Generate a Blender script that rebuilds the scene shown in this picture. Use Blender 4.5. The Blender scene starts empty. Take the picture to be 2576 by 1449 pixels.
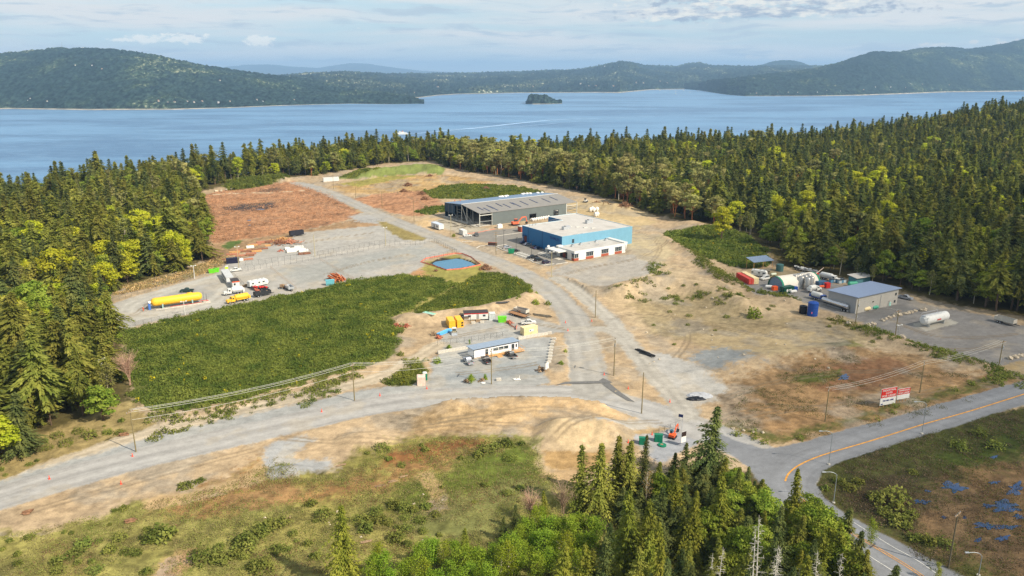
import bpy, bmesh, math, random
import numpy as np
from mathutils import Vector, Matrix
random.seed(7); RNG = np.random.default_rng(7)
sc = bpy.context.scene
COL = sc.collection
R = math.radians
# ------------------------------------------------------------------ camera
W2, CX, CY, FPX, HC = 2576.0, 1288.0, 724.5, 1932.0, 92.0
TH = math.atan(548.0 / FPX)
ST, CT = math.sin(TH), math.cos(TH)
SEA = -130.0
cam = bpy.data.objects.new('camera', bpy.data.cameras.new('camera'))
COL.objects.link(cam)
cam.data.sensor_width = 36.0; cam.data.lens = 27.0
cam.data.clip_start = 1.0; cam.data.clip_end = 200000.0
cam.location = (0, 0, HC); cam.rotation_euler = (math.pi / 2 - TH, 0, 0)
sc.camera = cam
# ------------------------------------------------------------------ light
SUN_EL, SUN_AZ = R(41), math.atan2(0.84, -0.54)
sun = bpy.data.objects.new('sun', bpy.data.lights.new('sun', 'SUN'))
COL.objects.link(sun)
sun.data.energy = 4.9; sun.data.angle = R(0.6); sun.data.color = (1.0, 0.90, 0.76)
sd = Vector((math.sin(SUN_AZ) * math.cos(SUN_EL), math.cos(SUN_AZ) * math.cos(SUN_EL), math.sin(SUN_EL)))
sun.rotation_euler = sd.to_track_quat('Z', 'Y').to_euler()
sc.view_settings.view_transform = 'Standard'; sc.view_settings.look = 'None'
sc.view_settings.exposure = 0.40; sc.view_settings.gamma = 1.0
sc.cycles.use_denoising = True; sc.cycles.denoising_prefilter = 'NONE'; sc.cycles.use_adaptive_sampling = False
sc.cycles.max_bounces = 6; sc.cycles.diffuse_bounces = 3; sc.cycles.glossy_bounces = 2
sc.cycles.transmission_bounces = 3; sc.cycles.volume_bounces = 0; sc.cycles.transparent_max_bounces = 8
sc.cycles.caustics_reflective = False; sc.cycles.caustics_refractive = False
sc.render.film_transparent = False

class NT:
    "tiny node-tree helper"
    def __init__(s, tree): s.t = tree
    def n(s, typ, **kw):
        nd = s.t.nodes.new(typ)
        for k, v in kw.items():
            if k.startswith('i_'): continue
            setattr(nd, k, v)
        return nd
    def set(s, nd, key, val):
        if hasattr(val, 'is_output') or isinstance(val, bpy.types.NodeSocket): s.t.links.new(val, nd.inputs[key])
        else: nd.inputs[key].default_value = val
    def math(s, op, a, b=None, c=None, clamp=False):
        nd = s.n('ShaderNodeMath', operation=op, use_clamp=clamp)
        s.set(nd, 0, a)
        if b is not None: s.set(nd, 1, b)
        if c is not None: s.set(nd, 2, c)
        return nd.outputs[0]
    def mix(s, fac, a, b, blend='MIX'):
        nd = s.n('ShaderNodeMix', data_type='RGBA', blend_type=blend)
        s.set(nd, 0, fac); s.set(nd, 6, a); s.set(nd, 7, b)
        return nd.outputs[2]
    def noise(s, vec, scale, detail=4, rough=0.55, dist=0.0):
        nd = s.n('ShaderNodeTexNoise'); 
        if vec is not None: s.set(nd, 'Vector', vec)
        s.set(nd, 'Scale', scale); s.set(nd, 'Detail', detail); s.set(nd, 'Roughness', rough); s.set(nd, 'Distortion', dist)
        return nd.outputs[0]
    def ramp(s, f, lo, hi, a=0.0, b=1.0):
        nd = s.n('ShaderNodeMapRange', interpolation_type='SMOOTHSTEP')
        s.set(nd, 0, f); s.set(nd, 1, lo); s.set(nd, 2, hi); s.set(nd, 3, a); s.set(nd, 4, b)
        return nd.outputs[0]
    def comb(s, x, y, z=0.0):
        nd = s.n('ShaderNodeCombineXYZ'); s.set(nd, 0, x); s.set(nd, 1, y); s.set(nd, 2, z); return nd.outputs[0]

def lin(c):
    return tuple(((x / 255) / 12.92 if x / 255 <= .04045 else ((x / 255 + .055) / 1.055) ** 2.4) for x in c)

# ------------------------------------------------------------------ sky
world = bpy.data.worlds.new('World'); sc.world = world; world.use_nodes = True
wt = NT(world.node_tree); world.node_tree.nodes.clear()
sky = wt.n('ShaderNodeTexSky', sky_type='NISHITA'); sky.sun_disc = False
sky.sun_elevation = SUN_EL; sky.sun_rotation = SUN_AZ; sky.altitude = 100; sky.air_density = 1.0; sky.dust_density = 1.2; sky.ozone_density = 1.5
SKY_STR = 0.11
tc = wt.n('ShaderNodeTexCoord'); sx = wt.n('ShaderNodeSeparateXYZ'); wt.set(sx, 0, tc.outputs['Generated'])
az = wt.math('MULTIPLY', wt.math('ARCTAN2', sx.outputs[0], sx.outputs[1]), 57.2958)   # degrees right of the view axis
el = wt.math('MULTIPLY', wt.math('ARCSINE', sx.outputs[2]), 57.2958)
def dirpx(u, v): return math.degrees(math.atan((u - CX) / FPX / 1.04)), math.degrees(math.atan((176 - v) / FPX))
warp = wt.noise(wt.comb(wt.math('MULTIPLY', az, 0.08), wt.math('MULTIPLY', el, 0.35)), 1.0, 3)
elw = wt.math('ADD', el, wt.math('MULTIPLY', wt.math('SUBTRACT', warp, 0.5), 1.6))
band = wt.noise(wt.comb(wt.math('MULTIPLY', az, 0.045), wt.math('MULTIPLY', elw, 0.75)), 1.0, 6, 0.5)
fine = wt.noise(wt.comb(wt.math('MULTIPLY', az, 0.22), wt.math('MULTIPLY', elw, 1.9), 3.1), 1.0, 6, 0.6)
skyc = wt.n('ShaderNodeVectorMath', operation='SCALE'); wt.set(skyc, 0, sky.outputs[0]); skyc.inputs['Scale'].default_value = SKY_STR
base = wt.mix(0.80, skyc.outputs[0], (*lin((176, 203, 218)), 1))
lowm = wt.ramp(el, -1.0, 12.0, 1.0, 0.0)
clear = wt.mix(lowm, skyc.outputs[0], base)
pale = wt.mix(wt.ramp(band, 0.36, 0.60), clear, (*lin((208, 210, 210)), 1))
pale = wt.mix(wt.math('MULTIPLY', wt.ramp(el, 0.6, 2.3, 1, 0), 0.5), pale, (*lin((201, 208, 212)), 1))
greys = wt.mix(wt.math('MULTIPLY', wt.ramp(fine, 0.50, 0.66), 0.85), pale, (*lin((170, 186, 198)), 1))
def puff(u, v, su, sv, gain=1.0):
    a0, e0 = dirpx(u, v); sa = su / FPX * 57.3; se = sv / FPX * 57.3
    da = wt.math('DIVIDE', wt.math('SUBTRACT', az, a0), sa); de = wt.math('DIVIDE', wt.math('SUBTRACT', el, e0), se)
    r2 = wt.math('ADD', wt.math('MULTIPLY', da, da), wt.math('MULTIPLY', de, de))
    return wt.math('MULTIPLY', wt.math('POWER', 2.718, wt.math('MULTIPLY', r2, -1.0)), gain)
billow = wt.noise(wt.comb(wt.math('MULTIPLY', az, 1.5), wt.math('MULTIPLY', el, 3.4), 7.7), 1.0, 6, 0.6)
def cloudmask(lst, lo=0.42, hi=0.62):
    acc = None
    for p in lst:
        g = puff(*p); acc = g if acc is None else wt.math('MAXIMUM', acc, g)
    return wt.ramp(wt.math('ADD', acc, wt.math('MULTIPLY', wt.math('SUBTRACT', billow, 0.5), 2.4)), lo, hi)
m1 = cloudmask([(1930, 16, 330, 34), (1720, 50, 150, 18), (2230, 8, 260, 26), (1960, 48, 300, 16), (2480, -6, 240, 22)], 0.30, 0.85)
shade = wt.noise(wt.comb(wt.math('MULTIPLY', az, 0.55), wt.math('MULTIPLY', el, 2.2), 1.3), 1.0, 5, 0.55)
cc = wt.mix(wt.ramp(shade, 0.42, 0.62), (*lin((150, 164, 182)), 1), (*lin((222, 220, 213)), 1))
s1 = wt.mix(wt.math('MULTIPLY', m1, 0.92), greys, cc)
m2 = cloudmask([(375, 110, 60, 11), (480, 108, 48, 13), (660, 110, 42, 13), (340, 113, 40, 8)], 0.4, 0.85)
s2 = wt.mix(wt.math('MULTIPLY', m2, 0.9), s1, (*lin((230, 229, 222)), 1))
m3 = cloudmask([(2440, 118, 14, 9), (2560, 122, 50, 8), (2330, 124, 40, 6), (1950, 148, 90, 9), (1600, 152, 60, 6)], 0.5, 0.95)
s3 = wt.mix(wt.math('MULTIPLY', m3, 0.7), s2, (*lin((220, 215, 208)), 1))
bg = wt.n('ShaderNodeBackground'); wt.set(bg, 'Color', s3); bg.inputs['Strength'].default_value = 1.0
wo = wt.n('ShaderNodeOutputWorld'); world.node_tree.links.new(bg.outputs[0], wo.inputs[0])
# ------------------------------------------------------------------ pixel -> ground
FR = {'W': (0, 0, 1 / 0.670833), 'A': (0, 600, 2.4146), 'B': (700, 600, 2.8975), 'C': (1500, 600, 2.576), 'D': (2400, 600, 1.7889),
      'E': (1400, 1000, 2.415), 'F': (0, 1200, 1.509), 'H': (900, 1500, 1.9815), 'I': (2000, 1450, 2.041), 'J': (2900, 1300, 1.6851),
      'K': (2720, 960, 5.3667), 'L': (400, 1000, 3.68), 'M': (1600, 700, 3.22), 'N': (1450, 1130, 3.68)}
def U(fr, x, y):
    if fr == 'W': return x, y
    a, b, s = FR[fr]
    return (a + x / s) * 0.670833, (b + y / s) * 0.670833
def G(u, v, z=0.0):
    a = (u - CX) / FPX; b = (v - CY) / FPX
    dz = -ST - b * CT; dy = CT - b * ST
    t = (z - HC) / dz
    return a * t, dy * t
def PX(x, y, z):
    q = y * CT - (z - HC) * ST; w = y * ST + (z - HC) * CT
    return CX + FPX * x / q, CY - FPX * w / q
def P(fr, x, y, z=0.0):
    return G(*U(fr, x, y), z)

# ------------------------------------------------------------------ numpy noise
def _h(ix, iy, seed):
    h = (ix.astype(np.int64) * 374761393 + iy.astype(np.int64) * 668265263 + seed * 144269504) & 0xffffffff
    h = ((h ^ (h >> 13)) * 1274126177) & 0xffffffff
    h = (h ^ (h >> 16)) & 0xffffff
    return h / float(0xffffff)
def vnoise(x, y, seed=0):
    ix = np.floor(x); iy = np.floor(y); fx = x - ix; fy = y - iy
    fx = fx * fx * (3 - 2 * fx); fy = fy * fy * (3 - 2 * fy)
    a = _h(ix, iy, seed); b = _h(ix + 1, iy, seed); c = _h(ix, iy + 1, seed); d = _h(ix + 1, iy + 1, seed)
    return (a + (b - a) * fx) * (1 - fy) + (c + (d - c) * fx) * fy
def fbm(x, y, seed=0, oct=4, gain=0.5):
    s = 0; amp = 1; t = 0
    for k in range(oct):
        s = s + amp * vnoise(x, y, seed + k * 17); t += amp
        x = x * 2.03 + 11.3; y = y * 2.03 + 5.7; amp *= gain
    return s / t
def smooth(t):
    t = np.clip(t, 0, 1); return t * t * (3 - 2 * t)
def inside(x, y, poly):
    r = np.zeros(np.shape(x), bool); n = len(poly)
    for i in range(n):
        x0, y0 = poly[i]; x1, y1 = poly[(i + 1) % n]
        if y0 == y1: continue
        c = ((y0 > y) != (y1 > y)) & (x < (x1 - x0) * (y - y0) / (y1 - y0) + x0)
        r ^= c
    return r
def polyline_dist(x, y, pts):
    "distance to a polyline, and signed side offset of the nearest segment, and arc length"
    best = np.full(np.shape(x), 1e9); side = np.zeros(np.shape(x)); arc = np.zeros(np.shape(x)); L = 0
    for (x0, y0), (x1, y1) in zip(pts[:-1], pts[1:]):
        dx, dy = x1 - x0, y1 - y0; l = math.hypot(dx, dy) or 1e-6
        t = np.clip(((x - x0) * dx + (y - y0) * dy) / (l * l), 0, 1)
        d = np.hypot(x - (x0 + t * dx), y - (y0 + t * dy))
        m = d < best
        best = np.where(m, d, best)
        side = np.where(m, np.sign(dx * (y - y0) - dy * (x - x0)) * d, side); arc = np.where(m, L + t * l, arc); L += l
    return best, side, arc
def spline(pts, n=8):
    out = []; P_ = [pts[0]] + list(pts) + [pts[-1]]
    for i in range(1, len(P_) - 2):
        p0, p1, p2, p3 = (np.array(P_[i + k], float) for k in (-1, 0, 1, 2))
        for k in range(n):
            t = k / n
            out.append(tuple(0.5 * (2 * p1 + (p2 - p0) * t + (2 * p0 - 5 * p1 + 4 * p2 - p3) * t * t + (3 * p1 - p0 - 3 * p2 + p3) * t ** 3)))
    out.append(tuple(pts[-1])); return out

# ------------------------------------------------------------------ materials
MATS = {}
def principled(name):
    m = bpy.data.materials.new(name); m.use_nodes = True
    t = NT(m.node_tree); b = m.node_tree.nodes['Principled BSDF']
    return m, t, b
def mat(name, rgb, rough=0.7, metal=0.0, var=0.10, scale=1.5, spec=0.3, dirt=None, wave=None, emit=0):
    "plain painted / bare surface with mottled value, optional dirt colour and optional ribbing bump (axis, period)"
    if name in MATS: return MATS[name]
    m, t, b = principled(name); c = lin(rgb)
    tcn = t.n('ShaderNodeTexCoord')
    nz = t.noise(tcn.outputs['Object'], scale, 5, 0.6)
    f = t.ramp(nz, 0.3, 0.7, 1 - var, 1 + var)
    mul = t.n('ShaderNodeVectorMath', operation='SCALE'); mul.inputs[0].default_value = c; t.set(mul, 'Scale', f)
    out = mul.outputs[0]
    if dirt:
        n2 = t.noise(tcn.outputs['Object'], scale * 0.35, 6, 0.65)
        out = t.mix(t.ramp(n2, 0.5, 0.72), out, (*lin(dirt), 1))
    t.set(b, 'Base Color', out); b.inputs['Roughness'].default_value = rough; b.inputs['Metallic'].default_value = metal
    b.inputs['Specular IOR Level'].default_value = spec
    if wave:
        ax, per = wave
        sx_ = t.n('ShaderNodeSeparateXYZ'); t.set(sx_, 0, tcn.outputs['Object'])
        s_ = t.math('SINE', t.math('MULTIPLY', sx_.outputs[ax], 6.2832 / per))
        bm_ = t.n('ShaderNodeBump'); bm_.inputs['Strength'].default_value = 0.6; bm_.inputs['Distance'].default_value = 0.05
        t.set(bm_, 'Height', s_); t.set(b, 'Normal', bm_.outputs[0])
    MATS[name] = m; return m
def leafmat(name, c1, c2, trans=0.3, var=0.35, clump=0.5):
    "foliage: two tones in clumps, per-tree tint, some light through the leaf"
    if name in MATS: return MATS[name]
    m = bpy.data.materials.new(name); m.use_nodes = True; t = NT(m.node_tree); m.node_tree.nodes.clear()
    tcn = t.n('ShaderNodeTexCoord'); oi = t.n('ShaderNodeObjectInfo')
    off = t.n('ShaderNodeVectorMath', operation='ADD'); t.set(off, 0, tcn.outputs['Object'])
    t.set(off, 1, t.comb(t.math('MULTIPLY', oi.outputs['Random'], 91.0), t.math('MULTIPLY', oi.outputs['Random'], 47.0), 0.0))
    nz = t.noise(off.outputs[0], clump, 5, 0.72)
    col = t.mix(t.ramp(nz, 0.35, 0.65), (*c1, 1), (*c2, 1))
    hs = t.n('ShaderNodeHueSaturation'); t.set(hs, 'Color', col)
    t.set(hs, 'Hue', t.math('ADD', 0.485, t.math('MULTIPLY', oi.outputs['Random'], 0.03)))
    t.set(hs, 'Value', t.math('ADD', 1 - var, t.math('MULTIPLY', t.math('FRACT', t.math('MULTIPLY', oi.outputs['Random'], 7.13)), 2 * var)))
    d = t.n('ShaderNodeBsdfDiffuse'); t.set(d, 'Color', hs.outputs[0])
    tr = t.n('ShaderNodeBsdfTranslucent'); t.set(tr, 'Color', hs.outputs[0])
    mx = t.n('ShaderNodeMixShader'); mx.inputs[0].default_value = trans
    m.node_tree.links.new(d.outputs[0], mx.inputs[1]); m.node_tree.links.new(tr.outputs[0], mx.inputs[2])
    o = t.n('ShaderNodeOutputMaterial'); m.node_tree.links.new(mx.outputs[0], o.inputs[0])
    MATS[name] = m; return m

# ------------------------------------------------------------------ mesh helpers
def link(o, parent=None):
    COL.objects.link(o)
    if parent is not None: o.parent = parent
    return o
def np_mesh(name, V, F, material=None, smooth_=False):
    me = bpy.data.meshes.new(name); V = np.asarray(V, np.float32); F = np.asarray(F, np.int32); k = F.shape[1]
    me.vertices.add(len(V)); me.vertices.foreach_set('co', V.ravel())
    me.loops.add(F.size); me.loops.foreach_set('vertex_index', F.ravel())
    me.polygons.add(len(F)); me.polygons.foreach_set('loop_start', np.arange(0, F.size, k, dtype=np.int32))
    me.polygons.foreach_set('loop_total', np.full(len(F), k, np.int32))
    if smooth_: me.polygons.foreach_set('use_smooth', np.ones(len(F), bool))
    me.update(calc_edges=True)
    if material: me.materials.append(material)
    return me
class MB:
    def __init__(s): s.v = []; s.f = []
    def add(s, V, F):
        n = len(s.v); s.v += [tuple(map(float, p)) for p in V]; s.f += [tuple(i + n for i in f) for f in F]; return s
    def box(s, x0, y0, z0, x1, y1, z1):
        return s.add([(x0, y0, z0), (x1, y0, z0), (x1, y1, z0), (x0, y1, z0), (x0, y0, z1), (x1, y0, z1), (x1, y1, z1), (x0, y1, z1)],
                     [(3, 2, 1, 0), (4, 5, 6, 7), (0, 1, 5, 4), (1, 2, 6, 5), (2, 3, 7, 6), (3, 0, 4, 7)])
    def cbox(s, cx, cy, cz, sx_, sy_, sz_, rz=0.0):
        c, n = math.cos(rz), math.sin(rz); V = []
        for dz in (-1, 1):
            for dx, dy in ((-1, -1), (1, -1), (1, 1), (-1, 1)):
                x, y = dx * sx_ / 2, dy * sy_ / 2
                V.append((cx + x * c - y * n, cy + x * n + y * c, cz + dz * sz_ / 2))
        return s.add(V, [(3, 2, 1, 0), (4, 5, 6, 7), (0, 1, 5, 4), (1, 2, 6, 5), (2, 3, 7, 6), (3, 0, 4, 7)])
    def prism(s, pts, axis, a, b):
        "2-D outline extruded along an axis (x: pts are (y,z); y: (x,z); z: (x,y))"
        n = len(pts)
        mk = {'x': lambda p, t: (t, p[0], p[1]), 'y': lambda p, t: (p[0], t, p[1]), 'z': lambda p, t: (p[0], p[1], t)}[axis]
        V = [mk(p, a) for p in pts] + [mk(p, b) for p in pts]
        F = [tuple(range(n))[::-1], tuple(range(n, 2 * n))] + [(i, (i + 1) % n, n + (i + 1) % n, n + i) for i in range(n)]
        return s.add(V, F)
    def cyl(s, p, q, r, r2=None, n=10, cap=True):
        p = Vector(p); q = Vector(q); r2 = r if r2 is None else r2; d = (q - p)
        z = d.normalized() if d.length > 1e-9 else Vector((0, 0, 1)); x = z.orthogonal().normalized(); y = z.cross(x)
        V = []
        for c, rr in ((p, r), (q, r2)):
            for i in range(n):
                a = 2 * math.pi * i / n; V.append(c + x * (rr * math.cos(a)) + y * (rr * math.sin(a)))
        F = [(i, (i + 1) % n, n + (i + 1) % n, n + i) for i in range(n)]
        if cap: F += [tuple(range(n))[::-1], tuple(range(n, 2 * n))]
        return s.add(V, F)
    def lathe(s, prof, axis='z', n=16, c=(0, 0, 0), cap=True):
        "profile of (radius, height) turned round an axis"
        V = []; m = len(prof)
        for r, h in prof:
            for i in range(n):
                a = 2 * math.pi * i / n; u, w = r * math.cos(a), r * math.sin(a)
                V.append({'z': (c[0] + u, c[1] + w, c[2] + h), 'x': (c[0] + h, c[1] + u, c[2] + w), 'y': (c[0] + w, c[1] + h, c[2] + u)}[axis])
        F = [(j * n + i, j * n + (i + 1) % n, (j + 1) * n + (i + 1) % n, (j + 1) * n + i) for j in range(m - 1) for i in range(n)]
        if cap: F += [tuple(range(n))[::-1], tuple(range((m - 1) * n, m * n))]
        return s.add(V, F)
    def tube(s, pts, r, n=6):
        for a, b in zip(pts[:-1], pts[1:]): s.cyl(a, b, r, n=n)
        return s
    def blob(s, cx, cy, cz, rx, ry, rz, seed=0, n=9, m=6, rough=0.25):
        rr = random.Random(seed); V = []
        for j in range(m + 1):
            ph = math.pi * j / m
            for i in range(n):
                a = 2 * math.pi * i / n; k = 1 + rr.uniform(-rough, rough)
                V.append((cx + rx * k * math.sin(ph) * math.cos(a), cy + ry * k * math.sin(ph) * math.sin(a), cz + rz * k * math.cos(ph)))
        F = [(j * n + i, (j + 1) * n + i, (j + 1) * n + (i + 1) % n, j * n + (i + 1) % n) for j in range(m) for i in range(n)]
        return s.add(V, F)
    def mesh(s, name, m, smooth_=False):
        me = bpy.data.meshes.new(name); me.from_pydata(s.v, [], s.f)
        bm = bmesh.new(); bm.from_mesh(me); bmesh.ops.recalc_face_normals(bm, faces=bm.faces[:]); bm.to_mesh(me); bm.free()
        if smooth_:
            for p in me.polygons: p.use_smooth = True
            me.set_sharp_from_angle(angle=R(38))
        if m: me.materials.append(m)
        return me
    def build(s, name, m, parent=None, smooth_=False):
        return link(bpy.data.objects.new(name, s.mesh(name, m, smooth_)), parent)
def tag(o, label=None, cat=None, group=None, kind=None):
    if label: o['label'] = label
    if cat: o['category'] = cat
    if group: o['group'] = group
    if kind: o['kind'] = kind
    return o
def thing(name, label, cat, loc, rz=0.0, group=None, s=1.0):
    o = bpy.data.objects.new(name, None); link(o); o.empty_display_size = 0.5
    o.location = loc; o.rotation_euler = (0, 0, rz); o.scale = (s, s, s)
    return tag(o, label, cat, group)
def dup(o, loc=None, rz=None, label=None, group=None, s=None, parent=None, swap=None):
    "copy of a thing with its parts and sub-parts; swap = {material name: material}"
    def rec(a, par):
        c = a.copy(); COL.objects.link(c); c.parent = par
        if swap and a.data is not None and getattr(a.data, 'materials', None) and len(a.data.materials) and a.data.materials[0].name in swap:
            c.data = a.data.copy(); c.data.materials[0] = swap[a.data.materials[0].name]
        for ch in KIDS.get(a.name, list(a.children)): rec(ch, c)
        return c
    c = rec(o, parent)
    if loc is not None: c.location = loc
    if rz is not None: c.rotation_euler = (0, 0, rz)
    if s is not None: c.scale = (s, s, s) if not hasattr(s, '__len__') else s
    if label: c['label'] = label
    if group: c['group'] = group
    elif 'group' in c and group == '': del c['group']
    return c
KIDS = {}
def head(p, q):
    return math.atan2(q[1] - p[1], q[0] - p[0])
# ------------------------------------------------------------------ terrain height
def GP(*pts): return [G(u, v) for u, v in pts]
EDGE = [(-2200, 420), (-300, 430), (0, 480), (150, 545), (420, 615), (600, 670), (700, 725), (900, 800), (1090, 860), (1300, 800), (1700, 850), (2000, 910), (2576, 1020), (3400, 1100), (5500, 1100)]
_ex = np.array([(u - CX) / FPX / 1.0 for u, d in EDGE]); _ed = np.array([d for u, d in EDGE], float)
# (polyline in picture pixels, half width m, height m)
BANKS = [
    ([(1515, 742), (1575, 735), (1640, 722), (1700, 722), (1770, 735), (1830, 760), (1900, 790)], 9, 4.4),
    ([(1660, 690), (1720, 705), (1800, 720), (1850, 745)], 6, 2.6),
    ([(1000, 800), (1050, 808), (1100, 800), (1180, 792), (1240, 782), (1300, 765), (1345, 742)], 6, 3.0),
    ([(1820, 935), (1900, 905), (2000, 895), (2100, 885), (2200, 885)], 8, 1.6),
    ([(1340, 1085), (1420, 1090), (1500, 1085), (1545, 1105), (1560, 1120)], 8, 3.8),
    ([(1080, 1008), (1200, 1014), (1350, 1018), (1480, 1022), (1570, 1040)], 10, 2.0),
    ([(880, 446), (960, 437), (1010, 430), (1070, 426), (1105, 436)], 15, 5.6),
    ([(1700, 560), (1800, 585), (1900, 620), (1945, 655)], 14, 3.0),
    ([(2160, 828), (2260, 865), (2360, 892), (2440, 912), (2500, 935)], 4, 1.5),
    ([(1660, 595), (1740, 640), (1800, 690), (1870, 722), (1950, 745), (2010, 762)], 4, 1.4),
    ([(300, 1010), (360, 1045), (500, 1042), (650, 1010)], 5, 1.0),
    ([(560, 468), (620, 462), (700, 455), (725, 450)], 9, 3.5),
    ([(1430, 700), (1470, 725), (1530, 742)], 4, 1.0),
    ([(1405, 860), (1415, 900), (1395, 945)], 4, 0.9),
]
BANKS = [(spline(GP(*p), 4), w, h) for p, w, h in BANKS]
# stockpiles: (u, v, radius x, radius y, height)
PILES = [(1760, 940, 6, 3, 1.5), (1560, 1098, 9, 6, 1.5), (915, 1108, 8, 5, 2.0), (730, 1185, 6, 3.5, 1.6), (1090, 562, 14, 9, 4.0), (2208, 575, 0.1, 0.1, 0),
         (1545, 525, 16, 10, 4), (1500, 520, 14, 8, 3.5), (1700, 545, 10, 7, 2.5), (690, 520, 0.1, 0.1, 0), (820, 1060, 1, 1, .3), (1120, 865, 0.1, .1, 0), (2000, 760, 5, 5, 1.5), (1850, 760, 5, 4, 2.0)]
PILES = [(*G(u, v), a, b, h) for u, v, a, b, h in PILES if h > 0]
FLATS = []            # polygons kept level, filled below
POND = GP((1083, 662), (1100, 672), (1123, 677), (1150, 675), (1190, 668), (1205, 664), (1165, 650), (1140, 647), (1100, 650))
def hill_base(x, y):
    a = x / np.maximum(y, 1.0)
    d = np.interp(a, _ex, _ed)
    rise = 34.0 * smooth((x - 300) / 460) * smooth((y - 420) / 520)
    fall = np.clip(y - d - 25, 0, None)
    z = rise - np.where(fall < 60, fall * fall / 120 * 0.55, (fall - 30) * 0.55)
    lf = np.clip(-x - 0.55 * y - 60, 0, None) * 0.15
    return np.maximum(z - lf * smooth((y - 250) / 150), -150.0)
def relief(x, y):
    z = (fbm(x / 22, y / 22, 3, 4) - 0.5) * 1.6 + (fbm(x / 4.0, y / 4.0, 9, 3) - 0.5) * 0.5
    return z
def bankh(x, y):
    z = np.zeros(np.shape(x))
    for pts, w, h in BANKS:
        m = (x > min(p[0] for p in pts) - 3 * w) & (x < max(p[0] for p in pts) + 3 * w) & (y > min(p[1] for p in pts) - 3 * w) & (y < max(p[1] for p in pts) + 3 * w)
        if not np.any(m): continue
        d, _, arc = polyline_dist(x[m], y[m], pts)
        L = sum(math.dist(a, b) for a, b in zip(pts[:-1], pts[1:]))
        e = smooth(np.minimum(arc, L - arc) / (1.2 * w) + 0.25)
        wob = 0.75 + 0.5 * fbm(x[m] / 7, y[m] / 7, 31, 3)
        z[m] = np.maximum(z[m], h * wob * e * np.exp(-(d / w) ** 2 * 1.6))
    for px, py, a, b, h in PILES:
        r = np.sqrt(((x - px) / a) ** 2 + ((y - py) / b) ** 2) * (0.85 + 0.3 * fbm(x / 2.5, y / 2.5, 5, 3))
        z = np.maximum(z, h * np.clip(1 - r, 0, 1) ** 0.85)
    return z
def ground_z(x, y):
    x = np.atleast_1d(np.asarray(x, float)); y = np.atleast_1d(np.asarray(y, float))
    z = hill_base(x, y) + bankh(x, y)
    fl = np.zeros(x.shape, bool)
    for pl in FLATS: fl |= inside(x, y, pl)
    rl = relief(x, y) * smooth((np.abs(bankh(x, y)) + 0.35))
    return np.where(fl, z * 0, z + np.where(fl, 0, rl) * FLATK(x, y))
def FLATK(x, y): return 0.35
def gz(x, y): return float(ground_z(x, y)[0])

# ------------------------------------------------------------------ surface regions (picture pixels of the photograph, laid on the ground)
KL = 1.55   # sunlit picture value -> base colour
def S(r, g, b): return tuple(c / KL for c in lin((r, g, b)))
REG = []
def reg(cat, col, soft, amp, pts, sp=False): REG.append(('poly', cat, S(*col), soft, amp, GP(*pts)))
def road(cat, col, soft, amp, pts, width, tracks=0.0): REG.append(('line', cat, S(*col), soft, amp, spline(GP(*pts), 6), width, tracks))
DIRT, SAND, GRAV = (202, 177, 141), (208, 184, 146), (190, 185, 174)
reg('dirt', DIRT, 3, .5, [(-300, 1330), (0, 1180), (150, 1120), (345, 1040), (325, 930), (300, 830), (262, 770), (262, 735), (420, 690), (500, 660), (523, 640), (523, 590), (500, 520), (487, 487), (560, 468), (740, 446), (850, 430), (960, 412), (1100, 405), (1180, 430), (1300, 450), (1500, 490), (1640, 540), (1800, 578), (1930, 640), (1960, 668), (2080, 688), (2260, 732), (2400, 768), (2640, 805), (2700, 1000), (1960, 1150), (1700, 1250), (1480, 1330), (1100, 1449), (600, 1560), (-400, 1560)])
# foreground grass
GR = (158, 150, 84)
reg('grass', GR, 4, .9, [(-500, 1420), (0, 1340), (150, 1330), (330, 1262), (420, 1255), (560, 1215), (650, 1165), (700, 1130), (760, 1190), (850, 1180), (860, 1165), (900, 1140), (960, 1120), (1050, 1095), (1200, 1093), (1330, 1098), (1355, 1130), (1370, 1185), (1420, 1200), (1480, 1215), (1500, 1330), (1900, 1330), (1990, 1340), (2170, 1449), (2400, 1600), (2400, 2400), (-1600, 2400)])
reg('grass', (164, 128, 84), 5, .8, [(400, 1250), (560, 1205), (640, 1165), (665, 1145), (700, 1180), (760, 1235), (900, 1190), (980, 1200), (1080, 1120), (1160, 1100), (1180, 1140), (1060, 1200), (940, 1240), (760, 1260), (560, 1290), (420, 1290)])
reg('grass', (158, 112, 70), 3, .6, [(1080, 1110), (1210, 1105), (1230, 1120), (1110, 1140), (1060, 1160), (950, 1180), (960, 1150)])
reg('grass', (112, 122, 50), 5, .8, [(1180, 1140), (1330, 1105), (1365, 1190), (1250, 1240), (1100, 1290), (960, 1290), (1000, 1230), (1120, 1200)])
reg('grass', (140, 140, 80), 4, .7, [(1050, 1260), (1360, 1195), (1480, 1215), (1300, 1250), (1250, 1350), (1080, 1350), (1000, 1320)])
reg('dirt', (205, 165, 120), 2, .4, [(395, 1420), (450, 1385), (500, 1380), (490, 1410), (430, 1449), (440, 1500), (330, 1520)])
reg('dirt', (205, 172, 122), 1, .3, [(1040, 1198), (1085, 1190), (1110, 1240), (1130, 1280), (1060, 1285), (1080, 1255), (1060, 1215)])
road('dirt', (196, 168, 120), 1.5, .3, [(1075, 1195), (1095, 1225), (1105, 1265), (1090, 1285)], 1.6)
road('dirt', (206, 176, 130), 1.5, .3, [(400, 1262), (520, 1240), (640, 1200), (700, 1140), (740, 1120)], 3.0)
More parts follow.
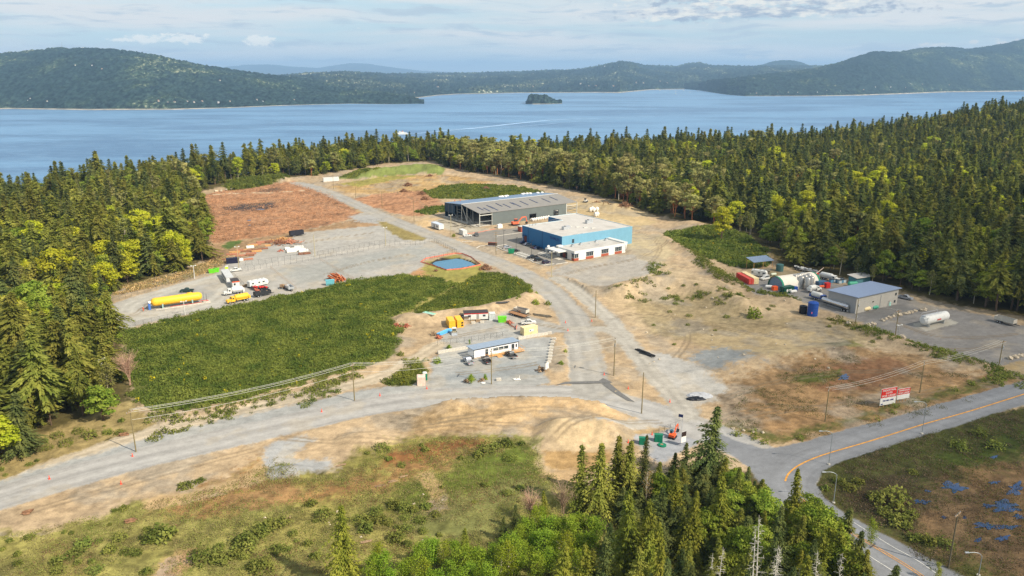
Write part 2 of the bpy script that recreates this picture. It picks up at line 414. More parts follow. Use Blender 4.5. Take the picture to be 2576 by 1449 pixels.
# foreground dirt tints
reg('dirt', (216, 184, 138), 5, .5, [(1100, 1030), (1480, 1015), (1560, 1040), (1600, 1070), (1540, 1110), (1400, 1085), (1200, 1070)])
reg('dirt', (188, 160, 118), 5, .8, [(940, 1060), (1100, 1035), (1260, 1040), (1230, 1075), (1040, 1100)])
reg('dirt', (220, 194, 152), 3, .4, [(1380, 1080), (1500, 1080), (1560, 1110), (1545, 1135), (1440, 1140), (1375, 1115)])
reg('dirt', (196, 160, 108), 1.5, .5, [(1372, 1132), (1440, 1138), (1545, 1132), (1520, 1180), (1420, 1185), (1372, 1170)])
reg('dirt', (215, 182, 136), 3, .3, [(1350, 1180), (1440, 1180), (1540, 1190), (1500, 1230), (1400, 1212)])
reg('gravel_patch', (186, 186, 182), 2, .3, [(660, 1125), (690, 1110), (770, 1095), (800, 1105), (730, 1140), (735, 1155), (830, 1155), (840, 1170), (820, 1185), (760, 1195), (680, 1205), (668, 1160)])
reg('gravel_patch', (198, 194, 184), 2, .25, [(1480, 1085), (1560, 1058), (1680, 1050), (1710, 1065), (1640, 1080), (1540, 1092)])
reg('dirt', (186, 160, 118), 2, .4, [(1560, 1100), (1680, 1068), (1700, 1080), (1600, 1105), (1600, 1150), (1640, 1165), (1560, 1160)])
reg('gravel_patch', (176, 178, 180), 1.5, .25, [(1590, 1105), (1680, 1080), (1750, 1085), (1760, 1110), (1690, 1150), (1660, 1165), (1610, 1135)])
# wetland and verge on the lower right
WET = (92, 84, 52)
reg('wetland', (86, 88, 46), 3, .9, [(2050, 1240), (2060, 1190), (2110, 1160), (2200, 1128), (2400, 1065), (2700, 990), (3400, 1000), (3400, 2200), (2500, 2200), (2430, 1449), (2250, 1350), (2130, 1290)])
reg('wetland', (128, 104, 74), 8, .9, [(2380, 1210), (2460, 1180), (2560, 1160), (2800, 1150), (2900, 1500), (2560, 1480), (2440, 1400), (2330, 1370), (2260, 1290), (2290, 1250)])
reg('wetland', (72, 84, 34), 6, .8, [(2320, 1150), (2440, 1110), (2576, 1065), (2700, 1060), (2640, 1120), (2440, 1180)])
reg('wetland', (70, 62, 42), 6, .8, [(2090, 1230), (2280, 1190), (2330, 1250), (2250, 1330), (2180, 1300), (2100, 1270)])
# brown cleared field at the back left
BR = (184, 140, 104)
reg('brown_field', BR, 3, .9, [(488, 500), (520, 488), (560, 478), (740, 456), (790, 470), (830, 488), (872, 512), (905, 535), (895, 548), (830, 565), (700, 592), (600, 604), (535, 614), (524, 600), (528, 560), (508, 520)])
reg('brown_field', (176, 145, 108), 3, .6, [(530, 614), (700, 592), (830, 567), (905, 547), (960, 550), (988, 562), (850, 580), (760, 592), (690, 608), (610, 630), (560, 655), (515, 668), (520, 640)])
reg('brown_field', (100, 120, 60), 2, .5, [(555, 622), (575, 608), (612, 602), (605, 612), (575, 628)])
reg('brown_field', (92, 80, 74), 4, .6, [(560, 522), (620, 512), (690, 508), (700, 520), (650, 530), (580, 528)])
reg('brown_field', (125, 100, 80), 4, .6, [(640, 480), (700, 470), (720, 478), (670, 486)])
road('brown_field', (226, 205, 172), 1.5, .2, [(545, 489), (600, 486), (680, 484), (760, 480)], 2.0)
reg('brown_field', (196, 166, 118), 3, .6, [(810, 470), (960, 540), (1010, 560), (960, 552), (905, 535), (870, 512), (800, 480)])
reg('gravel_patch', (188, 186, 180), 3, .2, [(875, 545), (930, 530), (1000, 560), (985, 566), (905, 560)])
reg('grass', (150, 146, 72), 3, .6, [(1000, 560), (1040, 585), (1075, 600), (1050, 600), (985, 572)])
# back right field
reg('brown_field', (194, 146, 108), 4, .8, [(890, 500), (1000, 478), (1060, 480), (1100, 500), (1125, 520), (1060, 545), (1000, 540), (930, 520)])
reg('dirt', (200, 166, 112), 4, .7, [(830, 470), (900, 455), (1000, 440), (1120, 440), (1250, 455), (1180, 468), (1060, 480), (940, 488), (880, 486)])
reg('grass', (170, 160, 84), 4, .5, [(850, 462), (960, 445), (1060, 440), (1000, 452), (900, 470)])
reg('grass_bank', (140, 150, 80), 2, .5, [(830, 450), (870, 443), (900, 435), (960, 425), (1010, 418), (1075, 413), (1122, 428), (1112, 441), (1060, 436), (960, 445), (880, 452)])
reg('dirt', (216, 186, 140), 2, .3, [(1030, 570), (1075, 545), (1120, 540), (1125, 560), (1100, 572)])
# grass plot and pond bank
reg('grass', (168, 160, 86), 3, .5, [(1060, 690), (1070, 660), (1150, 640), (1210, 668), (1225, 690), (1170, 712), (1085, 765), (1010, 800), (1010, 775), (1060, 755), (1140, 720), (1120, 705)])
# sand on the right
reg('dirt', SAND, 4, .5, [(1510, 735), (1640, 655), (1700, 662), (1760, 700), (1830, 720), (1850, 740), (1990, 770), (2080, 800), (2080, 850), (2000, 862), (1900, 880), (1700, 850), (1610, 830), (1560, 790)])
reg('dirt', (186, 166, 126), 5, .6, [(1580, 760), (1760, 740), (1900, 800), (2150, 800), (2200, 860), (2080, 880), (1960, 900), (1840, 890), (1740, 860), (1640, 840)])
reg('dirt', (202, 180, 138), 5, .4, [(1720, 850), (1900, 840), (2100, 845), (2160, 870), (1960, 905), (1880, 890), (1800, 880)])
reg('dirt', (170, 138, 98), 6, .8, [(1800, 1000), (1860, 950), (2000, 905), (2160, 880), (2300, 890), (2440, 940), (2576, 940), (2640, 980), (2400, 1040), (2200, 1085), (1950, 1120), (1850, 1090)])
reg('dirt', (150, 112, 80), 5, .7, [(2030, 930), (2160, 905), (2240, 900), (2300, 925), (2240, 970), (2100, 990), (2030, 970)])
reg('dirt', (106, 112, 52), 3, .6, [(1990, 950), (2080, 935), (2130, 925), (2110, 945), (2060, 965), (2010, 965)])
reg('dirt', (112, 110, 58), 4, .6, [(1820, 1070), (1950, 1120), (2110, 1078), (2300, 1020), (2576, 945), (2576, 930), (2440, 965), (2300, 1000), (2100, 1060), (1960, 1100), (1850, 1060)])
reg('dirt', (140, 136, 76), 5, .6, [(2070, 870), (2150, 855), (2180, 870), (2120, 890)])
reg('gravel_patch', (164, 167, 164), 6, .3, [(1752, 885), (1790, 876), (1850, 876), (1897, 892), (1893, 905), (1850, 925), (1800, 938), (1755, 930), (1740, 905)])
reg('gravel_patch', (200, 196, 186), 3, .3, [(1600, 880), (1680, 890), (1760, 925), (1800, 950), (1830, 975), (1800, 1005), (1745, 1025), (1760, 1085), (1720, 1070), (1690, 1000), (1640, 940)])
# gravel yards
reg('gravel_yard', (192, 188, 178), 1.5, .25, [(265, 772), (300, 758), (440, 717), (540, 690), (578, 658), (640, 628), (740, 598), (760, 585), (955, 567), (1060, 600), (1100, 612), (1135, 632), (1068, 655), (1060, 680), (1000, 694), (870, 710), (760, 735), (620, 766), (480, 790), (400, 806), (310, 828), (288, 822)])
reg('gravel_yard', (182, 180, 172), 4, .2, [(330, 770), (480, 722), (560, 735), (500, 770), (400, 795)])
road('gravel_yard', (204, 200, 188), 2, .2, [(560, 695), (480, 715), (380, 745), (325, 770), (330, 795), (400, 790), (520, 765), (560, 740), (580, 710)], 4.5, .25)
road('gravel_yard', (206, 200, 188), 1, .2, [(590, 690), (680, 668), (800, 642), (900, 628), (1000, 613), (1085, 602)], 4.0, .2)
reg('gravel_yard', (180, 180, 172), 4, .2, [(690, 680), (1050, 618), (1100, 628), (1050, 655), (880, 690), (760, 715)])
reg('grass', (166, 150, 94), 1.5, .5, [(950, 556), (985, 562), (1080, 598), (1060, 606), (1012, 602), (960, 570)])
reg('dirt', (205, 160, 112), 2, .4, [(1030, 690), (1060, 672), (1075, 690), (1110, 700), (1060, 706)])
reg('gravel_yard', (186, 180, 168), 4, .3, [(1370, 690), (1420, 665), (1560, 640), (1610, 640), (1660, 665), (1640, 690), (1600, 700), (1560, 722), (1480, 722), (1440, 700)])
reg('dirt', (208, 190, 152), 4, .3, [(1580, 585), (1660, 590), (1700, 640), (1660, 665), (1610, 650), (1580, 625)])
reg('gravel_yard', (196, 186, 164), 4, .3, [(1070, 560), (1130, 545), (1300, 600), (1340, 570), (1320, 590), (1230, 590), (1150, 585)])
reg('dirt', (212, 188, 142), 4, .4, [(1400, 505), (1500, 505), (1620, 530), (1650, 560), (1600, 580), (1540, 560), (1440, 540)])
reg('parking_lot', (158, 153, 143), 1, .2, [(1150, 598), (1215, 582), (1330, 570), (1345, 600), (1430, 660), (1378, 670), (1300, 645), (1235, 612), (1190, 605)])
reg('gravel_yard', (184, 184, 178), 1.5, .3, [(1092, 898), (1120, 880), (1180, 872), (1300, 852), (1382, 848), (1393, 862), (1385, 900), (1370, 938), (1385, 962), (1300, 975), (1120, 978), (1072, 968), (1085, 930)])
reg('gravel_yard', (170, 174, 172), 3, .2, [(1170, 920), (1380, 905), (1365, 940), (1200, 955), (1110, 960)])
reg('gravel_yard', (186, 184, 176), 1.5, .3, [(1085, 870), (1110, 850), (1125, 832), (1200, 812), (1262, 790), (1300, 782), (1345, 800), (1425, 822), (1430, 834), (1310, 850), (1180, 872), (1110, 884)])
reg('gravel_yard', (158, 154, 148), 2, .25, [(1858, 718), (1935, 674), (2060, 692), (2100, 715), (2260, 740), (2350, 772), (2480, 792), (2660, 840), (2660, 925), (2480, 918), (2340, 872), (2210, 828), (2150, 806), (2050, 772), (1985, 752), (1900, 740)])
reg('gravel_yard', (140, 138, 134), 4, .2, [(2120, 790), (2240, 762), (2320, 780), (2260, 800), (2200, 805)])
reg('dirt', (176, 156, 110), 3, .4, [(1900, 690), (1945, 674), (2040, 688), (2080, 700), (2040, 706), (1960, 700)])
reg('dirt', (190, 166, 122), 2, .4, [(2500, 925), (2576, 905), (2660, 915), (2660, 950), (2560, 942)])
reg('concrete_pad', (206, 200, 184), 0.3, .1, [(2293, 815), (2375, 797), (2413, 813), (2330, 833)])
reg('grass', (176, 156, 104), 2.5, .6, [(-140, 1262), (0, 1215), (120, 1165), (222, 1132), (345, 1092), (400, 1070), (345, 1035), (325, 1015), (240, 1040), (120, 1085), (40, 1120), (-140, 1180)])
# tracks and roads
road('dirt_track', (212, 196, 168), 1.5, .3, [(-120, 1262), (0, 1225), (120, 1178), (222, 1141), (310, 1110), (400, 1083), (533, 1053), (671, 1017), (780, 991), (890, 966), (985, 935), (1060, 893), (1100, 868)], 3.4, .35)
road('gravel_patch', (184, 184, 178), 2, .25, [(-120, 1268), (0, 1232), (250, 1160), (420, 1110), (640, 1056), (800, 1022), (900, 1000), (1010, 985), (1090, 978)], 5.0)
road('road', (192, 189, 182), .8, .14, [(-160, 1300), (0, 1252), (150, 1206), (330, 1158), (500, 1118), (700, 1072), (900, 1028), (1060, 1004), (1200, 993), (1330, 989), (1440, 992), (1540, 1008), (1640, 1036), (1720, 1062), (1800, 1094), (1880, 1130), (1940, 1160), (1990, 1190)], 6.2, .4)
road('road', (186, 182, 172), 1.2, .15, [(745, 460), (800, 474), (880, 507), (960, 543), (1020, 567), (1080, 590), (1140, 613), (1200, 640), (1270, 667), (1340, 703), (1390, 738), (1430, 780), (1455, 830), (1472, 890), (1480, 950), (1490, 985)], 6.0, .3)
road('dirt_track', (196, 190, 176), 1.5, .25, [(1400, 700), (1450, 730), (1520, 790), (1555, 830), (1590, 875), (1640, 940), (1690, 990), (1730, 1045)], 3.6, .3)
road('dirt_track', (196, 190, 176), 1.5, .25, [(1430, 828), (1480, 828), (1530, 830), (1570, 850)], 3.0, .3)
road('dirt_track', (204, 184, 140), 1.5, .25, [(1235, 535), (1180, 512), (1165, 495), (1185, 478), (1150, 466), (1080, 456), (1000, 460)], 2.0)
for tp in ([(1540, 800), (1640, 790), (1780, 820), (1960, 850)], [(1600, 850), (1720, 830), (1860, 815), (2050, 830)], [(1830, 1000), (1960, 960), (2140, 935), (2330, 935)], [(1850, 1060), (2000, 1030), (2180, 1010), (2380, 975)], [(1760, 1080), (1850, 1040), (1960, 1020), (2100, 1040)], [(1100, 1060), (1250, 1045), (1400, 1040), (1540, 1060)], [(1000, 1085), (1150, 1065), (1300, 1070)], [(700, 1100), (820, 1110), (930, 1118), (1040, 1105)], [(1400, 1110), (1460, 1085), (1560, 1068), (1660, 1060)], [(60, 1290), (250, 1235), (450, 1180), (640, 1130)], [(620, 520), (740, 500), (860, 520)], [(980, 480), (1040, 500), (1090, 530)], [(1480, 560), (1600, 580), (1660, 620), (1620, 680)], [(1420, 690), (1500, 670), (1600, 650), (1680, 610)], [(2230, 800), (2330, 840), (2440, 850), (2560, 840)], [(2280, 860), (2400, 880), (2520, 870)], [(300, 800), (340, 790), (380, 760)], [(1150, 940), (1250, 930), (1350, 915)], [(1130, 850), (1230, 830), (1330, 815), (1420, 828)], [(820, 690), (920, 660), (1030, 640)], [(720, 620), (830, 600), (940, 585)], [(1640, 760), (1700, 800), (1730, 850), (1700, 900)]):
    L_t = GP(*tp); k_t = len(REG) % 2
    for o_t in (-.95, .95):
        a_t = math.atan2(L_t[-1][1] - L_t[0][1], L_t[-1][0] - L_t[0][0]); REG.append(('line', 'dirt_rut', S(*((150, 132, 104), (226, 208, 172))[k_t]), .35, .2, spline([(x - math.sin(a_t) * o_t, y + math.cos(a_t) * o_t) for x, y in L_t], 6), .42, 0))
reg('highway', (150, 152, 154), .5, .12, [(2660, 934), (2576, 957), (2450, 992), (2323, 1028), (2210, 1060), (2100, 1088), (2030, 1110), (1985, 1121), (1920, 1128), (1850, 1108), (1810, 1090), (1770, 1110), (1840, 1145), (1880, 1175), (1930, 1240), (1960, 1290), (2080, 1380), (2170, 1449), (2420, 1620), (2680, 1620), (2420, 1449), (2250, 1357), (2130, 1295), (2070, 1250), (2053, 1215), (2068, 1188), (2110, 1162), (2200, 1130), (2400, 1067), (2576, 1018), (2660, 992)])
road('highway', (156, 158, 160), .6, .12, [(2700, 952), (2576, 990), (2400, 1044), (2323, 1067), (2200, 1103), (2089, 1139), (2040, 1155), (2005, 1178), (1985, 1215), (2010, 1255), (2060, 1300), (2184, 1370), (2279, 1425), (2400, 1510)], 4.6, .3)
SHRUB_POLYS = {
    'big': GP((308, 835), (400, 812), (480, 792), (640, 760), (760, 736), (880, 708), (1000, 692), (1100, 702), (1150, 715), (1100, 740), (1050, 760), (1015, 782), (985, 802), (997, 850), (1000, 888), (960, 908), (900, 925), (760, 962), (600, 1006), (480, 1032), (390, 1042), (345, 1012), (330, 930)),
    'middle': GP((1040, 793), (1080, 762), (1130, 732), (1180, 702), (1220, 687), (1260, 688), (1330, 718), (1336, 738), (1290, 756), (1230, 772), (1180, 780), (1130, 786), (1070, 800)),
    'small': GP((968, 962), (1010, 930), (1062, 902), (1074, 930), (1068, 950), (1040, 968), (1000, 972)),
    'rightmound': GP((1668, 588), (1720, 578), (1800, 580), (1880, 605), (1935, 648), (1938, 664), (1890, 676), (1840, 668), (1760, 640), (1700, 612)),
    'back': GP((1062, 485), (1100, 470), (1160, 462), (1290, 468), (1370, 484), (1300, 496), (1230, 504), (1165, 500), (1100, 500)),
    'back2': GP((1045, 535), (1090, 520), (1130, 518), (1125, 530), (1080, 540)),
    'backleft': GP((560, 470), (640, 456), (720, 446), (728, 452), (660, 468), (590, 480)),
    'moundfoot': GP((850, 446), (920, 432), (960, 432), (950, 440), (880, 450)),
}
for k, p in SHRUB_POLYS.items(): REG.append(('poly', 'scrub_ground', S(112, 118, 56), 1.5, .6, p))
REG.append(('poly', 'pond_bed', S(66, 64, 56), .3, .3, POND))
for q in ([(1000, 600), (1100, 600), (1200, 640)],): pass
LEVEL = ('gravel_yard', 'road', 'highway', 'parking_lot', 'concrete_pad', 'dirt_track')

# ------------------------------------------------------------------ the ground sheet, split by surface
def ground():
    us = np.concatenate([np.linspace(-9000, -520, 45)[:-1], np.linspace(-520, -40, 60)[:-1], np.arange(-40, 2620, 4.0), np.linspace(2620, 3100, 60), np.linspace(3100, 11500, 45)[1:]])
    vs = np.concatenate([np.linspace(3000, 1600, 30)[:-1], np.linspace(1600, 1452, 40)[:-1], np.arange(1452, 400, -2.5)])
    ys = np.array([G(CX, v)[1] for v in vs]); ys = ys[ys < 860]; ys = np.concatenate([ys, np.arange(ys[-1] + 7, 1500, 9.0)])
    A = (us - CX) / FPX
    # column spread in proportion to the distance along the ray at z=0
    q = ys * CT + HC * ST
    X = A[None, :] * q[:, None]; Y = np.repeat(ys[:, None], len(us), 1)
    nr, nc = X.shape; x = X.ravel(); y = Y.ravel(); N = len(x)
    col = np.tile(np.array(S(104, 94, 56)), (N, 1)); amp = np.full(N, .6); level = np.zeros(N)
    cats = ['forest_floor']; cid = np.zeros(N, np.int32)
    n1 = [(fbm(x / 3.3, y / 3.3, 40 + k, 4) - 0.5, fbm(x / 3.3, y / 3.3, 60 + k, 4) - 0.5) for k in range(2)]
    n2 = [(fbm(x / 0.9, y / 0.9, 80 + k, 3) - 0.5, fbm(x / 0.9, y / 0.9, 90 + k, 3) - 0.5) for k in range(4)]
    for r in REG:
        kind, cat, c, soft, am, pts = r[:6]
        xs = [p[0] for p in pts]; ysx = [p[1] for p in pts]; pad = soft * 2 + (r[6] * 2 if kind == 'line' else 2)
        m = np.where((x > min(xs) - pad) & (x < max(xs) + pad) & (y > min(ysx) - pad) & (y < max(ysx) + pad))[0]
        if not len(m): continue
        w = np.zeros(len(m)); tr = np.zeros(len(m))
        for k in range(4):
            jx = x[m] + n1[k % 2][0][m] * soft * 2.2 + n2[k][0][m] * soft * 1.5; jy = y[m] + n1[k % 2][1][m] * soft * 2.2 + n2[k][1][m] * soft * 1.5
            if kind == 'poly': w += inside(jx, jy, pts) * 0.25
            else:
                d, side, arc = polyline_dist(jx, jy, pts); w += (d < r[6]) * 0.25
        cc = np.tile(np.array(c), (len(m), 1))
        if kind == 'line' and r[7] > 0:
            d, side, arc = polyline_dist(x[m], y[m], pts)
            s_ = side / r[6]
            tr = 0.55 * np.exp(-((np.abs(s_) - 0.42) / 0.16) ** 2) - 0.7 * np.exp(-(s_ / 0.14) ** 2) - 0.5 * np.exp(-((np.abs(s_) - 0.85) / 0.12) ** 2) + (fbm(arc / 14, side * 1.6, 3, 4) - .5) * 1.6
            cc = cc * (1 + r[7] * 0.45 * tr[:, None])
        if cat == 'dirt_rut': w = w * (.35 + .5 * fbm(x[m] / 6, y[m] / 6, 77, 3))
        col[m] = col[m] * (1 - w[:, None]) + cc * w[:, None]; amp[m] = amp[m] * (1 - w) + am * w
        if cat == 'dirt_rut': pass
        elif cat in LEVEL: level[m] = np.maximum(level[m], w)
        else: level[m] = level[m] * (1 - w)
        if cat == 'dirt_rut': continue
        if cat not in cats: cats.append(cat)
        cid[m[w > 0.5]] = cats.index(cat)
    # grey gravel worked into the bare dirt, brown soil into the gravel
    dm = np.isin(cid, [cats.index(c) for c in ('dirt',) if c in cats]); gm = smooth((fbm(x / 16, y / 16, 131, 5, .6) - .50) * 7) * dm * .55
    col = col * (1 - gm[:, None]) + np.array(S(172, 163, 146)) * gm[:, None]
    rm = np.isin(cid, [cats.index(c) for c in ('gravel_yard', 'gravel_patch', 'road') if c in cats]); gm = smooth((fbm(x / 11, y / 11, 141, 5, .6) - .56) * 8) * rm * .35
    col = col * (1 - gm[:, None]) + np.array(S(204, 190, 164)) * gm[:, None]
    # metre-scale mottling that belongs to the soil itself
    mott = 1 + amp * ((fbm(x / 9, y / 9, 21, 4) - 0.5) * 0.9 + (fbm(x / 1.8, y / 1.8, 25, 4) - 0.5) * 1.5) + (fbm(x / 2.6, y / 1.4, 27, 3) - 0.5) * 0.22
    hue = (fbm(x / 14, y / 14, 71, 4) - 0.5) * amp
    col = np.clip(col * mott[:, None] * np.stack([1 + .15 * hue, 1 + 0 * hue, 1 - .2 * hue], 1), 0.01, 0.85)
    bh = bankh(x, y)
    z = hill_base(x, y) + bh * (1 - level) + relief(x, y) * (1 - smooth(level * 1.4)) * (0.35 + 0.25 * smooth(bh))
    # low spots: keep the level surfaces exactly level
    pin = inside(x, y, POND); dp, _, _ = polyline_dist(x, y, POND + POND[:1])
    z = np.where(pin, -smooth(dp / 3.0) * 1.4, z)
    Vt = np.stack([x, y, z], 1)
    i = (np.arange(nr - 1)[:, None] * nc + np.arange(nc - 1)[None, :]).ravel()
    F = np.stack([i, i + 1, i + nc + 1, i + nc], 1)
    fc = cid[F[:, 0]]
    for k, cat in enumerate(cats):
        f = F[fc == k]
        if not len(f): continue
        used, inv = np.unique(f, return_inverse=True)
        me = np_mesh(cat, Vt[used], inv.reshape(f.shape), soilmat(cat), True)
        at = me.color_attributes.new('soil', 'FLOAT_COLOR', 'POINT')
        at.data.foreach_set('color', np.concatenate([col[used], amp[used][:, None]], 1).astype(np.float32).ravel())
        tag(link(bpy.data.objects.new(cat, me)), kind='structure')
    global GX, GYS, GZ, GA
    GYS, GA, GZ = ys, A, z.reshape(nr, nc)
def zat(x, y):
    "height of the built ground sheet at a point"
    x = np.atleast_1d(np.asarray(x, float)); y = np.atleast_1d(np.asarray(y, float))
    q = y * CT + HC * ST; a = x / q
    j = np.clip(np.searchsorted(GA, a) - 1, 0, len(GA) - 2); i = np.clip(np.searchsorted(GYS, y) - 1, 0, len(GYS) - 2)
    fa = np.clip((a - GA[j]) / (GA[j + 1] - GA[j]), 0, 1); fy = np.clip((y - GYS[i]) / (GYS[i + 1] - GYS[i]), 0, 1)
    return (GZ[i, j] * (1 - fa) + GZ[i, j + 1] * fa) * (1 - fy) + (GZ[i + 1, j] * (1 - fa) + GZ[i + 1, j + 1] * fa) * fy
def z1(x, y): return float(zat(x, y)[0])
def soilmat(cat):
    m, t, b = principled(cat + '_soil')
    at = t.n('ShaderNodeVertexColor', layer_name='soil'); geo = t.n('ShaderNodeNewGeometry'); p = geo.outputs['Position']
    amp = t.math('ADD', 0.25, at.outputs['Alpha'])
    f1 = t.noise(p, 0.7, 6, 0.75); f2 = t.noise(p, 2.6, 3, 0.7)
    sq = t.n('ShaderNodeMapping'); t.set(sq, 'Vector', p); sq.inputs['Scale'].default_value = (0.25, 0.9, 1); sq.inputs['Rotation'].default_value = (0, 0, -0.25)
    f3 = t.noise(sq.outputs[0], 1.0, 5, 0.65)
    v = t.math('ADD', t.math('MULTIPLY', t.math('SUBTRACT', f1, 0.5), 1.3), t.math('ADD', t.math('MULTIPLY', t.math('SUBTRACT', f2, 0.5), 0.9), t.math('MULTIPLY', t.math('SUBTRACT', f3, 0.5), 0.5)))
    k = t.math('MULTIPLY_ADD', v, amp, 1.0, clamp=False)
    sc_ = t.n('ShaderNodeVectorMath', operation='SCALE'); t.set(sc_, 0, at.outputs['Color']); t.set(sc_, 'Scale', t.math('MAXIMUM', k, 0.15))
    t.set(b, 'Base Color', sc_.outputs[0]); b.inputs['Roughness'].default_value = 0.95; b.inputs['Specular IOR Level'].default_value = 0.1
    bp = t.n('ShaderNodeBump'); bp.inputs['Strength'].default_value = 0.5; bp.inputs['Distance'].default_value = 0.25
    t.set(bp, 'Height', t.math('MULTIPLY', t.math('ADD', f1, t.math('MULTIPLY', f2, 0.4)), amp)); t.set(b, 'Normal', bp.outputs[0])
    return m
ground()
# ------------------------------------------------------------------ water
def seamat():
    m, t, b = principled('sea_water')
    geo = t.n('ShaderNodeNewGeometry'); p = geo.outputs['Position']
    mp = t.n('ShaderNodeMapping'); t.set(mp, 'Vector', p); mp.inputs['Rotation'].default_value = (0, 0, 0.25); mp.inputs['Scale'].default_value = (0.35, 1.0, 1.0)
    n1 = t.noise(mp.outputs[0], 0.05, 6, 0.6); n2 = t.noise(mp.outputs[0], 0.003, 5, 0.6)
    c = t.mix(t.ramp(n2, 0.40, 0.60), (*lin((62, 104, 142)), 1), (*lin((92, 136, 172)), 1))
    c = t.mix(t.math('MULTIPLY', t.ramp(n1, 0.45, 0.7), 0.35), c, (*lin((122, 164, 194)), 1))
    t.set(b, 'Base Color', c); b.inputs['Roughness'].default_value = 0.35; b.inputs['Specular IOR Level'].default_value = 0.35
    bp = t.n('ShaderNodeBump'); bp.inputs['Strength'].default_value = 1.0; bp.inputs['Distance'].default_value = 2.5; t.set(bp, 'Height', n1); t.set(b, 'Normal', bp.outputs[0])
    return m
SEAM = seamat()
tag(MB().add([(-60000, 420, SEA), (60000, 420, SEA), (60000, 46000, SEA), (-60000, 46000, SEA)], [(0, 1, 2, 3)]).build('sea', SEAM), kind='structure')
# ------------------------------------------------------------------ far land
def farmat(name, dark, light, clear, s=1.0, lightamt=0.55):
    m, t, b = principled(name)
    geo = t.n('ShaderNodeNewGeometry'); p = geo.outputs['Position']
    mp = t.n('ShaderNodeMapping'); t.set(mp, 'Vector', p); mp.inputs['Scale'].default_value = (1, 0.5, 1)
    a = t.noise(mp.outputs[0], 0.0022 * s, 6, 0.62); c = t.noise(mp.outputs[0], 0.014 * s, 5, 0.65); d = t.noise(mp.outputs[0], 0.045 * s, 3, 0.7)
    col = t.mix(t.ramp(a, 0.46, 0.76), (*dark, 1), (*light, 1))
    col = t.mix(t.math('MULTIPLY', t.ramp(c, 0.56, 0.76), lightamt), col, (*light, 1))
    col = t.mix(t.math('MULTIPLY', t.ramp(t.math('MULTIPLY', a, d), 0.345, 0.40), 0.6), col, (*clear, 1))
    hi = t.ramp(d, 0.36, 0.64, 0.3, 1.8)
    v = t.n('ShaderNodeVectorMath', operation='SCALE'); t.set(v, 0, col); t.set(v, 'Scale', hi)
    t.set(b, 'Base Color', v.outputs[0]); b.inputs['Roughness'].default_value = 1.0; b.inputs['Specular IOR Level'].default_value = 0.0
    return m
HILLS = {}
def hill(name, skyl, shore, depth, m, du=3.0, rows=110, tree=9.0, und=0.10, zb=SEA, beach=True, seed=1):
    us = np.arange(shore[0][0], shore[-1][0] + du, du)
    vs = np.interp(us, *zip(*skyl)); vb = np.interp(us, *zip(*shore))
    y0 = np.array([G(CX, v, zb)[1] for v in vb])
    dpt = np.interp(us, *zip(*depth)); y1 = y0 + dpt
    b = (vs - CY) / FPX; dz = -ST - b * CT; dy = CT - b * ST
    zt = HC + dz / dy * y1
    t = np.concatenate([np.linspace(0, 1, rows) ** 1.15, 1 + np.linspace(0.04, 1.2, 14)])
    A = (us - CX) / FPX
    T = t[:, None]; Y = y0[None] + T * dpt[None]; b2 = (np.interp(us, *zip(*skyl)) - CY) / FPX
    X = A[None] * Y / (CT - b2 * ST)[None]
    prof = np.where(T <= 1, np.sin(np.clip(T, 0, 1) * math.pi / 2) ** 0.9, np.cos(np.clip(T - 1, 0, 1.2) * 1.3))
    Z = zb + (zt - zb)[None] * prof
    n = (fbm(X / 600, Y / 900, seed, 4) - 0.5) * und * 2.2 * np.clip(zt - zb, 30, 1e9)[None] * smooth(np.minimum(T, 1) * 4) * smooth((1.0 - np.minimum(T, 1)) * 6 + 0.15)
    tr = (1.7 * vnoise(X / 19.0, Y / 55.0, seed + 5) ** 1.6 + 0.9 * vnoise(X / 8.0, Y / 24.0, seed + 6)) * tree * smooth(T * rows / 2.2 - (0.4 if beach else -0.5))
    Z = Z + n + tr
    nr, nc = X.shape
    i = (np.arange(nr - 1)[:, None] * nc + np.arange(nc - 1)[None, :]).ravel()
    F = np.stack([i, i + 1, i + nc + 1, i + nc], 1)
    me = np_mesh(name, np.stack([X.ravel(), Y.ravel(), Z.ravel()], 1), F, m, False)
    if beach:
        me.materials.append(mat('beach_rock', (150, 140, 122), .95, var=.35, scale=.02))
        mi = np.zeros(len(F), np.int32); mi[:(nc - 1) * 2] = 1
        me.polygons.foreach_set('material_index', mi)
    o = tag(link(bpy.data.objects.new(name, me)), kind='structure')
    HILLS[name] = (us, y0, dpt, X, Y, Z)
    return o
def hill_pt(name, u, t):
    us, y0, dpt, X, Y, Z = HILLS[name]; j = int(np.clip(np.searchsorted(us, u), 0, len(us) - 1))
    i = int(np.argmin(np.abs(Y[:, j] - (y0[j] + t * dpt[j]))))
    return X[i, j], Y[i, j], Z[i, j]
FD, FL, FC = (0.016, 0.030, 0.026), (0.050, 0.075, 0.032), (0.20, 0.19, 0.12)
fm = farmat('far_forest', FD, FL, FC)
fm2 = farmat('farther_forest', (0.016, 0.030, 0.028), (0.085, 0.105, 0.05), (0.42, 0.39, 0.30), 0.8, 0.9)
hill('far_mountains', [(400, 184), (520, 176), (560, 170), (620, 164), (680, 163), (740, 169), (800, 172), (850, 164), (880, 160), (930, 162), (1000, 172), (1060, 179), (1150, 183.5), (1180, 184)],
     [(400, 192), (1180, 191)], [(400, 6000), (1180, 6000)], farmat('mountain_forest', (.03, .04, .035), (.05, .06, .05), (.08, .08, .06), .2), du=4, rows=24, tree=15, und=.1, beach=False, seed=3)
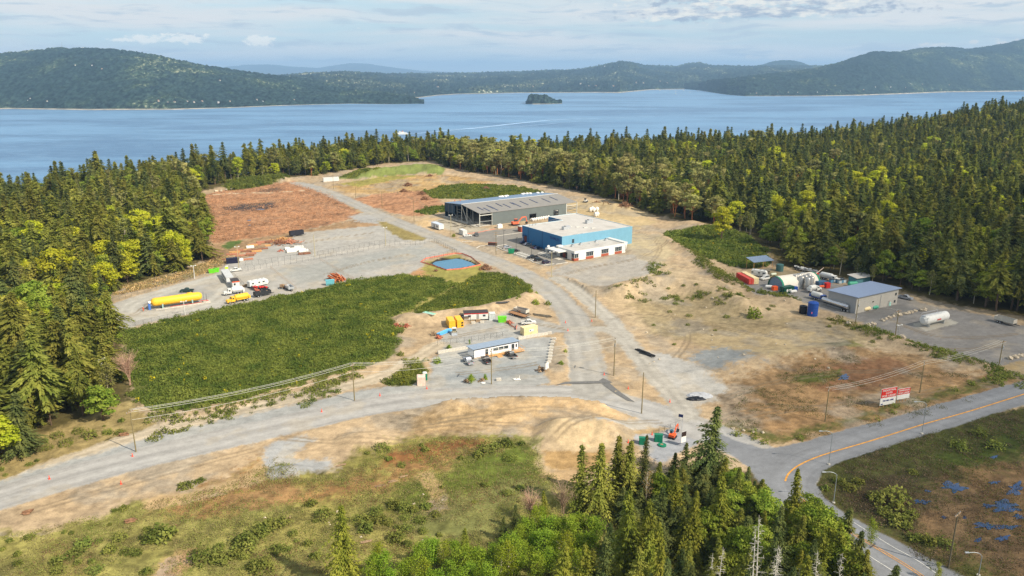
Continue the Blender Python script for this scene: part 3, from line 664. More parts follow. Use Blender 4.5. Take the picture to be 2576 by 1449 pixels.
hill('far_lowland', [(480, 215), (700, 196), (760, 191), (850, 188), (1000, 190), (1100, 188), (1200, 187), (1350, 182), (1440, 179), (1500, 170), (1530, 163), (1560, 158), (1585, 159), (1620, 168), (1700, 171), (1735, 164), (1760, 163), (1790, 169), (1850, 171), (1950, 170), (2100, 172), (2300, 172)],
     [(480, 266), (850, 258), (1000, 250), (1060, 245), (1100, 240), (1150, 237), (1300, 234), (1500, 233), (1560, 234), (1640, 226), (1760, 224), (1900, 236), (2300, 234)],
     [(480, 4200), (850, 4600), (1060, 6500), (1640, 6000), (1900, 6500), (2300, 6500)], fm2, rows=130, tree=22, und=.16, seed=11)
hill('left_hill', [(-400, 170), (-200, 158), (0, 143), (60, 138), (150, 130), (230, 127), (330, 134), (420, 150), (520, 170), (620, 185), (700, 195), (760, 202), (830, 214), (900, 229), (980, 240), (1040, 250), (1066, 258)],
     [(-400, 284), (0, 274), (200, 277), (420, 276), (560, 272), (700, 266), (800, 263), (880, 261), (950, 262), (1000, 262), (1050, 261), (1066, 261)],
     [(-400, 2600), (230, 2600), (520, 2200), (760, 1700), (900, 1000), (1000, 500), (1066, 120)], fm, rows=170, tree=12, und=.09, seed=21)
hill('rear_hill', [(1880, 178), (1910, 166), (1940, 157), (1965, 153), (1990, 153), (2020, 160), (2050, 172), (2080, 178)], [(1880, 205), (2080, 205)], [(1880, 900), (2080, 900)], fm2, rows=40, tree=10, und=.05, beach=False, seed=31)
hill('far_right_hill', [(2340, 134), (2420, 127), (2480, 121), (2520, 114), (2576, 102), (2640, 94)], [(2340, 228), (2640, 227)], [(2340, 2300), (2640, 2300)], fm, rows=70, tree=10, und=.06, beach=False, seed=35)
hill('right_hill', [(1690, 217), (1740, 210), (1800, 203), (1900, 192), (1990, 182), (2050, 174), (2080, 167), (2110, 160), (2150, 148), (2190, 138), (2240, 133), (2270, 131), (2300, 125), (2360, 121), (2400, 121), (2450, 127), (2520, 127), (2576, 124), (2700, 118), (2900, 112)],
     [(1690, 222), (1760, 227), (1830, 238), (1880, 242), (1960, 242), (2060, 242), (2180, 240), (2300, 236), (2400, 232), (2576, 230), (2900, 226)],
     [(1690, 150), (1760, 500), (1900, 1300), (2100, 2200), (2360, 2600), (2900, 2800)], fm, rows=150, tree=10, und=.12, seed=41)
hill('island', [(1324, 259), (1330, 246), (1340, 241), (1352, 240), (1370, 243), (1385, 250), (1395, 255), (1412, 260)], [(1322, 261.5), (1340, 262.5), (1380, 262), (1414, 260.5)], [(1322, 60), (1350, 200), (1395, 150), (1414, 40)], fm, du=1.0, rows=50, tree=11, und=.05, seed=51)
# ------------------------------------------------------------------ haze
def haze():
    m = bpy.data.materials.new('haze'); m.use_nodes = True; t = NT(m.node_tree); m.node_tree.nodes.clear()
    v = t.n('ShaderNodeVolumePrincipled'); v.inputs['Color'].default_value = (0.42, 0.68, 1.0, 1); v.inputs['Density'].default_value = 4.9e-5
    v.inputs['Anisotropy'].default_value = 0.0
    o = t.n('ShaderNodeOutputMaterial'); m.node_tree.links.new(v.outputs[0], o.inputs['Volume'])
    tag(MB().box(-62000, -900, -152, 62000, 47000, 545).build('haze', m), kind='stuff')
haze()
# ------------------------------------------------------------------ tree templates (each: trunk mesh + crown mesh, about 1 unit = 1 m)
def quads_mesh(name, C, D1, D2, m, tri=False):
    "one diamond leaf face per centre, spanned by D1 (length) and D2 (width)"
    C, D1, D2 = (np.asarray(a, float) for a in (C, D1, D2))
    V = np.stack([C - D1 * .5, C + D2 * .5, C + D1 * .5, C - D2 * .5], 1).reshape(-1, 3)
    F = np.arange(len(V)).reshape(-1, 4)
    return np_mesh(name, V, F, m)
def unit(v): return v / np.maximum(np.linalg.norm(v, axis=-1, keepdims=True), 1e-9)
def conifer(seed, H, rmax, start, m, bark, dens=1.0, droop=0.25, leaf=0.62, taper=0.86, ragged=0.25, name='crown'):
    r = np.random.default_rng(seed); C = []; A = []; B = []
    nwh = int((H * (1 - start)) / 0.52 * dens ** .5)
    for i in range(nwh):
        t = (i + r.uniform(-.3, .3)) / nwh; t = min(max(t, 0), .995); z = H * (start + (1 - start) * t)
        rad = rmax * (min(1.0, 0.45 + t * 3.0)) * (1 - t) ** taper * (1 + r.uniform(-ragged, ragged)) + 0.22
        nb = max(4, int((5 + 5 * rad / max(rmax, .1)) * dens))
        for k in range(nb):
            if r.random() < .10: continue
            a = r.uniform(0, 2 * math.pi); L = rad * r.uniform(.6, 1.18) * (1 + .30 * math.sin(a + seed + 5 * t) + .22 * math.sin(2 * a + 9 * t + seed * 2)); ca, sa = math.cos(a), math.sin(a)
            n = max(2, int(L / 0.55))
            up = r.uniform(.0, .25) * (0.3 + t)
            for j in range(n):
                f = (j + .55) / n; d = L * f
                zz = z - droop * L * f * f * 1.5 + up * d
                w = leaf * (1.35 - .75 * f) * r.uniform(.75, 1.35)
                for sgn in (-1, 1):
                    C.append((ca * d - sa * sgn * w * .33, sa * d + ca * sgn * w * .33, zz + r.uniform(-.14, .14)))
                    sl = r.uniform(.25, .8); A.append((ca * leaf * 1.25 - sa * sgn * w * .55, sa * leaf * 1.25 + ca * sgn * w * .55, -sl * leaf))
                    tl = r.uniform(-.5, .5); B.append((-sa * w * .62, ca * w * .62, tl * w - .1))
    for j in range(10): C.append((r.normal(0, .05), r.normal(0, .05), H - .12 * j)); A.append((0.08, .02, .8)); B.append((.12 + .03 * j, r.normal(0, .1), 0))
    me = quads_mesh(name, C, A, B, m)
    tk = MB().cyl((0, 0, -1.0), (0, 0, H * .5), .018 * H * .75, .011 * H, n=6).cyl((0, 0, H * .5), (0, 0, H * .97), .011 * H, .03, n=5)
    for k in range(int(14 * start * H / 8)):
        z = H * start * r.uniform(.35, 1); a = r.uniform(0, 6.28); l = r.uniform(.5, 1.6)
        tk.cyl((0, 0, z), (math.cos(a) * l, math.sin(a) * l, z - .2), .04, .01, n=3, cap=False)
    return tk.mesh('trunk', bark), me
def broadleaf(seed, H, rx, m, bark, nclump=14, leaves=95, leaf=.5, start=.3, open_=0.0, lean=0.0, sparse=1.0):
    r = np.random.default_rng(seed); C = []; A = []; B = []; tk = MB()
    top = np.array([lean * H, 0, H * .62]); tk.cyl((0, 0, -1), tuple(top * np.array([.5, .5, .6])), .020 * H, .014 * H, n=7)
    tk.cyl(tuple(top * np.array([.5, .5, .6])), tuple(top), .014 * H, .007 * H, n=6)
    for k in range(nclump):
        t = (k + .5) / nclump; ph = k * 2.39996 + r.uniform(-.4, .4)
        zc = start + (1 - start) * (0.12 + .80 * t); w = math.sin(min(1, max(0.0, (zc - start) / (1 - start) * .92 + .1)) * math.pi) ** .6
        rr = rx * w * r.uniform(.35, .78)
        c = np.array([math.cos(ph) * rr + lean * H * zc, math.sin(ph) * rr, H * zc - .06 * H * r.random()])
        s = rx * r.uniform(.30, .48) * (1 - open_ * .35); n = int(leaves * (s / (rx * .4)) ** 2 * sparse)
        d = unit(r.normal(size=(n, 3))); d[:, 2] = np.where(d[:, 2] < -.35, -d[:, 2] * .6, d[:, 2])
        p = c + d * s * np.array([1.1, 1.1, .8]) * r.uniform(.55, 1.08, (n, 1))
        nrm = unit(d + r.normal(0, .55, (n, 3))); tx = unit(np.cross(nrm, r.normal(size=(n, 3)))); ty = np.cross(nrm, tx)
        l = leaf * r.uniform(.65, 1.4, (n, 1))
        C.append(p); A.append(tx * l * 1.35); B.append(ty * l)
        q = (0, 0, H * max(.15, zc * .55)) if lean == 0 else (lean * H * zc * .55, 0, H * max(.15, zc * .55))
        tk.cyl(q, tuple(c), .009 * H * (1.2 - t * .6), .03, n=4, cap=False)
    return tk.mesh('trunk', bark), quads_mesh('crown', np.concatenate(C), np.concatenate(A), np.concatenate(B), m)
def slender(seed, H, rx, m, bark, n=700, leaf=.38, start=.35, power=1.0):
    "thin pale-trunked tree with light twiggy foliage"
    r = np.random.default_rng(seed); tk = MB(); bx, by = r.normal(0, .25, 2)
    tk.cyl((0, 0, -1), (bx, by, H * .55), .011 * H, .007 * H, n=6).cyl((bx, by, H * .55), (bx * 1.5, by * 1.5, H), .007 * H, .02, n=5)
    C = []; A = []; B = []; nb = int(34)
    for k in range(nb):
        t = (k + .5) / nb; z = H * (start + (1 - start) * t); a = r.uniform(0, 6.28)
        L = rx * (math.sin((t * .85 + .15) * math.pi) ** .7 + .12) * r.uniform(.6, 1.1); e = np.array([math.cos(a) * L, math.sin(a) * L, L * .9 + .2])
        b0 = np.array([bx * z / H, by * z / H, z]); tk.cyl(tuple(b0), tuple(b0 + e), .035, .008, n=3, cap=False)
        q = int(n / nb); f = r.uniform(.2, 1.05, (q, 1)); p = b0 + e * f + r.normal(0, .28 + .05 * rx, (q, 3))
        nr = unit(r.normal(size=(q, 3)) + np.array([0, 0, .5])); tx = unit(np.cross(nr, r.normal(size=(q, 3)))); ty = np.cross(nr, tx); l = leaf * r.uniform(.6, 1.4, (q, 1))
        C.append(p); A.append(tx * l * 1.4); B.append(ty * l)
    return tk.mesh('trunk', bark), quads_mesh('crown', np.concatenate(C), np.concatenate(A), np.concatenate(B), m)
def snag(seed, H, bark, nbr=46, spread=1.6):
    r = np.random.default_rng(seed); tk = MB().cyl((0, 0, -1), (0, 0, H), .010 * H, .02, n=6)
    br = MB()
    for k in range(nbr):
        z = H * (.22 + .76 * (k + r.random()) / nbr); a = r.uniform(0, 6.28); l = spread * (1.1 - z / H) * r.uniform(.6, 1.3) + .2
        e = (math.cos(a) * l, math.sin(a) * l, z + r.uniform(-.35, .25)); br.cyl((0, 0, z), e, .035, .008, n=3, cap=False)
        for q in range(2):
            f = r.uniform(.4, .9); p = (e[0] * f, e[1] * f, z + (e[2] - z) * f); br.cyl(p, (p[0] + r.normal(0, .3), p[1] + r.normal(0, .3), p[2] + r.normal(0, .25)), .018, .006, n=3, cap=False)
    return tk.mesh('trunk', bark), br.mesh('branch', bark)
def bare(seed, H, rx, bark, n=60):
    r = np.random.default_rng(seed); tk = MB(); br = MB()
    for s in range(3): tk.cyl((r.normal(0, .2), r.normal(0, .2), -1), (r.normal(0, .5), r.normal(0, .5), H * .6), .012 * H, .006 * H, n=5)
    for k in range(n):
        a = r.uniform(0, 6.28); z = H * r.uniform(.25, .6); l = rx * r.uniform(.4, 1.0)
        m_ = Vector((math.cos(a) * l * .4, math.sin(a) * l * .4, z + H * .18)); e = Vector((math.cos(a) * l, math.sin(a) * l, z + H * r.uniform(.28, .42)))
        br.cyl((0, 0, z), m_, .05, .03, n=3, cap=False).cyl(m_, e, .03, .008, n=3, cap=False)
        for q in range(4):
            e2 = m_.lerp(e, r.random()); br.cyl(e2, e2 + Vector((r.normal(0, .5), r.normal(0, .5), abs(r.normal(0, .6)))), .018, .006, n=3, cap=False)
    return tk.mesh('trunk', bark), br.mesh('branch', bark)
def bush(seed, rx, h, m, n=170, leaf=.34):
    r = np.random.default_rng(seed); d = unit(r.normal(size=(n, 3))); d[:, 2] = np.abs(d[:, 2])
    k = 1 + .28 * np.sin(d[:, :1] * 5 + seed) * np.cos(d[:, 1:2] * 4)
    p = d * np.array([rx, rx, h]) * r.uniform(.55, 1.0, (n, 1)) * k
    nr = unit(d * .6 + r.normal(0, .6, (n, 3)) + np.array([0, 0, .3])); tx = unit(np.cross(nr, r.normal(size=(n, 3)))); ty = np.cross(nr, tx); l = leaf * r.uniform(.6, 1.4, (n, 1))
    return p, tx * l * 1.5, ty * l
BARK = mat('conifer_bark', (96, 78, 62), .95, var=.3, scale=2)
PALE = mat('pale_bark', (190, 180, 160), .9, var=.25, scale=3)
ARBK = mat('orange_bark', (176, 112, 66), .8, var=.3, scale=2)
GREYW = mat('dead_wood', (196, 190, 176), .95, var=.2, scale=3)
FIRM = leafmat('fir_needles', (.155, .180, .032), (.335, .325, .065), .40, .26, .3)
FIRD = leafmat('dark_needles', (.075, .105, .034), (.175, .190, .052), .32, .26, .3)
CEDM = leafmat('cedar_fronds', (.15, .18, .025), (.30, .30, .045), .32, .18, .5)
MAPM = leafmat('maple_leaves', (.33, .38, .02), (.56, .56, .05), .35, .22, .4)
GRNM = leafmat('green_leaves', (.16, .23, .028), (.34, .38, .055), .38, .25, .4)
ARBM = leafmat('olive_leaves', (.23, .23, .07), (.43, .40, .14), .34, .2, .4)
ALDM = leafmat('alder_leaves', (.18, .19, .05), (.31, .30, .085), .35, .2, .5)
SAPM = leafmat('sapling_leaves', (.17, .27, .025), (.32, .42, .045), .4, .15, .6)
BROM = leafmat('broom_leaves', (.105, .145, .027), (.235, .255, .05), .36, .08, .10)
SHRM = leafmat('shrub_leaves', (.12, .15, .03), (.26, .27, .06), .28, .2, .6)
GRSM = leafmat('dry_grass', (.24, .22, .08), (.40, .34, .15), .3, .2, .3)
TPL = {
    'fir': [conifer(11 + k, H, rm, st, FIRM, BARK, dens, dr, lf) for k, (H, rm, st, dens, dr, lf) in enumerate([(22, 5.4, .10, 1.1, .25, .95), (25, 5.0, .26, 1.05, .3, .95), (20, 5.6, .05, 1.15, .2, .92), (24, 4.8, .36, 1.0, .3, .95), (18, 4.8, .04, 1.1, .25, .9)])],
    'darkfir': [conifer(31 + k, H, rm, st, FIRD, BARK, 1.0, .28, .74) for k, (H, rm, st) in enumerate([(22, 5.4, .07), (24, 5.0, .18), (19, 5.0, .04), (25, 4.8, .30)])],
    'maple': [broadleaf(51 + k, H, rx, MAPM, BARK, 17, 190, .5, .22) for k, (H, rx) in enumerate([(16, 5.2), (14, 4.6), (18, 5.0)])],
    'green': [broadleaf(61 + k, H, rx, GRNM, BARK, 16, 180, .5, .2) for k, (H, rx) in enumerate([(15, 4.6), (13, 4.2), (17, 4.4)])],
    'arbutus': [broadleaf(71 + k, H, rx, ARBM, ARBK, 15, 85, .7, .42, .3, ln) for k, (H, rx, ln) in enumerate([(17, 5.0, .05), (15, 4.4, -.06), (19, 4.8, .03)])],
    'alder': [slender(81 + k, H, rx, ALDM, PALE, 800, .5, st) for k, (H, rx, st) in enumerate([(18, 2.6, .35), (20, 2.4, .45), (15, 2.4, .3)])],
    'snag': [snag(91 + k, H, GREYW) for k, H in enumerate((16, 13, 18))],
}
TREE_WORD = {'fir': 'fir_tree', 'darkfir': 'dark_fir_tree', 'maple': 'maple_tree', 'green': 'green_leaf_tree', 'arbutus': 'arbutus_tree', 'alder': 'alder_tree', 'snag': 'dead_tree'}
TREE_H = {k: [max(v.co.z for v in a[0].vertices) for a in L] for k, L in TPL.items()}
def tree(kind, i, x, y, s, label, group=None, z=None, sxy=1.0, pair=None, word=None):
    tr, cr = pair or TPL[kind][i % len(TPL[kind])]
    e = bpy.data.objects.new(word or TREE_WORD[kind], None); COL.objects.link(e)
    e.location = (x, y, (z1(x, y) if z is None else z) - .15); e.scale = (s * sxy, s * sxy, s); e.rotation_euler = (R(RNG.normal(0, 1.2)), R(RNG.normal(0, 1.2)), RNG.uniform(0, 6.28))
    for nm, d in (('trunk', tr), ('branch' if d_is_branch(cr) else 'crown', cr)):
        o = bpy.data.objects.new(nm, d); COL.objects.link(o); o.parent = e
    return tag(e, label, 'tree', group)
def d_is_branch(me): return me.name.startswith('branch')

# ------------------------------------------------------------------ forests
FOREST_L = GP((-2600, 1800), (-700, 1500), (-60, 1205), (60, 1140), (130, 1095), (240, 1062), (325, 1040), (340, 1005), (318, 930), (298, 830), (262, 752), (300, 722), (420, 688), (480, 682), (515, 655), (526, 620), (524, 560), (500, 510), (488, 488), (505, 478), (560, 462), (640, 448), (725, 440), (770, 446), (900, 425), (1000, 408), (1095, 403))
FOREST_R = GP((1095, 403), (1120, 422), (1180, 434), (1300, 452), (1400, 470), (1500, 492), (1600, 525), (1700, 552), (1780, 566), (1870, 595), (1950, 640), (1975, 668), (2080, 684), (2260, 730), (2400, 764), (2576, 800), (3300, 900), (6000, 1000))
polyL = FOREST_L + [(0.02 * 900, 980), (-900, 980), (-1400, 500)]
polyR = FOREST_R + [(1500, 900), (1500, 1400), (0, 1300), (-80, 900)]
def scatter(poly, step):
    xs = [p[0] for p in poly]; ys = [p[1] for p in poly]
    gx, gy = np.meshgrid(np.arange(max(min(xs), -620), min(max(xs), 1150), step), np.arange(max(min(ys), 60), min(max(ys), 1250), step))
    x = gx.ravel() + RNG.uniform(-.48, .48, gx.size) * step; y = gy.ravel() + RNG.uniform(-.48, .48, gx.size) * step
    m = inside(x, y, poly); return x[m], y[m]
def keep(x, y):
    d = np.interp(x / y, _ex, _ed)
    q = y * CT + HC * ST; u = CX + FPX * x / q; z = hill_base(x, y)
    v = CY - FPX * (y * ST + (z + 22 - HC) * CT) / q
    return (y < d + 45) & (u > -420 - 9000 / y) & (u < 3000) & (v < 1560) & (z > -60)
TREES = []     # (kind, variant, x, y, z, scale, zone)
for zone, poly, step in (('left', polyL, 6.8), ('right', polyR, 7.4)):
    x, y = scatter(poly, step); m = keep(x, y); x, y = x[m], y[m]
    z = zat(x, y); n1_ = fbm(x / 45, y / 45, 101, 3); n2_ = fbm(x / 18, y / 18, 111, 3); rr = RNG.random(len(x))
    # distance to the open site: edge trees are smaller and leafier
    de, _, _ = polyline_dist(x, y, FOREST_L if zone == 'left' else FOREST_R)
    for k in range(len(x)):
        u, v = PX(x[k], y[k], z[k]); a = rr[k]; edge = de[k] < 9
        if zone == 'left':
            back = y[k] > 430
            if n2_[k] > .53 and a < .62 and not back: kind = 'maple' if a < .46 else 'green'
            elif a < (.13 if not back else .05): kind = 'maple'
            elif a < .23: kind = 'green'
            elif a < .32: kind = 'alder'
            elif a < .36 and back: kind = 'arbutus'
            elif a < .30: kind = 'snag'
            elif a < .82: kind = 'fir'
            else: kind = 'darkfir'
        else:
            mid = 1130 < u < 1800 and de[k] < 75
            if mid: kind = 'arbutus' if a < .40 else 'green' if a < .50 else 'maple' if a < .54 else 'alder' if a < .64 else 'fir' if a < .90 else 'darkfir'
            elif edge and u > 1750: kind = 'alder' if a < .45 else 'green' if a < .62 else 'fir' if a < .8 else 'darkfir'
            elif n2_[k] > .60 and a < .40 and y[k] < 620: kind = 'maple'
            elif a < .07: kind = 'maple'
            elif a < .14: kind = 'green'
            elif a < .15: kind = 'alder'
            elif a < .18: kind = 'arbutus'
            elif a < .19: kind = 'snag'
            elif a < .55: kind = 'fir'
            else: kind = 'darkfir'
        s = RNG.choice([RNG.uniform(.45, .8), RNG.uniform(.8, 1.05), RNG.uniform(1.0, 1.3)], p=[.3, .45, .25]) * (.85 if edge else 1.0) * (.9 + .25 * n1_[k])
        if kind == 'maple' and zone == 'left' and y[k] < 240 and rr[k] * 37 % 1 > .65: kind = 'fir'
        if kind == 'arbutus': s *= 1.15
        if kind in ('maple', 'green'): s *= RNG.uniform(.85, 1.1)
        i = int(RNG.integers(0, len(TPL[kind]))); TREES.append([kind, i, x[k], y[k], z[k], s, zone, u, v, de[k]])
LABELS = {
    ('fir', 'left'): 'olive green conifer standing among the crowded trees left of the yards', ('fir', 'right'): 'olive green conifer standing among the trees of the wood right of the warehouses',
    ('darkfir', 'left'): 'dark blue-green conifer in the wood left of the yellow tank yard', ('darkfir', 'right'): 'dark blue-green conifer in the shaded wood behind the grey warehouse yard',
    ('maple', 'left'): 'round yellow-green broadleaf tree between conifers left of the yards', ('maple', 'right'): 'round yellow-green broadleaf tree among the dark conifers on the right',
    ('green', 'left'): 'mid-green broadleaf tree between the conifers of the left wood', ('green', 'right'): 'mid-green broadleaf tree in the wood behind the blue warehouse',
    ('arbutus', 'left'): 'olive spreading tree with orange limbs behind the brown cleared field', ('arbutus', 'right'): 'olive spreading tree with orange limbs behind the warehouse being built',
    ('alder', 'left'): 'slender pale-trunked tree with thin foliage at the left wood', ('alder', 'right'): 'slender pale-trunked tree with thin foliage along the right wood edge',
    ('snag', 'left'): 'bare grey dead conifer standing in the left wood', ('snag', 'right'): 'bare grey dead conifer standing in the right wood'}
WOODS = {'left': 'wood left of the yards', 'right': 'wood right of the warehouses'}
def forests():
    byk = {}
    for t in TREES: byk.setdefault(t[0], []).append(t)
    for kind, L in byk.items():
        def size(t):
            h = TREE_H[kind][t[1]] * t[5]; inx = -30 < t[7] < 2606 and t[8] - h / t[3] * FPX < 1449
            vis = 1.6 if t[9] < 10 else 1.15 if t[9] < 20 else 1.0
            return h / t[3] * vis * (1 if inx else .05)
        L.sort(key=size, reverse=True)
        cap = 225 if kind == 'fir' else 300
        for t in L[:cap]: tree(kind, t[1], t[2], t[3], t[5], sxy=RNG.uniform(.95, 1.5), label= LABELS[(kind, t[6])], group=LABELS[(kind, t[6])].split(' in ')[0].split(' standing ')[0].split(' between ')[0].split(' among ')[0] + ' trees, ' + WOODS[t[6]], z=t[4])
        rest = L[cap:]
        if rest: stuff_forest(kind, rest)
def stuff_forest(kind, L):
    "all further trees of one kind: one object that sets the same tree meshes on its points"
    me = bpy.data.meshes.new('far_trees'); me.from_pydata([(t[2], t[3], t[4] - .2) for t in L], [], [])
    for nm, typ, vals in (('sc', 'FLOAT', [t[5] for t in L]), ('rot', 'FLOAT', [RNG.uniform(0, 6.28) for t in L]), ('var', 'INT', [t[1] for t in L])):
        at = me.attributes.new(nm, typ, 'POINT'); at.data.foreach_set('value', np.array(vals, np.int32 if typ == 'INT' else np.float32))
    nmw = {'fir': 'fir_wood', 'darkfir': 'dark_fir_wood', 'maple': 'maple_wood', 'green': 'green_leaf_wood', 'arbutus': 'arbutus_wood', 'alder': 'alder_wood', 'snag': 'dead_tree_wood'}[kind]
    o = link(bpy.data.objects.new(nmw, me)); tag(o, 'further trees like the nearer ' + TREE_WORD[kind].replace('_', ' ') + 's of the woods', 'wood', kind='stuff')
    ng = bpy.data.node_groups.new(nmw, 'GeometryNodeTree')
    ng.interface.new_socket('Geometry', in_out='INPUT', socket_type='NodeSocketGeometry'); ng.interface.new_socket('Geometry', in_out='OUTPUT', socket_type='NodeSocketGeometry')
    N = ng.nodes; Lk = ng.links; gi = N.new('NodeGroupInput'); go = N.new('NodeGroupOutput'); jn = N.new('GeometryNodeJoinGeometry')
    def attr(nm, typ):
        a = N.new('GeometryNodeInputNamedAttribute'); a.data_type = typ; a.inputs[0].default_value = nm; return a.outputs[0]
    sc_, ro, va = attr('sc', 'FLOAT'), attr('rot', 'FLOAT'), attr('var', 'INT')
    wide = N.new('ShaderNodeMath'); wide.operation = 'MULTIPLY'; Lk.new(sc_, wide.inputs[0]); wide.inputs[1].default_value = 1.22; sv_ = N.new('ShaderNodeCombineXYZ'); Lk.new(wide.outputs[0], sv_.inputs[0]); Lk.new(wide.outputs[0], sv_.inputs[1]); Lk.new(sc_, sv_.inputs[2])
    rv = N.new('ShaderNodeCombineXYZ'); Lk.new(ro, rv.inputs[2])
    for i in range(len(TPL[kind])):
        # a joined copy of trunk and crown for this variant
        tr, cr = TPL[kind][i]; bm = bmesh.new(); bm.from_mesh(cr); k = len(bm.faces); bm.from_mesh(tr); bm.faces.ensure_lookup_table()
        for f in bm.faces[k:]: f.material_index = 1
        jm = bpy.data.meshes.new('wood_tree'); bm.to_mesh(jm); bm.free(); jm.materials.append(cr.materials[0]); jm.materials.append(tr.materials[0])
        jo = bpy.data.objects.new('wood_tree', jm)
        oi = N.new('GeometryNodeObjectInfo'); oi.inputs[0].default_value = jo
        cmpn = N.new('FunctionNodeCompare'); cmpn.data_type = 'INT'; cmpn.operation = 'EQUAL'; Lk.new(va, cmpn.inputs[2]); cmpn.inputs[3].default_value = i
        ip = N.new('GeometryNodeInstanceOnPoints'); Lk.new(gi.outputs[0], ip.inputs['Points']); Lk.new(cmpn.outputs[0], ip.inputs['Selection'])
        Lk.new(oi.outputs['Geometry'], ip.inputs['Instance']); Lk.new(rv.outputs[0], ip.inputs['Rotation']); Lk.new(sv_.outputs[0], ip.inputs['Scale'])
        Lk.new(ip.outputs[0], jn.inputs[0])
    Lk.new(jn.outputs[0], go.inputs[0])
    md = o.modifiers.new('trees', 'NODES'); md.node_group = ng
forests()
def tip_on(u, v, h, kind, i, label, group, sxy=1.0):
    "tree whose tip shows at (u, v), standing on the terrain"
    z = 0.0
    for _ in range(12): x, y = G(u, v, z + h); z = .5 * z + .5 * z1(x, y)
    return tree(kind, i, x, y, h / TREE_H[kind][i % len(TPL[kind])], label, group, sxy=sxy)
for k, (x, y) in enumerate([(720, 1150), (1240, 1230), (1230, 1290), (1840, 1220), (1800, 1240), (1950, 1225), (2050, 1250), (2100, 1300), (60, 1420), (930, 1290), (1060, 1170), (2320, 1420), (140, 1085), (880, 1240), (1290, 1300)]): tip_on((2560 + x / 2.0125) * .670833, y / 2.0125 * .670833, 18, 'maple', k, 'tall bright yellow-green maple standing out of the right wood', 'bright maples of the right wood', 1.15)
for k, (x, y) in enumerate([(2320, 190), (2390, 250), (2400, 330), (1370, 80), (310, 180), (350, 200), (1660, 290), (1240, 290), (560, 330)]): tip_on(*U('D', x, y), 17, 'maple', k, 'yellow-green maple inside the right wood above the container yard', 'maples above the container yard', 1.1)
for k, (x, y) in enumerate([(1390, 360), (950, 400), (2100, 490), (1050, 460)]): tip_on(*U('D', x, y), 15, 'green', k, 'round green broadleaf tree inside the dark right wood', 'round green trees of the right wood', 1.1)
for k, (x, y) in enumerate([(600, 340), (430, 470), (960, 820), (1330, 650), (700, 430), (130, 740), (730, 850), (1230, 640), (270, 220), (440, 220), (60, 180), (300, 420)]): tip_on(*U('A', x, y), 12, 'maple', k, 'bright lime-green maple inside the left wood', 'bright maples of the left wood', .8)
print('TREES', len(TREES), {k: sum(1 for t in TREES if t[0] == k) for k in TPL})
# ------------------------------------------------------------------ scrub, shrubs, grass
def leaf_arrays(pts, rx, h, n, leaf, seed, spread=0.35):
    r = np.random.default_rng(seed); C = []; A = []; B = []
    T = [bush(seed * 7 + k, rx, h, None, n, leaf) for k in range(8)]
    for (x, y, z, s) in pts:
        p, a, b = T[int(r.integers(0, 8))]; c, q = math.cos(r.uniform(0, 6.28)), 0; c = r.uniform(0, 6.28); cs, sn = math.cos(c), math.sin(c)
        Rm = np.array([[cs, -sn, 0], [sn, cs, 0], [0, 0, 1]]).T; k = s * r.uniform(1 - spread, 1 + spread)
        C.append((p @ Rm) * k + np.array([x, y, z])); A.append((a @ Rm) * min(k, 1.15)); B.append((b @ Rm) * min(k, 1.15))
    return np.concatenate(C), np.concatenate(A), np.concatenate(B)
def thicket(name, poly, step, rx, h, n, leaf, m, label, seed, holes=None, dens=None):
    xs = [p[0] for p in poly]; ys = [p[1] for p in poly]
    gx, gy = np.meshgrid(np.arange(min(xs), max(xs), step), np.arange(min(ys), max(ys), step))
    x = gx.ravel() + RNG.uniform(-.5, .5, gx.size) * step; y = gy.ravel() + RNG.uniform(-.5, .5, gx.size) * step
    jx = x + (fbm(x / 5, y / 5, 5, 4) - .5) * 10 + RNG.normal(0, .8, x.size); jy = y + (fbm(x / 5, y / 5, 6, 4) - .5) * 10 + RNG.normal(0, .8, x.size)
    mk = inside(jx, jy, poly)
    if dens: mk &= fbm(x / dens[0], y / dens[0], seed, 3) > dens[1]
    x, y = x[mk], y[mk]; z = zat(x, y); s = .62 + .75 * fbm(x / 5, y / 5, 8, 3)
    if not len(x): return
    C, A, B = leaf_arrays(list(zip(x, y, z, s)), rx, h, n, leaf, seed)
    o = link(bpy.data.objects.new(name, quads_mesh(name, C, A, B, m))); tag(o, label, 'scrub', kind='stuff')
YELM = leafmat('broom_flowers', (.45, .36, .02), (.55, .42, .02), .2, .1, .5)
SL = {'big': 'dense green broom scrub covering the large field below the yards', 'middle': 'dense green broom scrub on the rise beside the curving road', 'small': 'green scrub patch beside the dirt track by the white container',
      'rightmound': 'green scrub covering the mound below the right wood', 'back': 'green scrub in front of the wood behind the shed', 'back2': 'small green scrub patch beside the unfinished shed', 'backleft': 'tall green scrub bank behind the brown field', 'moundfoot': 'scrub along the foot of the grass embankment'}
for i, (k, p) in enumerate(SHRUB_POLYS.items()):
    far_ = k in ('back', 'back2', 'backleft', 'moundfoot', 'rightmound')
    thicket('broom_scrub', p, 1.7 if far_ else 1.15, 1.25, 1.05 if k != 'backleft' else 3.0, 36 if far_ else 44, .55 if far_ else .32, BROM, SL[k], 200 + i, dens=(7, .36) if k in ('back', 'back2', 'moundfoot') else (6, .22) if k != 'big' else None)
    thicket('broom_flowers', p, 3.4, .6, 1.35, 10, .4, YELM, 'yellow broom flowers among the ' + SL[k].split(' ', 2)[2], 260 + i, dens=(5, .70))
def strip(pts, w): 
    L = spline(GP(*pts), 4); a = []; b = []
    for i, p in enumerate(L):
        q = L[min(i + 1, len(L) - 1)]; o = L[max(i - 1, 0)]; d = (q[0] - o[0], q[1] - o[1]); l = math.hypot(*d) or 1
        a.append((p[0] - d[1] / l * w, p[1] + d[0] / l * w)); b.append((p[0] + d[1] / l * w, p[1] - d[0] / l * w))
    return a + b[::-1]
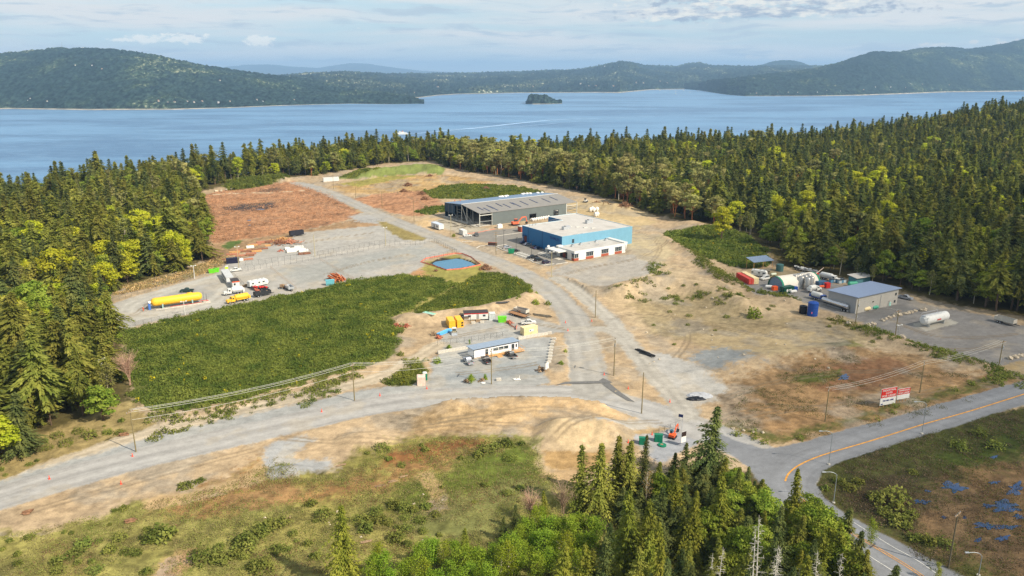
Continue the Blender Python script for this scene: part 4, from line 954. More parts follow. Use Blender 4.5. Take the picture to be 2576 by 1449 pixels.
for i, (pts, w, lab, dn) in enumerate([
    ([(2155, 826), (2260, 862), (2360, 890), (2440, 912), (2520, 945)], 3.0, 'dark green scrub on the berm below the round gravel yard', .3),
    ([(1690, 600), (1745, 640), (1800, 688), (1870, 722), (1950, 744), (2005, 760)], 2.6, 'green scrub row between sand slope and container yard', .25),
    ([(1660, 662), (1645, 680), (1665, 700), (1650, 690)], 2.2, 'scrub clump on the upper lip of the sand slope', .25),
    ([(1535, 738), (1590, 735), (1640, 720)], 1.6, 'scrub along the top edge of the sand slope', .42),
    ([(1575, 748), (1640, 752), (1740, 752), (1830, 748)], 3.5, 'scattered scrub across the sand slope', .52),
    ([(1810, 772), (1850, 765), (1880, 770)], 2.2, 'scrub clump below the sand slope', .35),
    ([(2085, 800), (2110, 812), (2140, 818)], 2.5, 'scrub beside the blue storage tank', .3),
    ([(390, 1105), (430, 1095), (480, 1082), (510, 1075)], 1.5, 'scrub strip between dirt track and lower road', .3),
    ([(520, 1060), (600, 1040), (680, 1022), (700, 1018)], 1.4, 'broken scrub strip beside the lower road', .45),
    ([(745, 1020), (800, 1005), (860, 988)], 2.6, 'scrub strip by the pole on the lower road', .3),
    ([(380, 1060), (500, 1046), (620, 1020), (760, 985), (900, 945)], 2.5, 'scrub fringe below the broom field', .3),
    ([(1840, 1090), (1950, 1114), (2060, 1092), (2200, 1049), (2400, 982), (2560, 938)], 1.2, 'weeds along the upper highway verge', .6),
    ([(2480, 945), (2540, 955), (2576, 962)], 6.0, 'green scrub at the bend of the berm by the highway', .3)]):
    thicket('scrub_strip', strip(pts, w), 1.2, .85, 1.05, 34, .28, BROM if i in (0, 1, 2, 9) else SHRM, lab, 300 + i, dens=(4, dn))
# single shrubs
BUSH = []
for k in range(8):
    rx, h = [(1.5, 1.7), (1.2, 1.5), (1.8, 1.6), (1.0, 1.3), (1.4, 1.3), (1.6, 2.0), (1.1, 1.1), (2.0, 1.8)][k]
    p, a, b = bush(400 + k, rx, h, None, 300, .24); BUSH.append(quads_mesh('foliage', p, a, b, SHRM))
BUSHG = [quads_mesh('foliage', *bush(420 + k, 1.3, 2.2, None, 240, .28), GRNM) for k in range(3)]
def shrub(x, y, s, label, group=None, green=False, k=None):
    k = int(RNG.integers(0, 8)) if k is None else k
    o = bpy.data.objects.new('shrub', BUSHG[k % 3] if green else BUSH[k]); COL.objects.link(o); o.location = (x, y, z1(x, y) - .05); o.rotation_euler = (0, 0, RNG.uniform(0, 6.28)); s *= .72; o.scale = (s * RNG.uniform(.9, 1.25), s * RNG.uniform(.9, 1.25), s * .9)
    return tag(o, label, 'shrub', group)
for fr, L, lab in [('F', [(325, 660, 1.3), (375, 705, 1.6), (510, 660, 1.9), (610, 640, 1.4), (672, 640, 1.2), (272, 728, 1.2), (440, 635, 1.2), (165, 818, .9), (208, 797, .7), (5, 850, 1.1), (590, 602, .6), (690, 575, 1.2), (30, 880, .6), (240, 695, 1.2), (120, 780, .8)], 'rounded green shrub on the bank between left wood and dirt track'),
                   ('F', [(1050, 945, 1.6), (1130, 915, 1.2), (700, 1070, 1.2), (650, 1080, .8), (620, 1160, .7), (405, 1210, .8), (165, 1235, 1.0), (55, 1250, .7), (365, 1205, .6)], 'green shrub at the edge of the sandy bank under the lower road'),
                   ('F', [(910, 1230, 3.0), (860, 1235, 1.8), (1150, 1350, 2.6), (1250, 1360, 2.2), (1340, 1330, 1.5), (1380, 1260, 2.4), (475, 1280, 1.9), (425, 1330, 1.8), (330, 1380, 1.8), (620, 1310, 1.7), (680, 1240, 1.3), (100, 1330, 1.2), (100, 1385, 1.2), (440, 1380, 1.0), (520, 1375, 1.0), (1440, 1390, 1.6), (1240, 1290, 1.1), (775, 1320, 1.2), (720, 1320, 1.2), (830, 1190, 1.2), (1490, 1200, 1.2), (15, 1295, .8), (560, 1255, .8), (540, 1425, 1.2), (830, 1430, 1.4), (330, 1425, 1.2)], 'dark green shrub in the rough grass at the lower left')]:
    for (x, y, s) in L: shrub(*P(fr, x, y), s, lab, 'shrubs: ' + lab)
for (x, y, s) in [(1060, 370, 1.9), (1105, 440, 1.3), (945, 400, 1.0), (1375, 380, 1.4), (1980, 330, 2.4), (1830, 370, 2.0), (1900, 350, 1.8), (1770, 420, 2.2), (2010, 440, 1.6), (1640, 440, 1.2), (1350, 340, 1.0), (2090, 330, 1.4), (525, 775, 1.6), (215, 950, 2.4), (160, 990, 2.2), (310, 920, 2.0), (1140, 790, 2.0), (1215, 820, 1.9), (1290, 820, 1.7), (1380, 800, 2.0), (1010, 840, 1.7), (900, 900, 1.8), (960, 910, 1.8), (930, 965, 2.2), (1040, 900, 1.5), (1340, 900, 1.6), (1230, 880, 1.0), (1100, 920, 1.3), (1165, 955, 1.0), (1240, 970, 1.4), (1160, 1040, 2.2), (1240, 1080, 1.6), (1360, 985, 1.2), (1480, 1010, .9), (620, 860, 2.0), (560, 900, 1.0), (500, 1070, 1.2), (390, 1000, 1.2), (420, 1050, .9), (560, 1170, 1.6), (170, 1260, 2.0), (120, 1240, 1.8), (280, 1120, 1.8), (40, 1100, 2.0), (30, 1170, 1.5), (350, 1110, 1.0), (1450, 860, 1.2), (1200, 490, 1.2), (1500, 650, .9), (1820, 640, 1.2), (1740, 760, .8), (2080, 660, 1.4), (1980, 700, 1.4)]:
    shrub(*P('H', x, y), s * .92, 'dark green shrub in the rough grass of the middle foreground', 'shrubs in the foreground grass')
for (x, y, s) in [(760, 1060, 3.0), (560, 965, .9), (660, 965, 1.8), (600, 975, 1.4), (200, 1020, .8), (320, 1108, .8), (92, 1108, .8), (578, 1058, 1.2), (505, 1146, .6), (230, 1240, .7), (330, 1048, 1.0), (240, 965, 1.2), (375, 890, 1.0), (290, 880, 1.0), (190, 880, .8), (30, 955, .8), (860, 1010, 1.0), (890, 985, .9), (1560, 1225, .9), (1270, 1120, .9)]:
    shrub(*P('D', x, y), s, 'lone green shrub on the pale sand right of the road', 'shrubs on the pale sand', green=s > 2)
for (x, y, s) in [(1420, 285, 1.2), (1470, 345, 1.6), (1580, 345, 1.4), (1475, 265, .8), (1230, 340, .9), (1320, 335, .9), (685, 740, 1.0), (580, 870, 1.4), (885, 1030, 1.4), (1015, 1020, .9), (245, 800, 1.2), (1300, 350, .6), (1740, 790, .8), (1700, 900, .9)]:
    shrub(*P('E', x, y), s, 'light green shrub on bare dirt around the site office', 'shrubs around the site office', green=True)
shrub(*P('C', 520, 738), 1.3, 'green shrub at the foot of the pole by the white container', green=True)
shrub(*P('A', 2000, 105), 4.6, 'big olive shrub at the corner of the brown field', k=0); shrub(*P('J', 755, 990), 3.4, 'tall bush in the wetland below the highway', k=5)
for (x, y, s) in [(800, 1120, 2.6), (860, 1070, 1.8), (700, 1060, 1.8), (980, 1240, 2.2), (900, 1220, 2.0), (640, 960, 1.8), (480, 900, 1.6), (540, 860, 1.6), (420, 860, 1.5), (1080, 1260, 1.6), (880, 800, 1.4), (330, 900, 1.4), (1180, 640, 2.0), (1400, 640, 2.0), (1300, 560, 1.8)]:
    shrub(*P('J', x, y), s, 'dark shrub in the wetland below the highway', 'shrubs in the wetland')
# grass and bramble tufts
def tufts(name, poly, n, m, label, seed, h=.4, cl=(6, .42), rx=.45, k=9, leaf=.30):
    r = np.random.default_rng(seed); xs = [p[0] for p in poly]; ys = [p[1] for p in poly]
    x = r.uniform(min(xs), max(xs), n); y = r.uniform(min(ys), max(ys), n); mk = inside(x, y, poly) & (fbm(x / cl[0], y / cl[0], seed, 4) > cl[1]); x, y = x[mk], y[mk]; z = zat(x, y)
    C = np.repeat(np.stack([x, y, z], 1), k, 0) + r.normal(0, 1, (len(x) * k, 3)) * np.array([rx, rx, h * .25]) + np.array([0, 0, h * .4])
    N = len(C); A = np.stack([r.normal(0, .35, N), r.normal(0, .35, N), r.uniform(.3, 1.0, N)], 1) * leaf; B = np.stack([r.normal(0, .5, N), r.normal(0, .5, N), r.normal(0, .15, N)], 1) * leaf * .75
    tag(link(bpy.data.objects.new(name, quads_mesh(name, C, A, B, m))), label, 'grass', kind='stuff')
GFORE = GP((0, 1352), (330, 1275), (560, 1225), (650, 1175), (700, 1150), (760, 1205), (850, 1190), (960, 1135), (1050, 1105), (1200, 1098), (1330, 1103), (1355, 1135), (1368, 1190), (1480, 1225), (1500, 1330), (1700, 1330), (1700, 1600), (-150, 1600))
BRBM = leafmat('bramble_leaves', (.22, .14, .07), (.34, .22, .11), .2, .2, .3)
GR2M = leafmat('green_grass', (.20, .24, .055), (.36, .37, .10), .3, .2, .3)
tufts('dry_grass', GFORE, 18000, GRSM, 'dry pale grass in the foreground', 501, cl=(5, .45))
tufts('green_grass', GFORE, 20000, GR2M, 'green grass and brambles in the foreground', 502, cl=(7, .50))
tufts('brown_bramble', GFORE, 9000, BRBM, 'brown dead brambles in the foreground', 503, cl=(11, .58), h=.6)
GWET = GP((2060, 1245), (2070, 1195), (2110, 1170), (2200, 1136), (2400, 1073), (2620, 1015), (2800, 1100), (2800, 1600), (2480, 1600), (2260, 1350), (2130, 1285))
tufts('wet_sedge', GWET, 15000, leafmat('sedge', (.15, .115, .065), (.26, .20, .12), .2, .2, .3), 'brown sedge of the wetland', 511, cl=(6, .46), h=.4)
tufts('wet_grass', GWET, 9000, leafmat('verge_grass', (.09, .11, .025), (.18, .20, .05), .2, .2, .3), 'dark green grass of the wetland verge', 512, cl=(9, .52), h=.4)
GRF = GP((1830, 1075), (1860, 980), (2000, 930), (2160, 890), (2440, 945), (2560, 950), (2400, 1030), (2200, 1075), (1950, 1115))
tufts('field_weeds', GRF, 9000, leafmat('weeds', (.07, .085, .02), (.15, .14, .05), .2, .2, .3), 'weeds in the brown field beside the lease signs', 521, cl=(7, .58), h=.4)
BRF = GP((490, 500), (560, 480), (740, 458), (830, 488), (890, 530), (830, 565), (600, 602), (530, 610), (528, 560))
tufts('wood_debris', BRF, 15000, mat('wood_chips', (178, 132, 96), .95, var=.45, scale=.4), 'wood chips and broken branches on the cleared brown field', 531, cl=(4, .40), h=.25, rx=.8, k=3, leaf=.7)
SLASH = GP((280, 745), (300, 722), (440, 690), (500, 668), (560, 645), (580, 650), (540, 680), (440, 712))
tufts('slash', SLASH, 4200, mat('slash_wood', (176, 148, 100), .95, var=.4, scale=.4), 'cut branches and brush between left wood and gravel yard', 541, cl=(5, .40), h=.7, rx=.8, k=4, leaf=.8)
tufts('brush_edge', SLASH, 3000, GRSM, 'dry undergrowth between left wood and gravel yard', 542, cl=(5, .42), h=.9, rx=.8, k=5, leaf=.7)

# ------------------------------------------------------------------ foreground trees, placed by the point of their tip
NEARC = {k: conifer(600 + k, 16, rm * 1.18, .03, m, BARK, d, dr, lf, tp, .3) for k, (rm, m, d, dr, lf, tp) in enumerate([(3.9, FIRM, 1.7, .30, .50, 1.0), (3.0, FIRM, 1.6, .25, .46, .95), (4.6, CEDM, 2.0, .42, .46, .9), (3.9, CEDM, 2.0, .40, .44, .85), (4.6, FIRD, 1.8, .22, .50, .95), (3.6, FIRD, 1.7, .25, .46, 1.0)])}
NEARG = [broadleaf(680 + k, H, rx, GRNM, BARK, 17, 300, .36, .15) for k, (H, rx) in enumerate([(15, 4.4), (13, 4.2)])]; NEARM = broadleaf(690, 16, 5.0, MAPM, BARK, 17, 260, .42, .2)
SAP = [slender(620 + k, 8, 1.9, SAPM, BARK, 2600, .19, .08) for k in range(4)]
SAPY = [slender(630 + k, 9, 1.6, leafmat('yellow_sapling', (.22, .26, .02), (.34, .38, .04), .4, .1, .6), PALE, 2000, .18, .15) for k in range(2)]
BARE = [bare(640, 8, 2.6, mat('bare_twigs', (150, 128, 104), .95, var=.2), 70), bare(641, 8, 3.0, mat('pink_twigs', (186, 152, 128), .95, var=.2), 110)]
def tip(u, v, h, pair, base_h, label, word, group=None, sxy=1.0, i=0, fr='W'):
    u, v = U(fr, u, v); x, y = G(u, v, h); return tree('fir', 0, x, y, h / base_h, label, group, sxy=sxy, pair=pair, word=word)
for u, v, h, k, sx_, lab in [(1400, 140, 19.5, 4, 1.05, 'tallest dark fir, beside the road at the junction'), (380, 428, 16, 1, 1.1, 'slender fir with a thin ragged top at the left of its group'), (545, 428, 16.5, 0, 1.2, 'broad green fir just right of the slender ragged one'), (660, 370, 16, 0, 1.1, 'pointed fir in front of the cut sand bank'), (742, 405, 15, 0, 1.1, 'fir with drooping sides left of the green boxes'), (870, 368, 12.5, 5, .9, 'small dark fir in front of the green boxes'), (1180, 420, 12, 5, 1.1, 'dark bushy fir at the left foot of the tallest one'), (1640, 598, 11, 5, 1.0, 'small dark fir beside the highway corner'), (1010, 760, 12, 5, 1.2, 'dark fir in the shade in the middle of the lower wood')]:
    tip(u, v, h, NEARC[k], 16, lab, 'fir_tree', None, sx_, fr='I')
for u, v, h, k, sx_, lab in [(745, 785, 20, 2, .85, 'tall yellow-green cedar, leftmost of the big pair in the lower wood'), (892, 868, 18, 3, .9, 'yellow-green cedar leaning on the tallest cedar from the right'), (985, 1025, 15, 2, .85, 'lower yellow-green cedar right of the big pair'), (1262, 775, 16, 3, .8, 'cedar with a pale crooked tip left of the olive tree'), (1440, 648, 18, 2, .85, 'olive green cedar under the tallest dark fir'), (1120, 620, 11, 3, 1.0, 'short pale green cedar below the dark bushy fir'), (80, 785, 9, 3, .8, 'small bright yellow-green cedar among saplings'), (250, 1190, 14, 2, 1.0, 'olive cedar with a wide skirt at the bottom edge'), (400, 1200, 13, 3, 1.0, 'cedar at the bottom edge right of the wide one'), (640, 1350, 9, 3, 1.2, 'small cedar at the bottom edge beside bare twigs')]:
    tip(u, v, h, NEARC[k], 16, lab, 'cedar_tree', None, sx_, fr='I')
tip(760, 768, 18, NEARC[3], 16, 'lone cedar in the foreground grass at the bottom', 'cedar_tree', None, .92, fr='H')
tip(1965, 862, 5.5, NEARC[5], 16, 'knee-high dark young fir beside the saplings', 'young_fir', None, 1.3, fr='H'); tip(1672, 945, 5, NEARC[3], 16, 'small yellowish young conifer in the foreground grass', 'young_fir', None, 1.2, fr='H'); tip(2050, 770, 6, NEARC[5], 16, 'young dark fir behind the bare brown bush', 'young_fir', None, 1.3, fr='H')
for u, v, h, k, sx_, lab, w in [(165, 765, 16, 2, .8, 'olive conifer standing right at the highway curve', 'cedar_tree'), (45, 1055, 17, 4, .75, 'dark conifer at the bottom left of the highway curve', 'fir_tree'), (490, 1005, 14, 5, 1.3, 'dark broad pine in front of the lower highway', 'pine_tree')]:
    tip(u, v, h, NEARC[k], 16, lab, w, None, sx_, fr='J')
for u, v, h, lab in [(240, 925, 10, 'rounded pale green tree overhanging the highway'), (310, 1060, 10, 'green tree in front of the highway next to the dark pine'), (130, 960, 9, 'mid-green tree beside the olive conifer at the curve'), (215, 1010, 12, 'mid-green tree left of the rounded pale green one'), (275, 985, 13, 'pale green tree hiding the inner edge of the highway'), (345, 1010, 13, 'mid-green tree hiding the yellow line of the highway'), (410, 1065, 12, 'green tree left of the dark broad pine')]:
    tip(u, v, h, NEARG[0], 15, lab, 'green_leaf_tree', None, 1.0, fr='J')
for u, v, h, lab in [(1760, 735, 7, 'pale green bushy tree on the roadside by the highway corner'), (1545, 610, 8, 'green bushy tree right of the tallest fir'), (980, 640, 9, 'dark green broadleaf tree behind the cedars in the lower wood')]:
    tip(u, v, h, NEARG[1], 13, lab, 'green_leaf_tree', None, .9, fr='I')
tip(640, 1100, 6, SAPY[0], 9, 'small yellow-leaved tree hanging over the lower highway', 'maple_tree', None, 1, fr='J'); tip(1060, 1370, 4, SAPY[1], 9, 'yellow-green bush tree at the bottom edge of the wetland', 'maple_tree', None, 1, fr='J')
for u, v, h, lab in [(1780, 990, 16, 'tallest bare white dead tree at the bottom'), (1430, 1232, 12, 'bare white dead tree left of centre at the bottom edge'), (1372, 1268, 11, 'thin bare dead tree, leftmost of the white ones'), (1728, 1105, 14, 'bare white dead tree just left of the tallest one'), (1885, 1220, 12, 'bare dead tree right of the tallest white one')]:
    tip(u, v, h * 1.35, TPL['snag'][0], 16, lab, 'dead_tree', None, 1.1, fr='I')
for u, v, h, lab in [(300, 1288, 10, 'short bare dead tree under the dark pine'), (430, 1298, 10, 'bare dead tree in front of the lower highway'), (35, 1262, 12, 'bare dead tree below the highway curve'), (160, 1400, 8, 'stub of a dead tree at the bottom edge')]:
    tip(u, v, h * 1.4, TPL['snag'][1], 13, lab, 'dead_tree', None, 1.1, fr='J')
tip(230, 755, 8, BARE[0], 6.5, 'leafless pale tree beside the slender ragged fir', 'bare_tree', fr='I'); tip(875, 650, 9.5, slender(651, 9, 1.3, leafmat('bud', (.22, .15, .05), (.3, .2, .07), .3, .1), PALE, 260, .2, .35), 9, 'thin leafless alder with orange buds in the lower wood', 'bare_tree', fr='I')
tip(2160, 715, 6, BARE[1], 6.5, 'brown leafless bush tree behind the bright saplings', 'bare_tree', fr='H'); tip(715, 212, 9, BARE[1], 6.5, 'round leafless pinkish tree at the edge of the broom field', 'bare_tree', fr='F')
tip(585, 205, 10, broadleaf(661, 15, 3.4, leafmat('blossom', (.6, .58, .48), (.7, .68, .6), .3, .1), BARK, 10, 90, .45), 14, 'white blossoming tree in the left wood edge', 'blossom_tree', fr='F')
for u, v, h in [(120, 905, 14), (165, 935, 12), (95, 925, 10)]:
    tip(u, v, h * .85, NEARM, 16, 'big bright yellow-green maple at the lower left wood edge', 'maple_tree', 'bright maples at the lower left', 1.15)
k = 0
for u, v in [(1020, 1050), (985, 1120), (1060, 1110), (1330, 1030), (1400, 1010), (1450, 1012), (1510, 1050), (1600, 1022), (1660, 1060), (1750, 1060), (1810, 1100), (1870, 1050), (1930, 1070), (1950, 1000), (2010, 960), (2080, 900), (2120, 850), (2160, 880), (2200, 800), (2240, 770), (2300, 830), (2350, 860), (2400, 850), (2450, 832), (2500, 850), (2540, 822), (2600, 840), (2650, 850), (1200, 1180), (1260, 1150), (1360, 1190), (1420, 1230), (1560, 1160), (1700, 1180), (1640, 1240), (1840, 1190), (2000, 1060), (2060, 1000), (2120, 1030), (2200, 960), (2260, 940), (2330, 960), (2420, 980), (2520, 980), (2600, 960), (2200, 1100), (2300, 1080), (2420, 1110), (2540, 1100), (1120, 1240), (1500, 1240)]:
    tip(u, v, RNG.uniform(6.5, 9.0), (SAPY if k % 6 == 0 else SAP)[k % (2 if k % 6 == 0 else 4)], 9.5, 'bright yellow-green sapling in the thicket at the bottom' if k % 6 == 0 else 'fresh green sapling in the thicket at the bottom', 'sapling', 'yellow-green saplings of the bottom thicket' if k % 6 == 0 else 'fresh green saplings of the bottom thicket', 1.15, fr='H'); k += 1
FILL = GP((1480, 1500), (2150, 1500), (2420, 1800), (2500, 2200), (1250, 2200))
x, y = scatter(FILL, 5.0)
for k in range(len(x)):
    if y[k] > 60 and PX(x[k], y[k], 13.5)[1] < 1449: tree('fir', 0, x[k], y[k], RNG.uniform(.65, .95), 'shaded conifer of the wood along the bottom edge', 'conifers of the bottom wood', pair=NEARC[(4, 5, 0, 2)[k % 4]], word='fir_tree')
FILL2 = GP((1560, 1300), (1700, 1210), (1830, 1200), (1900, 1270), (1980, 1350), (2060, 1420), (1600, 1450), (1520, 1400))
x, y = scatter(FILL2, 4.2)
for k in range(len(x)): tree('fir', 0, x[k], y[k], RNG.uniform(.35, .6), 'low shaded conifer between the taller trees of the lower wood', 'low conifers of the lower wood', pair=NEARC[(4, 5, 4, 0)[k % 4]], word='young_fir', sxy=1.4)

LOWG = GP((1850, 1235), (1900, 1275), (1960, 1325), (2050, 1395), (2110, 1449), (2140, 1500), (1700, 1500), (1700, 1400))
x, y = scatter(LOWG, 5.2)
for k in range(len(x)): tree('fir', 0, x[k], y[k], RNG.uniform(.5, .85), 'green bushy tree in the belt left of the lower highway' if k % 3 else 'olive conifer in the belt left of the lower highway', 'green trees left of the lower highway' if k % 3 else 'conifers left of the lower highway', pair=NEARG[k % 2] if k % 3 else NEARC[k % 6], word='green_leaf_tree' if k % 3 else 'fir_tree')
for u, v, h, k, lab in [(60, 1000, 13, 5, 'slim dark conifer left of the olive one at the curve'), (190, 1060, 13, 0, 'mid-green conifer under the olive one at the curve'), (430, 1120, 13, 2, 'olive cedar in front of the lower highway'), (560, 1160, 12, 4, 'dark conifer right of the broad pine'), (330, 1160, 13, 3, 'pale cedar left of the broad pine'), (600, 1270, 11, 0, 'low fir at the edge of the lower highway')]: tip(u, v, h, NEARC[k], 16, lab, 'cedar_tree' if 'cedar' in lab else 'fir_tree', None, 1.05, fr='J')
# ------------------------------------------------------------------ materials for built things
GLASS = mat('window_glass', (52, 62, 66), .15, var=.15, spec=.6)
STEEL = mat('steel', (140, 142, 140), .5, .4, .15)
GALV = mat('galvanised', (190, 194, 196), .45, .5, .12)
WHITE = mat('white_paint', (212, 212, 206), .55, var=.06, dirt=(205, 203, 192))
DARKM = mat('dark_metal', (44, 46, 48), .6, var=.2)
RUBBER = mat('rubber', (30, 30, 30), .9, var=.2)
CONC = mat('concrete', (196, 190, 176), .9, var=.18, scale=1.2, dirt=(165, 158, 142))
WOOD = mat('new_timber', (196, 150, 96), .85, var=.2, scale=2)
OLDW = mat('weathered_timber', (150, 126, 98), .9, var=.25, scale=2)
POLEM = mat('pole_wood', (128, 116, 82), .9, var=.2, scale=1)
BRICK = mat('red_brick', (158, 82, 58), .85, var=.2, scale=3)
RED = mat('red_paint', (196, 44, 36), .5, var=.12); ORANGE = mat('orange_paint', (222, 92, 42), .5, var=.12); YEL = mat('yellow_paint', (238, 186, 52), .45, var=.08, dirt=(214, 168, 60))
GRN = mat('lime_paint', (104, 196, 40), .5, var=.1); TEAL = mat('teal_paint', (70, 150, 140), .6, var=.15); DGRN = mat('dark_green_paint', (20, 92, 66), .5, var=.12)
BLUEP = mat('blue_plastic', (28, 72, 150), .5, var=.1); BLACKP = mat('black_plastic', (24, 28, 34), .5, var=.15); CHROME = mat('polished_steel', (205, 205, 205), .18, .9, .05)
NETM = mat('orange_net', (214, 122, 100), .8, var=.15)
def text_part(s, size, m, parent, loc, rz=0.0, name='lettering', ext=.02, tilt=math.pi / 2, width=None):
    cu = bpy.data.curves.new('t', 'FONT'); cu.body = s; cu.size = size; cu.extrude = ext; cu.align_x = 'CENTER'; cu.offset = size * .012
    o = bpy.data.objects.new('t', cu); COL.objects.link(o); bpy.context.view_layer.update()
    me = bpy.data.meshes.new_from_object(o.evaluated_get(bpy.context.evaluated_depsgraph_get())); bpy.data.objects.remove(o)
    me.materials.clear(); me.materials.append(m); k = bpy.data.objects.new(name, me); COL.objects.link(k); k.parent = parent
    k.location = loc; k.rotation_euler = (tilt, 0, rz)
    if width and me.vertices:
        w = max(v.co.x for v in me.vertices) - min(v.co.x for v in me.vertices); k.scale = (width / w, 1, 1)
    return k
def window(parent, x0, x1, z0, z1, y, face=-1, panes=2, frame=WHITE, axis='x', dep=.08):
    "framed glazing on a wall plane; axis x: wall runs along x at y; axis y: wall runs along y at x=y"
    f = MB(); g = MB(); t = .09
    def bx(b, a0, a1, c0, c1, d0, d1):
        lo, hi = sorted((y + face * d0, y + face * d1))
        if axis == 'x': b.box(a0, lo, c0, a1, hi, c1)
        else: b.box(lo, a0, c0, hi, a1, c1)
    bx(g, x0 + t, x1 - t, z0 + t, z1 - t, .0, dep * .5)
    bx(f, x0, x1, z0, z0 + t, 0, dep); bx(f, x0, x1, z1 - t, z1, 0, dep); bx(f, x0, x0 + t, z0 + t, z1 - t, 0, dep); bx(f, x1 - t, x1, z0 + t, z1 - t, 0, dep)
    for k in range(1, panes):
        xm = x0 + (x1 - x0) * k / panes; bx(f, xm - t * .4, xm + t * .4, z0 + t, z1 - t, 0, dep)
    w = f.build('window', frame, parent); g.build('pane', GLASS, w); return w
def door(parent, x0, x1, z0, z1, y, face, m, axis='x'):
    lo, hi = sorted((y, y + face * .08)); b = MB(); h = MB()
    if axis == 'x': b.box(x0, lo, z0, x1, hi, z1); h.box(x1 - .22, min(lo, hi + .05 * face), z0 + 1, x1 - .1, max(hi, lo + .05 * face) + .02, z0 + 1.12)
    else: b.box(lo, x0, z0, hi, x1, z1); h.box(min(lo, lo + .05 * face), x1 - .22, z0 + 1, max(hi, hi + .05 * face), x1 - .1, z0 + 1.12)
    d = b.build('door', m, parent); h.build('handle', STEEL, d); return d
def rtu(parent, x, y, z, sx_, sy_, sz_, name='rooftop_unit'):
    o = MB().box(x, y, z, x + sx_, y + sy_, z + sz_).box(x - .15, y + .2, z + .2, x, y + sy_ - .2, z + sz_ * .7).build(name, GALV, parent)
    MB().cyl((x + sx_ * .3, y + sy_ / 2, z + sz_), (x + sx_ * .3, y + sy_ / 2, z + sz_ + .18), min(sx_, sy_) * .32, n=12).build('fan', DARKM, o)
    return o

# ---- blue warehouse with white office wing
BLUEW = mat('blue_cladding', (112, 160, 182), .5, var=.04, scale=.3, wave=(0, 1.0)); BLUE_SHADED = mat('blue_cladding_shaded', (40, 108, 156), .5, var=.04, scale=.3, wave=(1, 1.0))  # same blue twice: shade of the unlit walls is put into the darker colour
ROOFW = mat('pale_roof_membrane', (184, 180, 172), .85, var=.05, scale=.25, dirt=(170, 165, 156))
bw = thing('blue_warehouse', 'big bright blue warehouse with flat pale roof and a white office wing', 'building', (25.8, 387.9, 0), R(34))
out = [(0, 0), (48.7, 0), (48.7, 49.5), (27.9, 49.5), (27.9, 36), (0, 36)]; H = 9.5
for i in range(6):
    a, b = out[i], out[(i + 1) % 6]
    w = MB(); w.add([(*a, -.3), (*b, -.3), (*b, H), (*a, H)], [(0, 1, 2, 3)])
    w.build('wall', BLUEW if i in (0, 2) else BLUE_SHADED, bw)
inn = [(.35, .35), (48.35, .35), (48.35, 49.15), (28.25, 49.15), (28.25, 35.65), (.35, 35.65)]
MB().add([(x, y, H - .28) for x, y in inn], [(0, 1, 2, 3, 4, 5)]).build('roof', ROOFW, bw)
pr = MB()
for i in range(6):
    a, b, c, d = out[i], out[(i + 1) % 6], inn[(i + 1) % 6], inn[i]
    pr.add([(*a, H), (*b, H), (*c, H), (*d, H), (*d, H - .3), (*c, H - .3)], [(0, 1, 2, 3), (3, 2, 5, 4)])
pr.build('parapet', mat('parapet_cap', (182, 196, 200), .5, var=.05), bw)
for y in (17.2, 30.2): MB().box(-.06, y - .12, 0, 0.02, y + .12, H - .1).build('downpipe', mat('navy_trim', (20, 52, 92), .5), bw)
MB().box(-.10, 31.6, 0, .02, 34.4, 4.2).build('loading_door', mat('brown_red_door', (112, 52, 42), .6, var=.2, wave=(2, .5)), bw)
MB().box(-1.2, 31.2, 4.3, .0, 34.8, 4.5).build('door_hood', mat('navy_trim', (20, 52, 92)), bw)
MB().box(-.25, 35.4, 0, .0, 35.7, 3.2).build('corner_guard', WHITE, bw)
text_part('THALES', 2.0, mat('navy_letters', (22, 34, 110), .4), bw, (-.06, 6.3, 6.6), R(-90), width=8.4)
window(bw, 6.6, 8.0, 5.3, 7.3, 0, -1, 1, DARKM)
rtu(bw, 12, 14, H - .28, 4.6, 2.0, 1.7); rtu(bw, 33.5, 20.5, H - .28, 4.2, 2.0, 1.9)
for x, y in ((19.5, 19.5), (22.0, 15.8), (24.5, 12), (27.0, 8.5)): MB().box(x, y, H - .28, x + 2.4, y + 1.2, H + .02).build('skylight', mat('skylight_dome', (200, 198, 186), .3, spec=.5), bw)
for x, y in ((3, 33), (5.5, 33.6), (8, 34.2)): MB().cyl((x, y, H - .28), (x, y, H + .5), .35, .28, n=10).build('vent', GALV, bw)
for x0, y0, x1, y1 in ((8, 1.5, 12, 2.1), (22, 40, 31, 42), (13, 1, 15, 2)): MB().cbox((x0 + x1) / 2, (y0 + y1) / 2, H - .265, x1 - x0, .45, .02, .15).build('roof_seam', mat('tar', (120, 116, 108), .9), bw)
# white office wing
wing = MB(); X0, X1, Y0, HW = -3.4, 30.4, -14.7, 5.0
wing.box(X0, Y0, 0, X1, -.01, HW - .35)
ow = wing.build('office_wing', mat('white_cladding', (214, 213, 208), .6, var=.04, scale=.4), bw)
MB().box(X0, Y0, HW - .35, X0 + .35, 0, HW).box(X0 + .35, Y0, HW - .35, X1 - .35, Y0 + .35, HW).box(X1 - .35, Y0, HW - .35, X1, 0, HW + .3).build('wing_parapet', WHITE, ow)
MB().box(X0 + .35, Y0 + .35, HW - .34, X1 - .35, -.02, HW - .26).build('wing_roof', ROOFW, ow)
for a, b in ((4.1, 8.9), (14.2, 19.0), (23.4, 28.1)):
    MB().box(a - .1, Y0 - .12, 0, b + .1, Y0 + .02, 1.25).build('brick_panel', BRICK, ow); window(ow, a, b, 1.35, 3.5, Y0, -1, 4)
    MB().box(a - .15, Y0 - .35, 3.5, b + .15, Y0, 3.62).build('window_hood', mat('navy_trim', (20, 52, 92)), ow)
